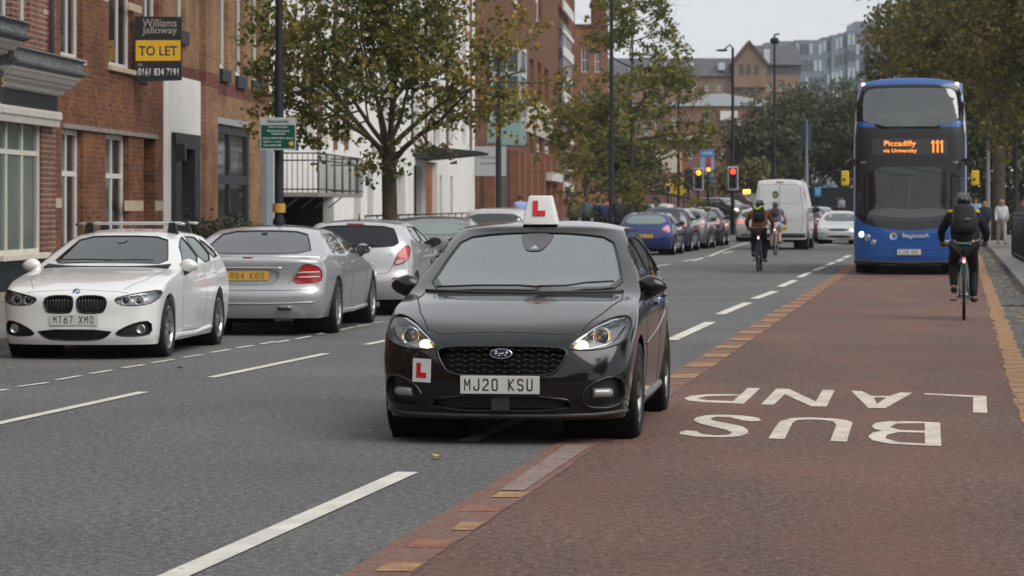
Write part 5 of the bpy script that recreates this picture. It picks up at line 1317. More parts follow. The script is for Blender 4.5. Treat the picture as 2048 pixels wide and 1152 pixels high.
mirror(c, 1, 1.85, .93, pS, .95, .17, body_w=.76); mirror(c, -1, 1.85, .93, pS, .95, .17, body_w=.76)
for x in (-.82, .82):
    for y_ in mer['axles']: c.wheel(x, y_, .325, .22, 5, 'double', None, .235)
c.arch_lips(lips, pS); c.finish(pS)
# silver hatchback, rear view
hyu = dict(L=3.95, W=1.71, H=1.35, zs=.23, roofw=.585, R=.295, arch=.325, axles=(.8, 3.32),
    top=[(0, .70), (.1, .73), (.6, .86), (1.0, .92), (1.7, 1.22), (2.1, 1.315), (2.5, 1.35), (3.0, 1.345), (3.4, 1.315), (3.95, 1.26)],
    side=[(.22, .94), (.35, .97), (.55, .99), (.7, 1.0), (.85, .985), (.95, .95), (1.1, .92)],
    nose=[(.15, .06), (.3, 0), (.5, 0), (.7, .1)], tail=[(.2, .1), (.3, .03), (.42, .0), (.56, .0), (.6, .05), (.8, .07), (.93, .11), (1.1, .24), (1.25, .36), (1.32, .43)],
    crown=[(0, .06), (4, .055)], belt=[(0, .89), (1.4, .92), (3, 1.0), (4, 1.04)], cornerf=(.36, 2.5), cornerr=(.24, 2.6))
loc, rz = rear_place(703, 39.55, hyu['L'], 5.5)
hy_c = Car('parked_car', 'silver hatchback with rear wiper and tall red tail lamps, parked beyond the silver saloon', hyu, loc, rz, 'cars parked along the left kerb', res=1.2)
c = hy_c; lips = c.arches()
rw = chaikin([(-.64, .98), (-.585, 1.12), (-.52, 1.24), (0, 1.26), (.52, 1.24), (.585, 1.12), (.64, .98), (.35, .955), (0, .95), (-.35, .955)], 1)
c.cut(rw, 'R'); w_ = c.panel('rear_window', rw, 'R', -.004, mat('hatch_rear_glass', (.02, .021, .028), .1, spec=.3), res=.08); c.trim('window_seal', rw, 'R', .008, rub, 0, w_)
bm = bmesh.new(); c.ptube(bm, [(-.12, 1.275), (.12, 1.275)], 'R', .014, .004, n=6); obj('brake_lamp', bm, redl, c.t)
for pj in ('S', 'Z'):
    for q in ([(1.45, .96), (1.8, 1.12), (2.15, 1.225), (2.25, 1.235), (2.3, .985)], [(2.35, .99), (2.31, 1.24), (2.8, 1.235), (3.0, 1.22), (3.15, 1.05)]):
        q = chaikin(q, 1); c.cut(q, pj); o = c.panel('side_window', q, pj, -.003, glassD, res=.08); c.trim('window_seal', q, pj, .008, rub, 0, o)
    bm = bmesh.new()
    for ln in ([(2.32, .97), (2.35, .5), (2.3, .28)], [(3.15, 1.0), (3.1, .8), (2.95, .55)]): c.ptube(bm, ln, pj, .0035, -.0015)
    obj('door_seam', bm, rub, c.t)
    for y_ in (2.15, 2.95): p = c.hit(pj, y_, .88); bm = bmesh.new(); box(bm, p.x-.022, p.x+.022, y_-.09, y_+.09, p.z-.014, p.z+.014, bev=.01); obj('door_handle', bm, pS2, c.t)
for sg in (1, -1):
    P_ = [(sg*x, z) for x, z in ((.565, .70), (.68, .72), (.765, .78), (.79, .88), (.775, .97), (.73, .985), (.66, .92), (.60, .80))]
    h = c.lamp_unit('tail_lamp', chaikin(P_, 1), 'R', redl, None, .006, .004)
    c.panel('clear_section', chaikin([(sg*x, z) for x, z in ((.59, .715), (.68, .735), (.735, .785), (.62, .79))], 1), 'R', .002, clr, h)
    bm = bmesh.new(); c.ptube(bm, [(sg*.56, .52), (sg*.62, .53), (sg*.70, .54)], 'R', .012, 0, n=6); obj('reflector', bm, redl, c.t)
bm = bmesh.new(); c.ptube(bm, [(-.66, .98), (-.57, .7), (-.5, .6), (-.3, .575), (.3, .575), (.5, .6), (.57, .7), (.66, .98)], 'R', .004, 0); obj('tailgate_seam', bm, rub, c.t)
wiper(c, [(0, .97), (-.15, .985), (-.3, .99)], 'R'); c.plate('YX61 HKD', 0, .43, 'R', plY, .5, .11, .84, off=.01)
text('model_lettering', 'BLUE', chrome, c.t, Matrix.Translation(c.hit('R', -.50, .85, .004)) @ Matrix.Rotation(pi, 4, 'Z') @ Matrix.Rotation(pi/2, 4, 'X'), .03, .12)
mirror(c, 1, 1.55, .96, blk, .9, .15, body_w=.72); mirror(c, -1, 1.55, .96, blk, .9, .15, body_w=.72)
bm = bmesh.new(); p = c.hit('T', 0, 3.2); tube(bm, [p, p+Vector((0, .06, .09))], [.014, .004], 6); obj('aerial', bm, blk, c.t)
for x in (-.745, .745):
    for y_ in hyu['axles']: c.wheel(x, y_, .295, .19, 7, 'single', None, .2)
c.arch_lips(lips, pS2); c.finish(pS2)

# generic smaller cars: low detail but fully shaped
def mk_spec(kind, L_=4.2, W=1.76, H=1.42):
    k = H/1.42
    if kind == 'hatch':
        top = [(0, .70), (.1, .73), (.6, .86), (1.1, .93), (1.8, 1.25), (2.2, 1.37), (2.6, 1.42), (3.2, 1.41), (3.7, 1.36), (L_, 1.3)]; tail = [(.2, .1), (.3, .02), (.55, .0), (.8, .04), (.95, .12), (1.15, .3), (1.38, .5)]
    elif kind == 'suv':
        top = [(0, .85), (.1, .88), (.6, 1.0), (1.1, 1.05), (1.7, 1.32), (2.0, 1.40), (2.5, 1.42), (3.6, 1.41), (L_, 1.36)]; tail = [(.2, .1), (.35, .02), (.6, .0), (.9, .05), (1.05, .1), (1.38, .35)]
    else:
        top = [(0, .68), (.1, .71), (.6, .82), (1.2, .90), (1.9, 1.2), (2.3, 1.34), (2.7, 1.42), (3.1, 1.40), (3.4, 1.33), (L_-.55, 1.05), (L_-.2, 1.03), (L_, 1.0)]; tail = [(.2, .1), (.35, .02), (.6, .0), (.9, .03), (1.02, .06)]
    return dict(L=L_, W=W, H=H, zs=.2, roofw=.60*W/1.76, R=.31*min(1, k+.05), arch=.345*min(1, k+.05), axles=(.85, L_-.8),
        top=[(a, b*k) for a, b in top], side=[(.15, .93), (.35*k, .97), (.55*k, .99), (.72*k, 1.), (.85*k, .985), (.98*k, .95), (1.1*k, .92)], nose=[(.15, .06), (.3, 0), (.5, 0), (.7*k, .1)],
        tail=[(a*k, b) for a, b in tail], crown=[(0, .06), (L_, .055)], belt=[(0, .93*k), (L_, 1.0*k)], cornerf=(.36, 2.5), cornerr=(.24, 2.7)), k
def gen_car(label, kind, loc, rz, paint, group=None, rear=True, front=False, H=1.42, L_=4.2, W=1.76, plate_m=None, ptxt=None, glass=None, name='parked_car', lampm=None, lit=None):
    sp, k = mk_spec(kind, L_, W, H); c = Car(name, label, sp, loc, rz, group, res=2.2)
    lips = c.arches(); gm2 = glass or mat('far_car_glass', (.035, .042, .042), .06, spec=.8); xr = sp['roofw']
    yb_ = L_
    rwp = [(-xr*1.10, 1.03*k), (-xr*.9, 1.28*k), (0, 1.30*k), (xr*.9, 1.28*k), (xr*1.10, 1.03*k), (0, 1.01*k)] if kind != 'sedan' else [(-xr*1.08, 1.10*k), (-xr*.88, 1.30*k), (xr*.88, 1.30*k), (xr*1.08, 1.10*k)]
    wsp = [(-xr*1.14, .985*k), (-xr*.9, 1.28*k), (0, 1.30*k), (xr*.9, 1.28*k), (xr*1.14, .985*k), (0, .965*k)]
    if kind == 'suv': wsp = [(x, max(z, 1.11*k)) for x, z in wsp]; rwp = [(x, max(z, 1.08*k)) for x, z in rwp]
    o = c.panel('rear_window', chaikin(rwp, 1), 'R', .004, gm2, res=.12); c.panel('windscreen', chaikin(wsp, 1), 'F', .004, gm2, res=.12)
    for pj in ('S', 'Z'):
        ye = 3.05 if kind != 'sedan' else 3.0
        zb_ = 1.02*k if kind != 'suv' else 1.10*k
        c.panel('side_window', chaikin([(1.5, zb_), (1.85, 1.18*k), (2.2, 1.29*k), (2.33, 1.295*k), (2.35, zb_+.01)], 1), pj, .004, gm2, res=.12)
        c.panel('side_window', chaikin([(2.42, zb_+.01), (2.4, 1.30*k), (ye-.1, 1.29*k), (ye+.35, zb_+.03)], 1), pj, .004, gm2, res=.12)
        p = c.hit(pj, 2.2, .9*k); bm = bmesh.new(); box(bm, p.x-.02, p.x+.02, 2.12, 2.3, p.z-.014, p.z+.014); obj('door_handle', bm, paint, c.t)
    for sg in (1, -1):
        if rear: c.panel('tail_lamp', chaikin([(sg*x*W/1.76, z*k) for x, z in ((.50, .80), (.84, .80), (.85, .96), (.60, .93))], 1), 'R', .006, lampm or redl, res=.1)
        if front: c.panel('headlamp', chaikin([(sg*x*W/1.76, z*k) for x, z in ((.46, .60), (.80, .64), (.84, .74), (.60, .72))], 1), 'F', .006, lit or silv, res=.1)
        mirror(c, sg, 1.6, .98*k if kind != 'suv' else 1.06*k, paint, .9, .15, body_w=W/2-.13)
    if rear:
        c.plate(ptxt or 'DK66 VTO', 0, .62*k, 'R', plate_m or plY, .5, .11, .84, off=.012)
        c.panel('bumper_insert', chaikin([(-.55, .25), (.55, .25), (.6, .36), (-.6, .36)], 1), 'R', .005, blk, res=.12)
    if front:
        c.panel('grille', chaikin([(-.38, .56*k), (.38, .56*k), (.44, .66*k), (-.44, .66*k)], 1), 'F', .006, blk, res=.1); c.panel('air_intake', chaikin([(-.5, .26), (.5, .26), (.46, .36), (-.46, .36)], 1), 'F', .006, blk, res=.1)
        c.plate(ptxt or 'PF15 LCA', 0, .46*k, 'F', plW, .5, .11, .84, off=.014)
    for x in (-(W/2-.11), W/2-.11):
        for y_ in sp['axles']: c.wheel(x, y_, sp['R'], .2, 5, 'single', None, sp['R']*.7)
    c.finish(paint); return c
G1 = 'cars parked along the left kerb'
pGry = mat('grey_car_paint', (.11, .11, .12), .28, .4, coat=.9); pBlk = mat('dark_car_paint', (.012, .012, .014), .2, 0, coat=.9); pBlu = mat('blue_car_paint', (.008, .02, .12), .22, .2, coat=1); pWh = pw
pTl = mat('teal_glass', (.16, .21, .2), .15, spec=.8)
l, r = rear_place(846, 45.2, 4.4, 5.); gen_car('grey saloon with black roof, mostly hidden between the silver hatchback and the learner car', 'sedan', l, r, pGry, G1, H=1.38, L_=4.4, glass=pTl)
l, r = rear_place(986, 60.5, 4.4, 7.); c = gen_car('silver estate car with only its roof showing behind the learner car roof', 'suv', l, r, pS2, G1, H=1.5, L_=4.4, W=1.72)
l, r = (-5.95, 22.6), radians(-6)
c = gen_car('dark car at the left edge with only its rear corner in the picture', 'hatch', (-6.13, 26.2-4.2+.5), radians(-3), pBlk, G1, front=True)
G2 = 'cars parked in the bay further down the road'
l, r = rear_place(1289, 88.2, 4.4, 8.8); gen_car('blue hatchback with yellow plate, nearest of the row parked before the junction', 'hatch', l, r, pBlu, G2, H=1.36, L_=4.3, glass=pTl)
l, r = rear_place(1328, 94.8, 4.2, 8.8); gen_car('dark car with red tail lamps parked right after the blue hatchback', 'suv', l, r, mat('navy_black_paint', (.02, .022, .05), .22, .2, coat=.9), G2, H=1.5, L_=4.2)
l, r = rear_place(1366, 101.6, 4.2, 8.8); gen_car('grey silver roofed car, third in the row before the junction', 'hatch', l, r, mat('mid_grey_paint', (.2, .2, .21), .28, .4, coat=.9), G2, H=1.46, L_=4.2)
l, r = rear_place(1399, 108.6, 4.0, 8.8); gen_car('black hatchback with pale rear window, last in the row before the junction', 'hatch', l, r, pBlk, G2, H=1.5, L_=4.0, glass=pTl)
for px, D, m_, lb in ((1272, 128, mat('navy_black_paint', (.02, .022, .05), .22), 'dark car showing its roof edge behind the blue hatchback'), (1318, 140, pS2, 'silver car farthest back behind the row, partly under the street tree')):
    l, r = rear_place(px, D, 4.2, 8.8); gen_car(lb, 'suv', l, r, m_, G2, H=1.66)
gen_car('silver white car with glowing brake lamp waiting beside the van behind the orange topped cyclist', 'hatch', *rear_place(1511, 121.5, 4.1, 8.8), pS2, H=1.42, name='waiting_car', lampm=mat('lit_brake_lamp', (1, .06, .03), .4, emit=2.2), plate_m=plY)
gen_car('dark red car seen in the gap to the right of the white van', 'hatch', *rear_place(1606, 121, 4.1, 8.8), mat('dark_red_paint', (.12, .012, .015), .25, coat=.9), H=1.42, name='waiting_car')
gen_car('teal grey car between the van and the oncoming silver saloon', 'hatch', ((1632-1024)/FPX*146, 146), radians(-9), mat('teal_grey_paint', (.12, .16, .16), .3, .3, coat=.9), rear=False, front=True, H=1.5, name='oncoming_car')
gen_car('silver saloon with black grille coming towards the camera beside the blue bus', 'sedan', ((1677-1024)/FPX*113.5, 113.5), radians(-8.5), pS2, rear=False, front=True, H=1.34, W=1.78, L_=4.4, name='oncoming_car')
wl_ = mat('lit_headlamp', (1., .85, .6), .4, emit=3.)
gen_car('black car with lit headlamps turning across the junction behind the traffic light', 'suv', (16.3, 199, .52), radians(38), pBlk, rear=False, front=True, H=1.62, L_=4.5, W=1.85, name='turning_car', lit=wl_, glass=pTl)
tx_ = gen_car('black taxi with lit amber roof sign behind the turning black car', 'suv', (19.6, 222, .62), radians(30), pGry, rear=False, front=True, H=1.95, L_=4.5, W=1.8, name='taxi')
bm = bmesh.new(); zz = tx_.hit('T', 0, 2.3).z; box(bm, -.3, .3, 2.2, 2.4, zz-.01, zz+.26, bev=.05); obj('roof_sign', bm, mat('lit_amber', (1., .42, .04), .4, emit=3.), tx_.t)
# ------------------------------------------------------------ figures
def skin(name, J, E, m, parent, sub=1, mirror_=None):
    """J: list of (co, r) ; E: edges ; first joint is the root"""
    me = bpy.data.meshes.new(name); me.from_pydata([Vector(j[0]) for j in J], E, [])
    o = bpy.data.objects.new(name+'_cage', me); COL.objects.link(o)
    sk = o.modifiers.new('skin', 'SKIN'); sk.use_smooth_shade = True
    for i, j in enumerate(J):
        r = j[1]; me.skin_vertices[0].data[i].radius = r if isinstance(r, tuple) else (r, r)
    me.skin_vertices[0].data[0].use_root = True
    if sub: ss = o.modifiers.new('sub', 'SUBSURF'); ss.levels = sub; ss.render_levels = sub
    dg = bpy.context.evaluated_depsgraph_get(); dg.update()
    m2 = bpy.data.meshes.new_from_object(o.evaluated_get(dg)); bpy.data.objects.remove(o); bpy.data.meshes.remove(me)
    m2.name = name; m2.materials.clear(); ob = link(name, m2, parent, [m])
    for p in m2.polygons: p.use_smooth = True
    return ob
skinm = mat('skin', (.36, .2, .15), .55, var=.08, vscale=12)
def fingers(J, E, hand, d, side):
    """four unequal bent fingers and a thumb growing from the palm joint index `hand`"""
    c = Vector(J[hand][0]); d = Vector(d).normalized(); up = Vector((0, 0, 1)); lat = d.cross(up).normalized()
    for k, ln in enumerate((.062, .072, .068, .052)):
        o = lat*(k-1.5)*.02; i = len(J)
        J.append((c+d*.035+o, .0085)); J.append((c+d*(.035+ln*.55)+o-up*.012, .008)); J.append((c+d*(.03+ln*.7)+o-up*(.012+ln*.5), .007))
        E += [(hand, i), (i, i+1), (i+1, i+2)]
    i = len(J); J.append((c-lat*side*.03+d*.01-up*.01, .011)); J.append((c-lat*side*.035+d*.045-up*.03, .009)); E += [(hand, i), (i, i+1)]
def person(label, loc, rz, P, top, legs, shoe, hair, hairstyle='short', bare_arms=False, bare_legs=False, shorts=False, helmet=None, fing=False, sc=1., skin_m=None, long_top=False, group=None):
    """P: joint positions in metres (hip, chest, neck, head, and per side sho, elb, han, hipj, knee, ank, toe)"""
    t = thing('person', label, 'person', loc, rz, group); t.scale = (sc,)*3; sm_ = skin_m or skinm
    V_ = lambda k: Vector(P[k])
    J = [(V_('hip'), (.12, .095))]; E = []; ix = {'hip': 0}
    def add(k, co, r, to):
        J.append((co, r)); ix[k] = len(J)-1; E.append((ix[to], ix[k]))
    add('waist', (V_('hip')*.55+V_('chest')*.45), (.125, .095), 'hip'); add('chest', V_('chest'), (.155, .105), 'waist'); add('neck', V_('neck'), .052, 'chest')
    hd = V_('head'); nk = V_('neck'); add('jaw', nk*.35+hd*.65+Vector((0, -.0, 0)), (.068, .074), 'neck'); add('skull', hd+(hd-nk)*.12, (.076, .09), 'jaw'); add('crown', hd+(hd-nk).normalized()*.085, (.05, .058), 'skull')
    for s_, sg in (('l', -1), ('r', 1)):
        add('sho'+s_, V_('sho'+s_), .058, 'chest'); add('elb'+s_, V_('elb'+s_), .042, 'sho'+s_); add('wri'+s_, V_('elb'+s_)*.12+V_('han'+s_)*.88, .028, 'elb'+s_); add('han'+s_, V_('han'+s_), (.036, .022), 'wri'+s_)
        if fing: fingers(J, E, ix['han'+s_], V_('han'+s_)-V_('elb'+s_), sg)
        add('hj'+s_, V_('hj'+s_), .085, 'hip'); add('kne'+s_, V_('kne'+s_), .058, 'hj'+s_); add('clf'+s_, V_('kne'+s_)*.65+V_('ank'+s_)*.35, .056, 'kne'+s_); add('ank'+s_, V_('ank'+s_), .036, 'clf'+s_); add('toe'+s_, V_('toe'+s_), (.04, .026), 'ank'+s_)
    skin('body', J, E, sm_, t, 2 if fing else 1)
    # clothing over the same joints
    J2 = [(V_('chest')-Vector((0, 0, .02)), (.2, .145)), (V_('hip')*.5+V_('chest')*.5, (.19, .15)), (V_('hip')+Vector((0, 0, -.12 if long_top else -.03)), (.195, .155)), (V_('neck')*.8+V_('chest')*.2, .075)]; E2 = [(0, 1), (1, 2), (0, 3)]
    for s_ in 'lr':
        i = len(J2); J2.append((V_('sho'+s_), .088)); J2.append((V_('sho'+s_)*.4+V_('elb'+s_)*.6, .07)); E2 += [(0, i), (i, i+1)]
        if not bare_arms: J2.append((V_('elb'+s_), .058)); J2.append((V_('elb'+s_)*.12+V_('han'+s_)*.88, .042)); E2 += [(i+1, i+2), (i+2, i+3)]
    skin('jacket' if not bare_arms else 'shirt', J2, E2, top, t, 1)
    J3 = [(V_('hip')+Vector((0, 0, .05)), (.165, .135))]; E3 = []
    for s_ in 'lr':
        i = len(J3); J3.append((V_('hj'+s_), .102)); J3.append((V_('hj'+s_)*.35+V_('kne'+s_)*.65, .085)); E3 += [(0, i), (i, i+1)]
        if not shorts: J3.append((V_('kne'+s_), .072)); J3.append((V_('kne'+s_)*.5+V_('ank'+s_)*.5, .066)); J3.append((V_('ank'+s_)+Vector((0, 0, .01)), .055)); E3 += [(i+1, i+2), (i+2, i+3), (i+3, i+4)]
    skin('trousers' if not shorts else 'shorts', J3, E3, legs, t, 1)
    for s_ in 'lr':
        a, b = V_('ank'+s_), V_('toe'+s_); d = (b-a); skin('shoe', [(a-d*.25+Vector((0, 0, -.015)), (.045, .038)), (a*.4+b*.6-Vector((0, 0, .0)), (.05, .032)), (b+d*.12, (.04, .024))], [(0, 1), (1, 2)], shoe, t, 1)
    up = (hd-nk).normalized(); fw = Vector(P.get('face', (0, 1, 0)))
    if hairstyle != 'none':
        bm = bmesh.new(); sphere(bm, hd+up*.03-fw*.018, .1, (.88, 1.0, 1.0), 14)
        for v in bm.verts:
            dd = (v.co-hd).dot(fw)
            if dd > .035 and (v.co-hd).dot(up) < .05: v.co -= fw*(dd-.03)
        if hairstyle == 'long':
            sphere(bm, hd-fw*.045-up*.10, .1, (.95, .55, 1.5), 14); sphere(bm, hd-fw*.0-up*.09+Vector((.07, 0, 0)), .05, (.6, .8, 2.2), 10); sphere(bm, hd-fw*.0-up*.09-Vector((.07, 0, 0)), .05, (.6, .8, 2.2), 10)
        obj('hair', bm, hair, t)
    if helmet:
        bm = bmesh.new(); M = Matrix.Translation(hd+up*.035-fw*.01)
        sphere(bm, (0, 0, 0), .125, (.86, 1.12, .82), 20)
        for v in bm.verts:
            if v.co.z < -.01: v.co.z = -.01+(v.co.z+.01)*.15
        for v in bm.verts: v.co = M @ v.co
        ho = obj('helmet', bm, helmet, t)
        bm = bmesh.new()
        for k in (-2, -1, 0, 1, 2): 
            pts = [M @ Vector((k*.036*cos(a*.9)*1.0, .14*sin(a), .106*cos(a)+.004)) for a in [x*.25 for x in range(-6, 6)]]; tube(bm, pts, .009, 6)
        obj('helmet_ribs', bm, mat('helmet_rib_grey', (.09, .09, .095), .35), ho)
    # face
    if P.get('show_face'):
        bm = bmesh.new(); rt = fw.cross(Vector((0, 0, 1))).normalized()
        for sg in (-1, 1): sphere(bm, hd+fw*.086+rt*sg*.03+up*.0, .009, n=8)
        obj('eyes', bm, mat('eye_dark', (.02, .015, .012), .3), t)
        bm = bmesh.new(); tube(bm, [hd+fw*.088+up*.005, hd+fw*.108-up*.03], [.008, .013], 8); tube(bm, [hd+fw*.082-up*.055-rt*.022, hd+fw*.09-up*.057, hd+fw*.082-up*.055+rt*.022], .006, 6)
        for sg in (-1, 1): sphere(bm, hd+rt*sg*.082-up*.01, .022, (.4, .8, 1.2), 8)
        obj('face', bm, sm_, t)
    return t
def walk_pose(h=1.7, step=.18, ph=1, face=(0, -1, 0)):
    """walking towards -y (or +y with face flipped)"""
    k = h/1.7; f = face[1]; s_ = step*ph
    P = dict(hip=(0, 0, .92*k), chest=(0, f*.02, 1.27*k), neck=(0, f*.02, 1.43*k), head=(0, f*.05, 1.56*k),
        shol=(-.17*k, 0, 1.37*k), shor=(.17*k, 0, 1.37*k), elbl=(-.22*k, f*s_*.3, 1.1*k), elbr=(.22*k, -f*s_*.3, 1.1*k), hanl=(-.23*k, f*(s_*.8+.06), .86*k), hanr=(.23*k, f*(.06-s_*.8), .86*k),
        hjl=(-.09*k, 0, .88*k), hjr=(.09*k, 0, .88*k), knel=(-.095*k, f*(.04-s_*.4), .48*k), kner=(.095*k, f*(.04+s_*.4), .48*k),
        ankl=(-.1*k, -f*s_, .08*k+.03), ankr=(.1*k, f*s_, .08*k), toel=(-.11*k, -f*(s_-.15), .035), toer=(.11*k, f*(s_+.15), .035), face=face)
    if f < 0: P['show_face'] = True
    return P
def ride_pose(flip=1):
    P = dict(hip=(0, .20, .99), chest=(0, .42, 1.29), neck=(0, .50, 1.42), head=(0, .56, 1.53), face=(0, .97, -.2),
        shol=(-.185, .45, 1.37), shor=(.185, .45, 1.37), elbl=(-.30, .52, 1.16), elbr=(.30, .52, 1.16), hanl=(-.285, .74, 1.015), hanr=(.285, .74, 1.015),
        hjl=(-.09, .21, .95), hjr=(.09, .21, .95))
    a, b = ((.66, .68), (.60, .74)) 
    fb = {1: 'l', -1: 'r'}[flip]; ff = {1: 'r', -1: 'l'}[flip]; sx = {'l': -1, 'r': 1}
    P['kne'+fb] = (sx[fb]*.14, .56, .74); P['ank'+fb] = (sx[fb]*.13, .26, .42); P['toe'+fb] = (sx[fb]*.13, .40, .36)
    P['kne'+ff] = (sx[ff]*.13, .64, .66); P['ank'+ff] = (sx[ff]*.125, .50, .27); P['toe'+ff] = (sx[ff]*.14, .65, .235)
    return P
def bicycle(label, loc, rz, frame_m, group=None, flip=1, saddle=None):
    t = thing('bicycle', label, 'bicycle', loc, rz, group)
    sp_ = mat('spoke_metal', (.3, .3, .31), .35, .8)
    for y_ in (0., 1.03):
        M = Matrix.Translation((0, y_, .345)) @ Matrix.Rotation(pi/2, 4, 'Y')
        bm = bmesh.new(); pts = [M @ Vector((.325*cos(2*pi*k/36), .325*sin(2*pi*k/36), 0)) for k in range(37)]; tube(bm, pts, .021, 8, cap=False); wo_ = obj('wheel', bm, mat('tyre_rubber', (.018, .018, .018), .75), t)
        bm = bmesh.new(); pts = [M @ Vector((.302*cos(2*pi*k/36), .302*sin(2*pi*k/36), 0)) for k in range(37)]; tube(bm, pts, .011, 6, cap=False)
        for k in range(24): a = 2*pi*k/24; tube(bm, [M @ Vector((.02*cos(a), .02*sin(a), .03*(-1)**k)), M @ Vector((.3*cos(a), .3*sin(a), 0))], .0014, 4, cap=False)
        tube(bm, [M @ Vector((0, 0, -.055)), M @ Vector((0, 0, .055))], .02, 8); obj('rim', bm, sp_, wo_)
    bm = bmesh.new(); bb, st, hd_, hb_ = (0, .42, .29), (0, .25, .80), (0, .83, .84), (0, .86, .72)
    tube(bm, [bb, st, (0, .235, .86)], .017, 8); tube(bm, [st, hd_], .016, 8); tube(bm, [bb, hb_], .02, 8); tube(bm, [hd_, hb_], .021, 8)
    for sg in (-1, 1):
        tube(bm, [(sg*.02, .25, .78), (sg*.05, .13, .6), (sg*.065, 0, .345)], .009, 8); tube(bm, [(sg*.02, .42, .29), (sg*.06, .2, .31), (sg*.065, 0, .345)], .011, 8)
        tube(bm, [(sg*.02, .87, .70), (sg*.055, .93, .6), (sg*.055, 1.03, .345)], .012, 8)
    obj('frame', bm, frame_m, t)
    bm = bmesh.new(); tube(bm, [(0, .235, .84), (0, .21, .93)], .014, 8); tube(bm, [hd_, (0, .80, .97), (0, .82, .99)], .015, 8); tube(bm, [(-.31, .74, 1.0), (-.2, .79, .995), (0, .83, .99), (.2, .79, .995), (.31, .74, 1.0)], .014, 8); obj('handlebar', bm, blk, t)
    bm = bmesh.new(); sphere(bm, (0, .14, .955), .1, (.85, .8, .32), 14); tube(bm, [(0, .15, .95), (0, .36, .955)], [.05, .022], 8); obj('saddle', bm, saddle or blk, t)
    bm = bmesh.new(); M = Matrix.Translation((.05, .42, .29)) @ Matrix.Rotation(pi/2, 4, 'Y'); lathe(bm, [(.0, 0), (.09, 0), (.09, .006), (0, .006)], 24, M)
    for sg in (-1, 1):
        dy = -.15*sg*flip*-1; tube(bm, [(sg*.075, .42, .29), (sg*.085, .42+dy, .285-.02*sg*flip)], .012, 6); box(bm, min(sg*.09, sg*.19), max(sg*.09, sg*.19), .42+dy-.04, .42+dy+.04, .255, .275)
    obj('crankset', bm, blk, t)
    bm = bmesh.new(); sphere(bm, (0, .13, .80), .03, (.7, .5, 1.4), 10); obj('rear_light', bm, mat('lit_rear_light', (1, .06, .05), .4, emit=2.5), t)
    bm = bmesh.new(); sphere(bm, (0, .118, .79), .012, n=8); obj('light_core', bm, mat('lit_white', (1, .9, .9), .4, emit=5), t)
    return t
def backpack(label, loc, rz, w_=.30, h_=.40, m=None, tilt=.35, mark=None, base=(0, .27, 1.34)):
    t = thing('backpack', label, 'backpack', loc, rz)
    bm = bmesh.new(); box(bm, -w_/2, w_/2, -.20, .02, -h_/2, h_/2)
    bmesh.ops.subdivide_edges(bm, edges=bm.edges, cuts=3, use_grid_fill=True)
    for v in bm.verts:
        q = v.co; fx, fz = abs(q.x)/(w_/2), (q.z/(h_/2)); q.x *= 1-.22*max(0, fz)**2-.06*max(0, -fz)**2; q.y = q.y*(1-.25*fx**2-.25*max(0, fz)**2) if q.y < 0 else q.y; q.z *= 1-.08*fx**2
    for _ in range(2): bmesh.ops.smooth_vert(bm, verts=bm.verts, factor=.5, use_axis_x=True, use_axis_y=True, use_axis_z=True)
    M = Matrix.Translation(base) @ Matrix.Rotation(-tilt, 4, 'X')
    for v in bm.verts: v.co = M @ v.co
    o = obj('bag', bm, m or mat('black_fabric', (.016, .017, .019), .7, bump=.5, vscale=6, var=.3), t, smooth=True)
    bm = bmesh.new(); tube(bm, [M @ Vector(p) for p in ((-w_*.32, -.2, -h_*.1), (0, -.215, -h_*.13), (w_*.32, -.2, -h_*.1))], .006, 6); tube(bm, [M @ Vector(p) for p in ((-w_*.4, -.13, h_*.3), (-w_*.42, -.16, -h_*.3))], .008, 6); tube(bm, [M @ Vector(p) for p in ((w_*.4, -.13, h_*.3), (w_*.42, -.16, -h_*.3))], .008, 6)
    obj('strap', bm, mat('strap_grey', (.06, .06, .065), .6), t)
    if mark:
        bm = bmesh.new(); prism(bm, mark[0], -.205, -.185)
        for v in bm.verts: v.co = M @ v.co
        obj('logo_patch', bm, mark[1], t, recalc=True)
    return t
RZ = radians(-8.8)
fab_k = mat('black_jacket', (.012, .013, .016), .75, bump=.4, vscale=5, var=.3); trk = mat('dark_trousers', (.014, .014, .017), .8, var=.3, vscale=8); shk = mat('shoe_black', (.012, .012, .012), .5)
hb = mat('hair_brown', (.05, .028, .015), .6, var=.4, vscale=30); hbl = mat('hair_blonde', (.42, .27, .13), .55, var=.3, vscale=30)
teal_f = mat('teal_frame', (.05, .16, .18), .35); helm = mat('black_helmet', (.015, .015, .017), .3)
l = G(1928, 641); l = (l.x, l.y, 0)
bicycle('black and teal bicycle ridden in the red bus lane, its rear lamp lit', l, RZ, teal_f, saddle=mat('teal_saddle', (.02, .2, .17), .5))
p_ = person('cyclist in black jacket and helmet with a black backpack, riding in the bus lane', l, RZ, ride_pose(1), fab_k, trk, shk, hb, helmet=helm, fing=True, sc=1.02)
for sg in (-1, 1):
    bm = bmesh.new(); sphere(bm, (sg*.165, .36, 1.425), .05, (1.0, .8, .5), 10); obj('shoulder_patch', bm, mat('yellow_patch', (.5, .4, .03), .6), p_)
bm = bmesh.new(); tube(bm, [(-.14, .10, 1.0), (0, .055, 1.005), (.14, .10, 1.0)], .012, 8); obj('jacket_hem', bm, mat('teal_hem', (.01, .22, .17), .6), p_)
backpack('large black backpack on the back of the bus lane cyclist', l, RZ, .35, .43, base=(0, .27, 1.33), mark=([(.02, -.06), (.08, -.06), (.08, -.035), (.02, -.035)], mat('grey_logo', (.3, .3, .3), .6)))
l = G(1516, 544); l = (l.x, l.y, 0)
bicycle('dark bicycle of the orange topped cyclist in the middle of the grey road', l, RZ, mat('dark_blue_frame', (.03, .06, .12), .35), flip=-1)
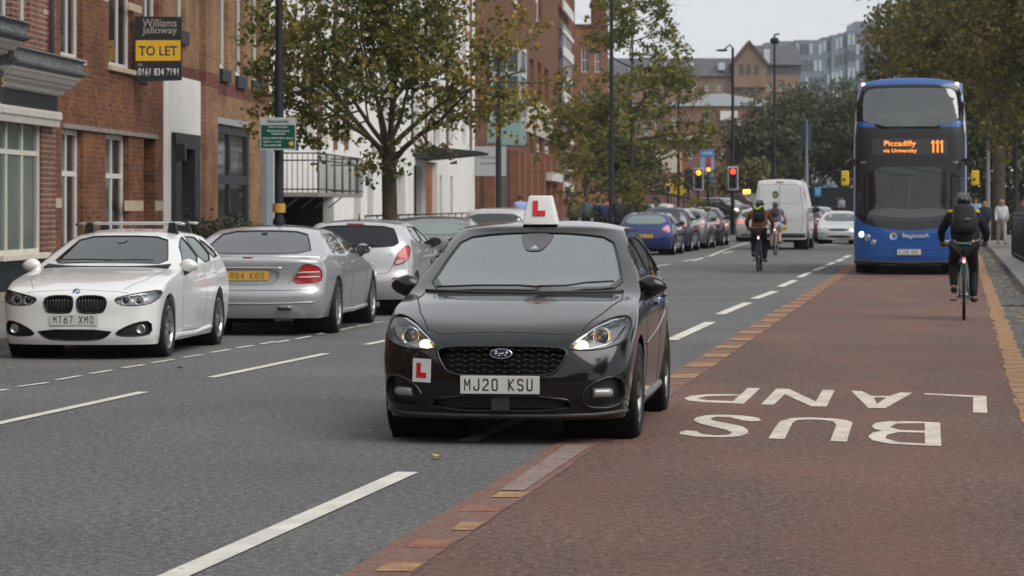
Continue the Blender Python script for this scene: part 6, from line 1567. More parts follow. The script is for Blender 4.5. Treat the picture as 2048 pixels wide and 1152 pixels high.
person('cyclist in orange top and black helmet riding away in the middle of the road', l, RZ, ride_pose(1), mat('orange_top', (.2, .095, .02), .75), trk, shk, hb, helmet=helm, fing=True, sc=1.0)
backpack('black backpack with a yellow green chevron on the orange topped cyclist', l, RZ, .30, .40, base=(0, .28, 1.33), mark=([(-.1, .14), (-.02, .09), (.09, .17), (.09, .12), (-.02, .05), (-.1, .09)], mat('lime_mark', (.5, .62, .06), .6)))
l = G(1549, 511); l = (l.x, l.y, 0)
bicycle('pale bicycle behind the white van, ridden by the cyclist in shorts', l, RZ, mat('pale_frame', (.3, .3, .32), .35), flip=-1)
person('cyclist in purple grey vest and pale shorts riding close behind the white van', l, RZ, ride_pose(-1), mat('purple_grey_top', (.1, .07, .11), .8, var=.3, vscale=8), mat('pale_shorts', (.42, .42, .46), .8), shk, hb, bare_arms=True, shorts=True, helmet=mat('grey_cap', (.13, .12, .12), .6), fing=True)
backpack('small dark backpack on the cyclist in shorts behind the van', l, RZ, .24, .32, base=(0, .3, 1.33), m=mat('plum_fabric', (.05, .035, .055), .8))
# people on foot
def at(px, D, z=.12): return ((px-1024)/FPX*D, D, z)
person('blonde woman in white jacket and pale trousers walking on the right pavement', at(2003, 104), 0, walk_pose(1.66, .2), mat('white_jacket', (.6, .6, .62), .7), mat('pale_trousers', (.34, .32, .3), .8), shk, hbl, 'long')
person('blonde woman in dark coat walking behind the cyclist with the backpack', at(1969, 108), 0, walk_pose(1.6, .12, -1), mat('navy_coat', (.018, .022, .04), .8), trk, shk, mat('hair_light_brown', (.3, .17, .08), .6), 'long', long_top=True)
person('short haired man in pale blue shirt beside the woman in dark coat', at(1951, 112), 0, walk_pose(1.78, .12), mat('pale_blue_shirt', (.2, .27, .42), .8), trk, shk, hb, bare_arms=True)
person('person behind the black railing at the right edge of the picture', at(2046, 96), 0, walk_pose(1.7, .1), mat('brown_coat', (.07, .05, .04), .8), trk, shk, hb)
person('man in light blue shirt and brown cap walking away past the brown columns', at(1041, 100, .2), 0, walk_pose(1.74, .15, 1, (0, 1, 0)), mat('light_blue_shirt', (.27, .36, .62), .8), trk, shk, mat('brown_cap', (.07, .035, .02), .7), bare_arms=True)
for px, D, h_, tm, lb in ((1147, 118, 1.75, (.09, .1, .06), 'person in olive jacket, nearest the roof sign in the group beyond the learner car'), (1172, 116, 1.78, (.06, .1, .14), 'person in blue grey jacket in the group beyond the learner car'),
        (1196, 124, 1.72, (.02, .02, .03), 'person in black coat in the group beyond the learner car'), (1207, 118, 1.72, (.03, .035, .09), 'person in navy coat in the group beyond the learner car'),
        (1216, 126, 1.82, (.4, .1, .1), 'person in red and white top in the group beyond the learner car')):
    person(lb, at(px, D), 0, walk_pose(h_, .12, 1 if px % 2 else -1, (0, 1, 0)), mat('coat_%d' % px, tm, .8), trk, shk, hb)
person('dark clothed person standing under the street tree by the parked cars', at(1239, 97), 0, walk_pose(1.8, .06), mat('charcoal_coat', (.03, .03, .035), .8), trk, shk, hb)
person('distant person in pale top in front of the dark hoarding', at(1683, 200, .5), 0, walk_pose(1.7, .1), mat('pale_grey_top', (.35, .36, .4), .8), trk, shk, hb)
person('distant person in dark clothes in front of the dark hoarding', at(1676, 202, .5), 0, walk_pose(1.75, .1), mat('charcoal_coat', (.03, .03, .035), .8), trk, shk, hb)
# ------------------------------------------------------------ the blue double decker bus
bus = dict(L=10.8, W=2.52, H=4.40, zs=.24, roofw=1.15, R=.47, arch=.55, axles=(2.6, 8.4), sm=.08,
    top=[(0, 4.22), (.15, 4.32), (.4, 4.38), (1, 4.40), (10, 4.40), (10.8, 4.3)],
    side=[(.2, .985), (.5, 1.), (2.9, 1.0), (3.2, .99), (4.4, .96)],
    nose=[(.2, .05), (.4, .0), (.9, .0), (1.25, .03), (1.35, .06), (2.4, .16), (3.2, .22), (4.1, .40), (4.3, .52), (4.4, .62)], tail=[(.2, .05), (4.4, .1)],
    crown=[(0, .13), (1, .13), (10.8, .13)], belt=[(0, 3.2), (10.8, 3.2)], cornerf=(.42, 3.4), cornerr=(.2, 4.), plan=[(0, .985), (2, 1), (10.8, 1)], smooth=2)
bl = at(1820, 63.0, 0)
c = Car('bus', 'blue double decker bus on service 111 to Piccadilly standing in the bus lane', bus, bl, radians(-8.0), cat='bus', res=.8)
bblue = mat('bus_blue', (.006, .078, .31), .3, 0, coat=.8, var=.06, vscale=.6)
lips = c.arches()
up_w = chaikin([(-1.12, 3.28), (-1.09, 3.9), (-1.02, 4.14), (-.8, 4.18), (0, 4.2), (.8, 4.18), (1.02, 4.14), (1.09, 3.9), (1.12, 3.28)], 1)
band_ = [(-1.2, 1.34), (-.9, 1.26), (0, 1.2), (.9, 1.26), (1.2, 1.34), (1.2, 3.34), (1.12, 3.34), (1.1, 3.285), (-1.1, 3.285), (-1.12, 3.34), (-1.2, 3.34)]
c.cut(up_w, 'F'); bgl = glass_mat('bus_glass', (.8, .82, .82), 2.3, .03, .85)
o = c.panel('upper_window', up_w, 'F', -.003, bgl, res=.15); ringpanel(c, 'window_border', [(max(-1.17, min(1.17, x*1.09)), 3.73+(z-3.73)*1.08) for x, z in up_w], [(x*.97, 3.73+(z-3.73)*.97) for x, z in up_w], 'F', .022, frit, o)
c.panel('front_panel', band_, 'F', .008, mat('bus_front_black', (.02, .02, .022), .35), res=.07)
lw = chaikin([(-1.18, 2.40), (-1.18, 1.42), (-.9, 1.29), (-.4, 1.2), (0, 1.17), (.4, 1.2), (.9, 1.29), (1.18, 1.42), (1.18, 2.40)], 1)
lwin = c.panel('windscreen', lw, 'F', .009, mat('bus_windscreen', (.012, .014, .016), .05, spec=.6, ior=1.6, var=.6, vscale=1.5), res=.12)
c.panel('dashboard', chaikin([(-1.0, 1.40), (-.5, 1.50), (0, 1.44), (.5, 1.50), (1.0, 1.40), (.6, 1.30), (0, 1.26), (-.6, 1.30)], 1), 'F', .0115, mat('bus_dashboard_grey', (.09, .095, .1), .3), lwin, res=.08)
bm = bmesh.new(); c.ptube(bm, [(-.05, 1.3), (-.03, 1.75), (.0, 2.3)], 'F', .014, .004); obj('centre_pillar', bm, mat('pillar_grey', (.1, .1, .105), .4), lwin)
c.panel('windscreen_sweep', chaikin([(-1.2, 1.42), (-.9, 1.28), (-.4, 1.19), (0, 1.16), (.4, 1.19), (.9, 1.28), (1.2, 1.42), (1.2, 1.30), (.95, 1.12), (.4, 1.02), (0, 1.0), (-.4, 1.02), (-.95, 1.12), (-1.2, 1.30)], 1), 'F', .012, frit, res=.1)
bm = bmesh.new()
bm.free()
for x_ in (-.5, .45):
    bm = bmesh.new(); c.ptube(bm, [(x_, 1.45), (x_+.03, 2.1)], 'F', .008, .006); obj('grab_pole', bm, mat('pole_ochre', (.12, .07, .03), .5), lwin)
ds = c.panel('destination_display', [(-.83, 2.66), (.82, 2.66), (.82, 3.03), (-.83, 3.03)], 'F', .014, mat('display_grey', (.045, .045, .047), .4), res=.2)
led = mat('lit_led_amber', (1., .30, .05), .5, emit=.8)
for s_, x_, z_, h_, w_ in (('Piccadilly', -.22, 2.90, .155, .70), ('via University', -.22, 2.745, .105, .74), ):
    p = c.hit('F', x_, z_, .018); text('display_lettering', s_, led, ds, facing((x_, p.y-.012, z_)), h_, w_, bold=.012)
p = c.hit('F', .6, 2.85, .03)
for x_ in (.505, .60, .695):
    bm = bmesh.new(); prism(bm, [(x_-.012, 2.715), (x_+.024, 2.715), (x_+.024, 2.985), (x_-.0, 2.985), (x_-.042, 2.94), (x_-.042, 2.905), (x_-.012, 2.93)], p.y-.004, p.y); obj('display_digit', bm, led, c.t, recalc=True)
wt = mat('bus_white_lettering', (.65, .67, .7), .5)
p = c.hit('F', .1, .86, .006); text('operator_lettering', 'Stagecoach', wt, c.t, facing((.12, p.y-.01, .86)), .125, .58, bold=.012)
q = c.hit('F', -.36, .86, .01); M = Matrix.Translation((-.36, q.y-.006, .86)) @ Matrix.Rotation(pi/2, 4, 'X')
for k, (mm, a0_) in enumerate(((mat('roundel_orange', (.6, .25, .08), .5), .4), (wt, 2.5), (mat('roundel_sky', (.2, .4, .7), .5), 4.6))):
    bm = bmesh.new(); lathe(bm, [(.035, .0), (.085, .0)], 8, M, 0, a0_, a0_+1.9); obj('roundel', bm, mm, c.t)
for s_, x_ in (('11137', -1.0), ('1120', .98)): p = c.hit('F', x_, 2.5, .01); text('fleet_lettering', s_, wt, c.t, facing((x_, p.y-.006, 2.5)), .05, .16)
p = c.hit('F', -.02, .51); pl = c.plate('KJ38 BBG', -.02, .51, 'F', plW, .52, .12, .84, off=.02)
for sg in (1, -1):
    for x_, z_, r_, lit_ in ((1.06, .90, .062, 1), (.93, .83, .055, 0), (.80, .72, .045, 0)):
        p = c.hit('F', sg*x_, z_, .004); bm = bmesh.new(); sphere(bm, p, r_, (1, .45, 1), 16); h = obj('headlamp', bm, mat('lit_bus_lamp', (1, .93, .8), .4, emit=1.3) if lit_ else mat('bus_lamp_glass', (.25, .25, .26), .15, .3), c.t)
        bm = bmesh.new(); pts = [p+Vector((cos(2*pi*k/20)*r_*1.15, -.0, sin(2*pi*k/20)*r_*1.15)) for k in range(21)]; tube(bm, pts, .012, 6, cap=False); obj('lamp_ring', bm, silv, h)
    p = c.hit('F', sg*1.03, 4.24, .004); bm = bmesh.new(); sphere(bm, p, .045, (1.2, .5, 1), 10); obj('marker_lamp', bm, mat('lit_marker', (1, .6, .45), .4, emit=.9), c.t)
    pj = 'S' if sg > 0 else 'Z'
    bm = bmesh.new(); c.ptube(bm, [(sg*1.205, 3.12), (sg*1.19, 3.6), (sg*1.15, 4.0), (sg*1.07, 4.2)], 'F', .035, -.02, n=8); obj('pillar_strip', bm, mat('silver_strip', (.55, .56, .58), .3, .5), c.t)
    # side windows on both decks
    for k in range(6):
        y0, y1 = .9+k*1.6, .9+k*1.6+1.52
        for z0, z1 in ((3.32, 4.0), (1.5, 2.4)):
            q = [(y0, z0), (y1, z0), (y1, z1), (y0, z1)]
            if z0 > 3: c.cut(q, pj); c.panel('side_window', q, pj, -.002, bgl, res=.3)
            else: c.panel('side_window', q, pj, .006, glassD, res=.3)
    # mirrors
    bm = bmesh.new(); tube(bm, [(sg*1.18, .35, 2.55), (sg*1.28, .05, 2.57), (sg*1.41, -.08, 2.5), (sg*1.42, -.08, 2.3)], .025, 8); box(bm, min(sg*1.2, sg*1.3), max(sg*1.2, sg*1.3), .1, .2, 2.42, 2.58, bev=.02); ar = obj('mirror_arm', bm, blk, c.t)
    bm = bmesh.new(); x_ = sg*1.42; box(bm, x_-.085, x_+.085, -.16, -.02, 1.98, 2.31, bev=.03); mi_ = obj('mirror', bm, mat('bus_mirror_yellow', (.62, .42, .02), .45), c.t)
    bm = bmesh.new(); sphere(bm, (x_-.02, -.17, 2.12), .03, n=10); obj('mirror_sensor', bm, blk, mi_)
rw = [(-1.0, 3.35), (1.0, 3.35), (.95, 4.0), (-.95, 4.0)]; c.cut(rw, 'R'); c.panel('rear_window', rw, 'R', -.002, bgl, res=.3)
wiper(c, [(-1.0, 2.36), (-.7, 2.32), (-.4, 2.22), (.1, 2.22)]); wiper(c, [(-.2, 2.42), (.2, 2.33), (.7, 2.24), (1.1, 2.2)])
bm = bmesh.new(); c.ptube(bm, [(-1.1, .63), (-.5, .58), (.5, .58), (1.1, .63)], 'F', .012, 0); c.ptube(bm, [(-.6, .47), (-.5, .42), (.5, .42), (.6, .47)], 'F', .01, 0); obj('bumper_groove', bm, mat('bus_blue_dark', (.015, .07, .27), .4), c.t)
bm = bmesh.new(); c.ptube(bm, [(-1.22, .30), (0, .26), (1.22, .30)], 'F', .05, -.02, n=8); obj('bumper_skirt', bm, blk, c.t)
# upper deck inside
bm = bmesh.new(); box(bm, -1.15, 1.15, .5, 10.6, 2.45, 2.52); obj('upper_deck_floor', bm, mat('deck_grey', (.15, .15, .16), .8), c.t)
seat_m = mat('bus_seat_blue', (.08, .09, .15), .8); rail_m = mat('rail_yellow', (.5, .36, .03), .5)
for r_ in range(5):
    for x_ in (-.8, -.38, .38, .8):
        bm = bmesh.new(); y_ = 1.35+r_*.85; box(bm, x_-.2, x_+.2, y_-.3, y_+.1, 2.85, 2.97, bev=.03); box(bm, x_-.2, x_+.2, y_+.05, y_+.15, 2.9, 3.50, bev=.04); s_o = obj('seat', bm, seat_m, c.t)
bm = bmesh.new(); tube(bm, [(-1.05, .62, 3.42), (-.3, .58, 3.42)], .018, 6); tube(bm, [(.3, .58, 3.42), (1.05, .62, 3.42)], .018, 6)
for x_ in (-.55, .6): tube(bm, [(x_, 2.2, 2.5), (x_, 2.2, 4.25)], .02, 6)
obj('grab_rail', bm, rail_m, c.t)
for x in (-1.1, 1.1):
    for y_ in bus['axles']: c.wheel(x, y_, .47, .28, 8, 'single', mat('bus_rim', (.3, .3, .31), .5, .5), .3)
c.arch_lips(lips, blk, .15); c.finish(bblue, mat('bus_lining', (.6, .6, .58), .8))
def sit_pose():
    return dict(hip=(0, 0, .12), chest=(0, .02, .47), neck=(0, .0, .62), head=(0, -.02, .75), shol=(-.17, .02, .56), shor=(.17, .02, .56), elbl=(-.22, -.02, .3), elbr=(.22, -.02, .3), hanl=(-.12, -.25, .2), hanr=(.12, -.25, .2),
        hjl=(-.09, -.02, .1), hjr=(.09, -.02, .1), knel=(-.11, -.42, .12), kner=(.11, -.42, .12), ankl=(-.11, -.4, -.28), ankr=(.11, -.4, -.28), toel=(-.11, -.53, -.32), toer=(.11, -.53, -.32), face=(0, -1, 0), show_face=True)
Mb = Matrix.Translation(Vector(bl)) @ Matrix.Rotation(radians(-8.0), 4, 'Z')
for x_, y_, tm, lb in ((.42, 1.3, (.03, .03, .035), 'passenger in dark clothes behind the upper front window of the bus'), (.84, 1.3, (.06, .2, .2), 'passenger in teal top at the right end of the upper front window of the bus')):
    person(lb, Mb @ Vector((x_, y_, 2.97)), radians(-8), sit_pose(), mat('pass_%d' % int(x_*100), tm, .8), trk, shk, hb)
# learner car driver and instructor
Mc = Matrix.Translation(Vector((-.075, 18.15, 0))) @ Matrix.Rotation(radians(-7.2), 4, 'Z')
dp = sit_pose(); dp.update(hanl=(-.1, -.46, .42), hanr=(.12, -.46, .46), elbl=(-.24, -.2, .3), elbr=(.24, -.2, .3))
person('learner driver in dark top holding the steering wheel behind the windscreen', Mc @ Vector((-.36, 2.15, .42)), radians(-7.2), dp, mat('driver_top', (.03, .03, .035), .8), trk, shk, hb, fing=True)
person('instructor in grey top in the other front seat of the learner car', Mc @ Vector((.36, 2.15, .42)), radians(-7.2), sit_pose(), mat('instructor_top', (.1, .1, .11), .8), trk, shk, hb)

# ------------------------------------------------------------ white van
van = dict(L=5.6, W=1.92, H=2.47, zs=.36, roofw=.76, R=.34, arch=.38, axles=(1.0, 4.5), sm=.06,
    top=[(0, .95), (.1, 1.0), (.8, 1.2), (1.2, 1.3), (1.9, 2.1), (2.2, 2.35), (2.7, 2.45), (5.0, 2.47), (5.6, 2.42)],
    side=[(.3, .96), (.5, 1.), (1.1, 1.0), (1.4, .985), (2.4, .93)], nose=[(.3, .05), (.5, 0), (1.0, .1)], tail=[(.3, .0), (.6, .0), (1.2, .02), (2.2, .16), (2.4, .24), (2.47, .3)],
    crown=[(0, .06), (5.6, .06)], belt=[(0, 1.2), (5.6, 1.3)], cornerf=(.4, 2.5), cornerr=(.12, 3.2), smooth=3)
l, r = rear_place(1559, 99.6, 5.6, 8.8)
c = Car('van', 'white high roofed van with yellow green sticker on its rear doors, seen from behind', van, l, r, cat='van', res=1.2)
vw = mat('van_white', (.58, .58, .57), .35, coat=.6, var=.06, vscale=1.5); lips = c.arches()
bm = bmesh.new(); c.ptube(bm, [(0, .62), (0, 2.25)], 'R', .008, 0); c.ptube(bm, [(-.78, .62), (-.80, 1.3), (-.72, 2.2), (-.62, 2.27), (.62, 2.27), (.72, 2.2), (.80, 1.3), (.78, .62)], 'R', .007, 0)
c.ptube(bm, [(-.70, 1.62), (.70, 1.62)], 'R', .004, 0); c.ptube(bm, [(-.70, 1.05), (.70, 1.05)], 'R', .004, 0); obj('door_seam', bm, mat('seam_grey', (.06, .06, .06), .6), c.t)
bm = bmesh.new(); p = c.hit('R', -.12, .98, .01); box(bm, -.26, -.06, p.y-.02, p.y+.03, .96, 1.0, bev=.01); obj('door_handle', bm, blk, c.t)
bm = bmesh.new(); p = c.hit('R', .1, 1.3, .01); sphere(bm, p, .06, (1, .3, 1), 10); obj('lock_cover', bm, blk, c.t)
st_ = c.panel('sticker', chaikin([(.05, 1.80), (.25, 1.80), (.25, 2.05), (.05, 2.05)], 1), 'R', .006, mat('sticker_black', (.03, .035, .025), .5), res=.1)
c.panel('sticker_emblem', chaikin([(.09, 1.86), (.21, 1.84), (.2, 1.96), (.14, 2.0), (.1, 1.94)], 1), 'R', .01, mat('sticker_green', (.18, .32, .06), .5), st_, res=.1)
for sg in (1, -1):
    h = c.panel('tail_lamp', [(sg*.855, .85), (sg*.925, .85), (sg*.925, 1.38), (sg*.855, 1.38)], 'R', .008, redl, res=.1)
    c.panel('amber_section', [(sg*.855, 1.08), (sg*.925, 1.08), (sg*.925, 1.2), (sg*.855, 1.2)], 'R', .012, mat('amber_lens', (.6, .22, .02), .2), h, res=.1)
bm = bmesh.new(); c.ptube(bm, [(-.88, .5), (-.6, .5), (.6, .5), (.88, .5)], 'R', .08, -.01, n=8); obj('bumper', bm, blk, c.t)
bm = bmesh.new(); c.ptube(bm, [(-.12, 2.36), (.12, 2.36)], 'R', .022, .01, n=8); obj('brake_lamp', bm, redl, c.t)
c.plate('FN19 XVO', .0, .74, 'R', plY, .5, .11, .84)
for sg in (1, -1): mirror(c, sg, 1.5, 1.35, blk, 1.4, .22, body_w=.86)
for x in (-.84, .84):
    for y_ in van['axles']: c.wheel(x, y_, .34, .24, 6, 'single', mat('van_steel_rim', (.16, .16, .17), .5, .5), .22)
c.arch_lips(lips, vw); c.finish(vw)

# ------------------------------------------------------------ street furniture
pole_m = mat('lamp_post_black', (.012, .014, .018), .6, var=.15, vscale=3); pole_g = mat('lamp_post_grey', (.12, .135, .16), .5)
def X_(px, D): return (px-1024)/FPX*D
def Z_(py, D): return CH-(py-HY)/FPX*D
def lamp_post(label, px, D, ztop_, r0, m=pole_m, z0=.12, arm=None, collar=None, cat='lamp post', name='lamp_post', group=None):
    t = thing(name, label, cat, (X_(px, D), D, z0), 0, group)
    bm = bmesh.new(); lathe(bm, [(r0*1.35, 0), (r0*1.35, 1.1), (r0*1.3, 1.16), (r0, 1.2), (r0, min(ztop_*.55, 4)), (r0*.8, min(ztop_*.55, 4)+.05), (r0*.62, ztop_)], 16); obj('column', bm, m, t)
    if arm:
        bm = bmesh.new(); ax, az = arm; tube(bm, [(0, 0, ztop_-.05), (ax*.3, 0, ztop_+.15), (ax, 0, ztop_+az)], r0*.4, 8); obj('arm', bm, m, t)
        bm = bmesh.new(); sphere(bm, (ax*1.15, 0, ztop_+az), .3, (1.1, .5, .22), 14); obj('lantern', bm, m, t)
    return t
D = 51.9; s_ = FPX/D
t = lamp_post('black lamp post with yellow band in front of the balcony, carrying the green sign', 558, D, 8.5, .085, arm=(1.2, .2))
bm = bmesh.new(); lathe(bm, [(.118, Z_(425, D)-.12), (.118, Z_(407, D)-.12)], 16); obj('yellow_band', bm, mat('band_yellow', (.5, .28, .06), .6), t)
D2 = 51.55; gs = thing('street_sign', 'green and white information sign fixed to the black lamp post', 'sign', (X_(520, D2), D2, Z_(300, D2))); W_, H_ = X_(592, D2)-X_(520, D2), Z_(235, D2)-Z_(300, D2)
bm = bmesh.new(); box(bm, 0, W_, 0, .012, 0, H_, bev=.004); obj('panel', bm, mat('sign_white', (.42, .43, .43), .6), gs)
bm = bmesh.new(); box(bm, .02, W_-.02, -.003, -.0005, .03, H_*.77); obj('green_field', bm, mat('sign_green', (.003, .075, .045), .6), gs)
sgt = mat('sign_green_text', (.01, .11, .07), .5); sw_ = mat('sign_white_text', (.6, .62, .6), .5)
text('lettering', 'Bexxlured', sgt, gs, facing((W_*.5, -.003, H_*.89)), H_*.11, W_*.58, bold=.02)
for s2, x2, z2, w2 in (('Pibenclarlap', .5, .70, .52), ('Palesvuendcod', .5, .59, .6), ('cosanont', .5, .50, .38), ('Doponebutd Bare doa d', .5, .36, .86), ('Wfere n-zudy', .34, .25, .5), ('Coe atroaotb', .34, .15, .5)):
    text('lettering', s2, sw_, gs, facing((W_*x2, -.005, H_*z2)), H_*.065, W_*w2, bold=.015)
bm = bmesh.new(); prism(bm, [(W_*.87+.055*cos(a), H_*.2+.055*sin(a)) for a in [pi/2*k for k in range(4)]], -.006, -.004); obj('orange_emblem', bm, mat('sign_orange', (.6, .35, .02), .5), gs, recalc=True)
bm = bmesh.new(); box(bm, W_*.53-.05, W_*.53+.08, .013, .25, H_*.3, H_*.36); box(bm, W_*.53-.05, W_*.53+.08, .013, .25, H_*.8, H_*.86); obj('bracket', bm, pole_m, gs)
D = 85; lamp_post('black lamp post with curved lantern arm beside the teal oriel', 997, D, Z_(100, D)-.12, .085, arm=(-.5, .1))
D = 100; lamp_post('thick black lamp post rising through the second street tree', 1223, D, 10.5, .095, arm=(-1.2, .3))
lamp_post('thin dark lamp post behind the second street tree', 1357, 170, Z_(108, 170), .085, z0=.1, arm=(.3, .1))
D = 205; t = lamp_post('tall dark column topped by a camera dome above the far trees', 1549, D, Z_(90, D)-.4, .12, z0=.5, cat='camera column', name='camera_column')
bm = bmesh.new(); zt_ = Z_(90, D)-.5; sphere(bm, (0, 0, zt_+.3), .34, (1, 1, .8), 12); tube(bm, [(0, 0, zt_+.3), (0, 0, zt_+.75), (.35, 0, zt_+.8)], .07, 8); obj('camera_dome', bm, pole_m, t)
D = 190; t = lamp_post('blue grey pole standing right of the white van', 1613, D, Z_(240, D)-.4, .13, pole_g, .4, cat='pole', name='pole')
bm = bmesh.new(); box(bm, -.34, .34, .14, .2, Z_(300, D)-.4, Z_(248, D)-.4, bev=.02); obj('sign_board', bm, mat('board_slate', (.05, .06, .08), .6), t)
D = 130; lamp_post('grey pole in front of the dark trees right of the bus', 1976, D, Z_(250, D), .1, pole_g, .12, cat='pole', name='pole')
D = 82; lamp_post('black post standing at the corner of the right hand railing', 2031, D, Z_(290, D), .09, pole_m, .12, cat='post', name='post')
# traffic signals
lr_ = mat('lit_red', (1, .03, .01), .4, emit=3.5); la_ = mat('lit_amber_signal', (1, .36, .02), .4, emit=4.5); loff = mat('lens_off', (.012, .018, .015), .2)
brd = mat('signal_border_white', (.5, .52, .53), .5); sgb = mat('signal_black', (.012, .013, .015), .5)
def signal(label, px, pyt, pyb, D, lit, board=True, z0=.0, back=False, polex=0, ptop=None, nl=3):
    s_ = FPX/D; t = thing('traffic_light', label, 'traffic light', (X_(px, D), D, z0), 0, 'traffic lights at the junction'); zt_, zb_ = Z_(pyt, D)-z0, Z_(pyb, D)-z0; h_ = zt_-zb_; w_ = h_*.44
    bm = bmesh.new(); tube(bm, [(polex, .2, 0), (polex, .2, ptop if ptop else zt_+.1)], .06, 10); obj('pole', bm, pole_m, t)
    if board and not back: bm = bmesh.new(); box(bm, -w_/2, w_/2, .02, .05, zb_, zt_, bev=.015); obj('backing_border', bm, brd, t)
    bm = bmesh.new(); k = .82 if board and not back else 1.; box(bm, -w_/2*k, w_/2*k, -.0, .019 if not back else .1, zb_+h_*(1-k)*.3, zt_-h_*(1-k)*.3, bev=.006); bd2 = obj('housing', bm, sgb, t)
    if back: return t
    for i in range(nl):
        z_ = zt_-h_*(.5/nl+.0+i*(1/nl))*1.0; z_ = zb_+h_*(.5+(.5-(i+.5)/nl)*.86); r_ = h_*.29/nl*1.15
        bm = bmesh.new(); lathe(bm, [(0, .03), (r_*.7, .02), (r_, 0)], 18, Matrix.Translation((0, -.002, z_)) @ Matrix.Rotation(pi/2, 4, 'X')); obj('lens', bm, lit[i] or loff, bd2)
        bm = bmesh.new(); lathe(bm, [(r_*1.1, 0), (r_*1.12, .22)], 12, Matrix.Translation((0, -.002, z_)) @ Matrix.Rotation(pi/2, 4, 'X'), 0, .2, pi-.2); obj('hood', bm, sgb, bd2)
    return t
signal('traffic light on tall dark mast showing red, right of the blue banner', 1466, 333, 380, 150, (lr_, None, None), z0=0)
bm = bmesh.new(); t = lamp_post('tall slim dark mast above the rightmost traffic light', 1465.5, 151, Z_(95, 151), .11, z0=0, arm=(-.5, -.15), cat='mast', name='mast')
signal('traffic light showing red and amber beside the black backing board', 1397, 336, 380, 152, (mat('lit_red_amber', (1, .2, .02), .4, emit=4), None, None))
signal('black back of a traffic light left of the red and amber one', 1377, 339, 379, 153, (None,)*3, back=True)
signal('small low traffic light glowing amber in front of the yellow hoarding', 1336, 359, 385, 165, (la_, None), nl=2, z0=.05)
signal('traffic light glowing orange in front of the blue banner', 1417, 333, 345, 168, (mat('lit_red_amber', (1, .2, .02), .4, emit=4),), board=False, nl=1, z0=.05)
# banner, hoardings, small signs
D = 230; t = thing('banner', 'blue and red vertical banner hanging behind the traffic lights', 'banner', (X_(1401, D), D, Z_(366, D))); s_ = D/FPX
def pb(bm, a, b, c_, d, y=-.0, th=.05): box(bm, (a-1401)*s_, (b-1401)*s_, y-th, y, (366-d)*s_, (366-c_)*s_)
bm = bmesh.new(); pb(bm, 1401, 1428, 300, 341); pb(bm, 1404, 1427, 343, 366); obj('cloth', bm, mat('banner_pale_blue', (.22, .36, .5), .7), t)
bm = bmesh.new(); pb(bm, 1401, 1428, 301, 313, -.052); obj('blue_header', bm, mat('banner_blue', (.03, .22, .5), .7), t); bm = bmesh.new(); pb(bm, 1412, 1422, 315, 341, -.052); obj('red_panel', bm, mat('banner_red', (.42, .03, .08), .7), t)
text('lettering', 'NORTHERN', sw_, t, facing((13.5*s_, -.11, 59*s_)), 5*s_, 20*s_, bold=.02); bm = bmesh.new(); pb(bm, 1406, 1426, 354, 365, -.052); obj('blue_footer', bm, mat('banner_blue', (.03, .22, .5), .7), t)
bm = bmesh.new(); tube(bm, [(13*s_, .12, -Z_(366, D)), (13*s_, .12, 68*s_)], .08, 8); obj('post', bm, pole_m, t)
def slab_thing(name, label, cat, px0, px1, py0, py1, D, m, z0=0, th=.15, post=True):
    t = thing(name, label, cat, (X_(px0, D), D, z0)); W_ = X_(px1, D)-X_(px0, D); a, b = Z_(py1, D)-z0, Z_(py0, D)-z0
    bm = bmesh.new(); box(bm, 0, W_, 0, th, a, b, bev=.02); o = obj('panel', bm, m, t)
    if post:
        bm = bmesh.new(); box(bm, W_*.1, W_*.1+.1, th+.002, th+.1, 0, b); box(bm, W_*.9-.1, W_*.9, th+.002, th+.1, 0, b); obj('post', bm, pole_m, t)
    return t, W_, a, b
t, W_, a, b = slab_thing('hoarding', 'yellow hoarding with a small dark figure behind the low amber traffic light', 'hoarding', 1338, 1372, 356, 391, 235, mat('hoarding_yellow', (.52, .34, .01), .6), .7)
bm = bmesh.new(); box(bm, W_*.3, W_*.42, -.03, -.002, a+.4, b-.45); obj('dark_mark', bm, blk, t)
slab_thing('hoarding', 'long dark hoarding at the foot of the far trees behind the silver oncoming saloon', 'hoarding', 1585, 2110, 375, 440, 212, mat('hoarding_dark', (.012, .014, .015), .7, var=.4, vscale=.3), .3, post=False)
t, W_, a, b = slab_thing('street_sign', 'small blue square road sign between the white van and the bus', 'sign', 1629, 1642, 374, 393, 180, mat('sign_blue', (.02, .28, .6), .5), .2)
bm = bmesh.new(); box(bm, W_*.42, W_*.58, -.02, -.002, a+.12, b-.15); box(bm, W_*.25, W_*.75, -.02, -.003, b-.28, b-.18); obj('white_symbol', bm, sw_, t)
t = thing('bollard', 'orange lamp bollard below the small blue road sign', 'bollard', (X_(1645.5, 178), 178, .1)); bm = bmesh.new(); box(bm, -.15, .15, -.1, .1, 0, .9, bev=.03); obj('base', bm, mat('bollard_orange', (.5, .25, .03), .5), t); bm = bmesh.new(); sphere(bm, (0, 0, 1.15), .22, n=12); obj('lamp', bm, mat('bollard_lamp', (.75, .25, .02), .4, emit=.4), t)
bm = bmesh.new(); tube(bm, [(0, 0, .85), (0, 0, 1.0)], .06, 8); obj('neck', bm, blk, t)
t = thing('bollard', 'yellow bollard with dark mark on the red paved traffic island', 'bollard', (X_(1437, 177), 177, .4)); bm = bmesh.new(); box(bm, -.2, .2, -.12, .12, .25, .72, bev=.04); box(bm, -.12, .12, -.1, .1, 0, .25); obj('shell', bm, mat('bollard_yellow', (.65, .4, .02), .5), t); bm = bmesh.new(); box(bm, -.07, .07, -.135, -.122, .32, .6); obj('dark_mark', bm, blk, t)
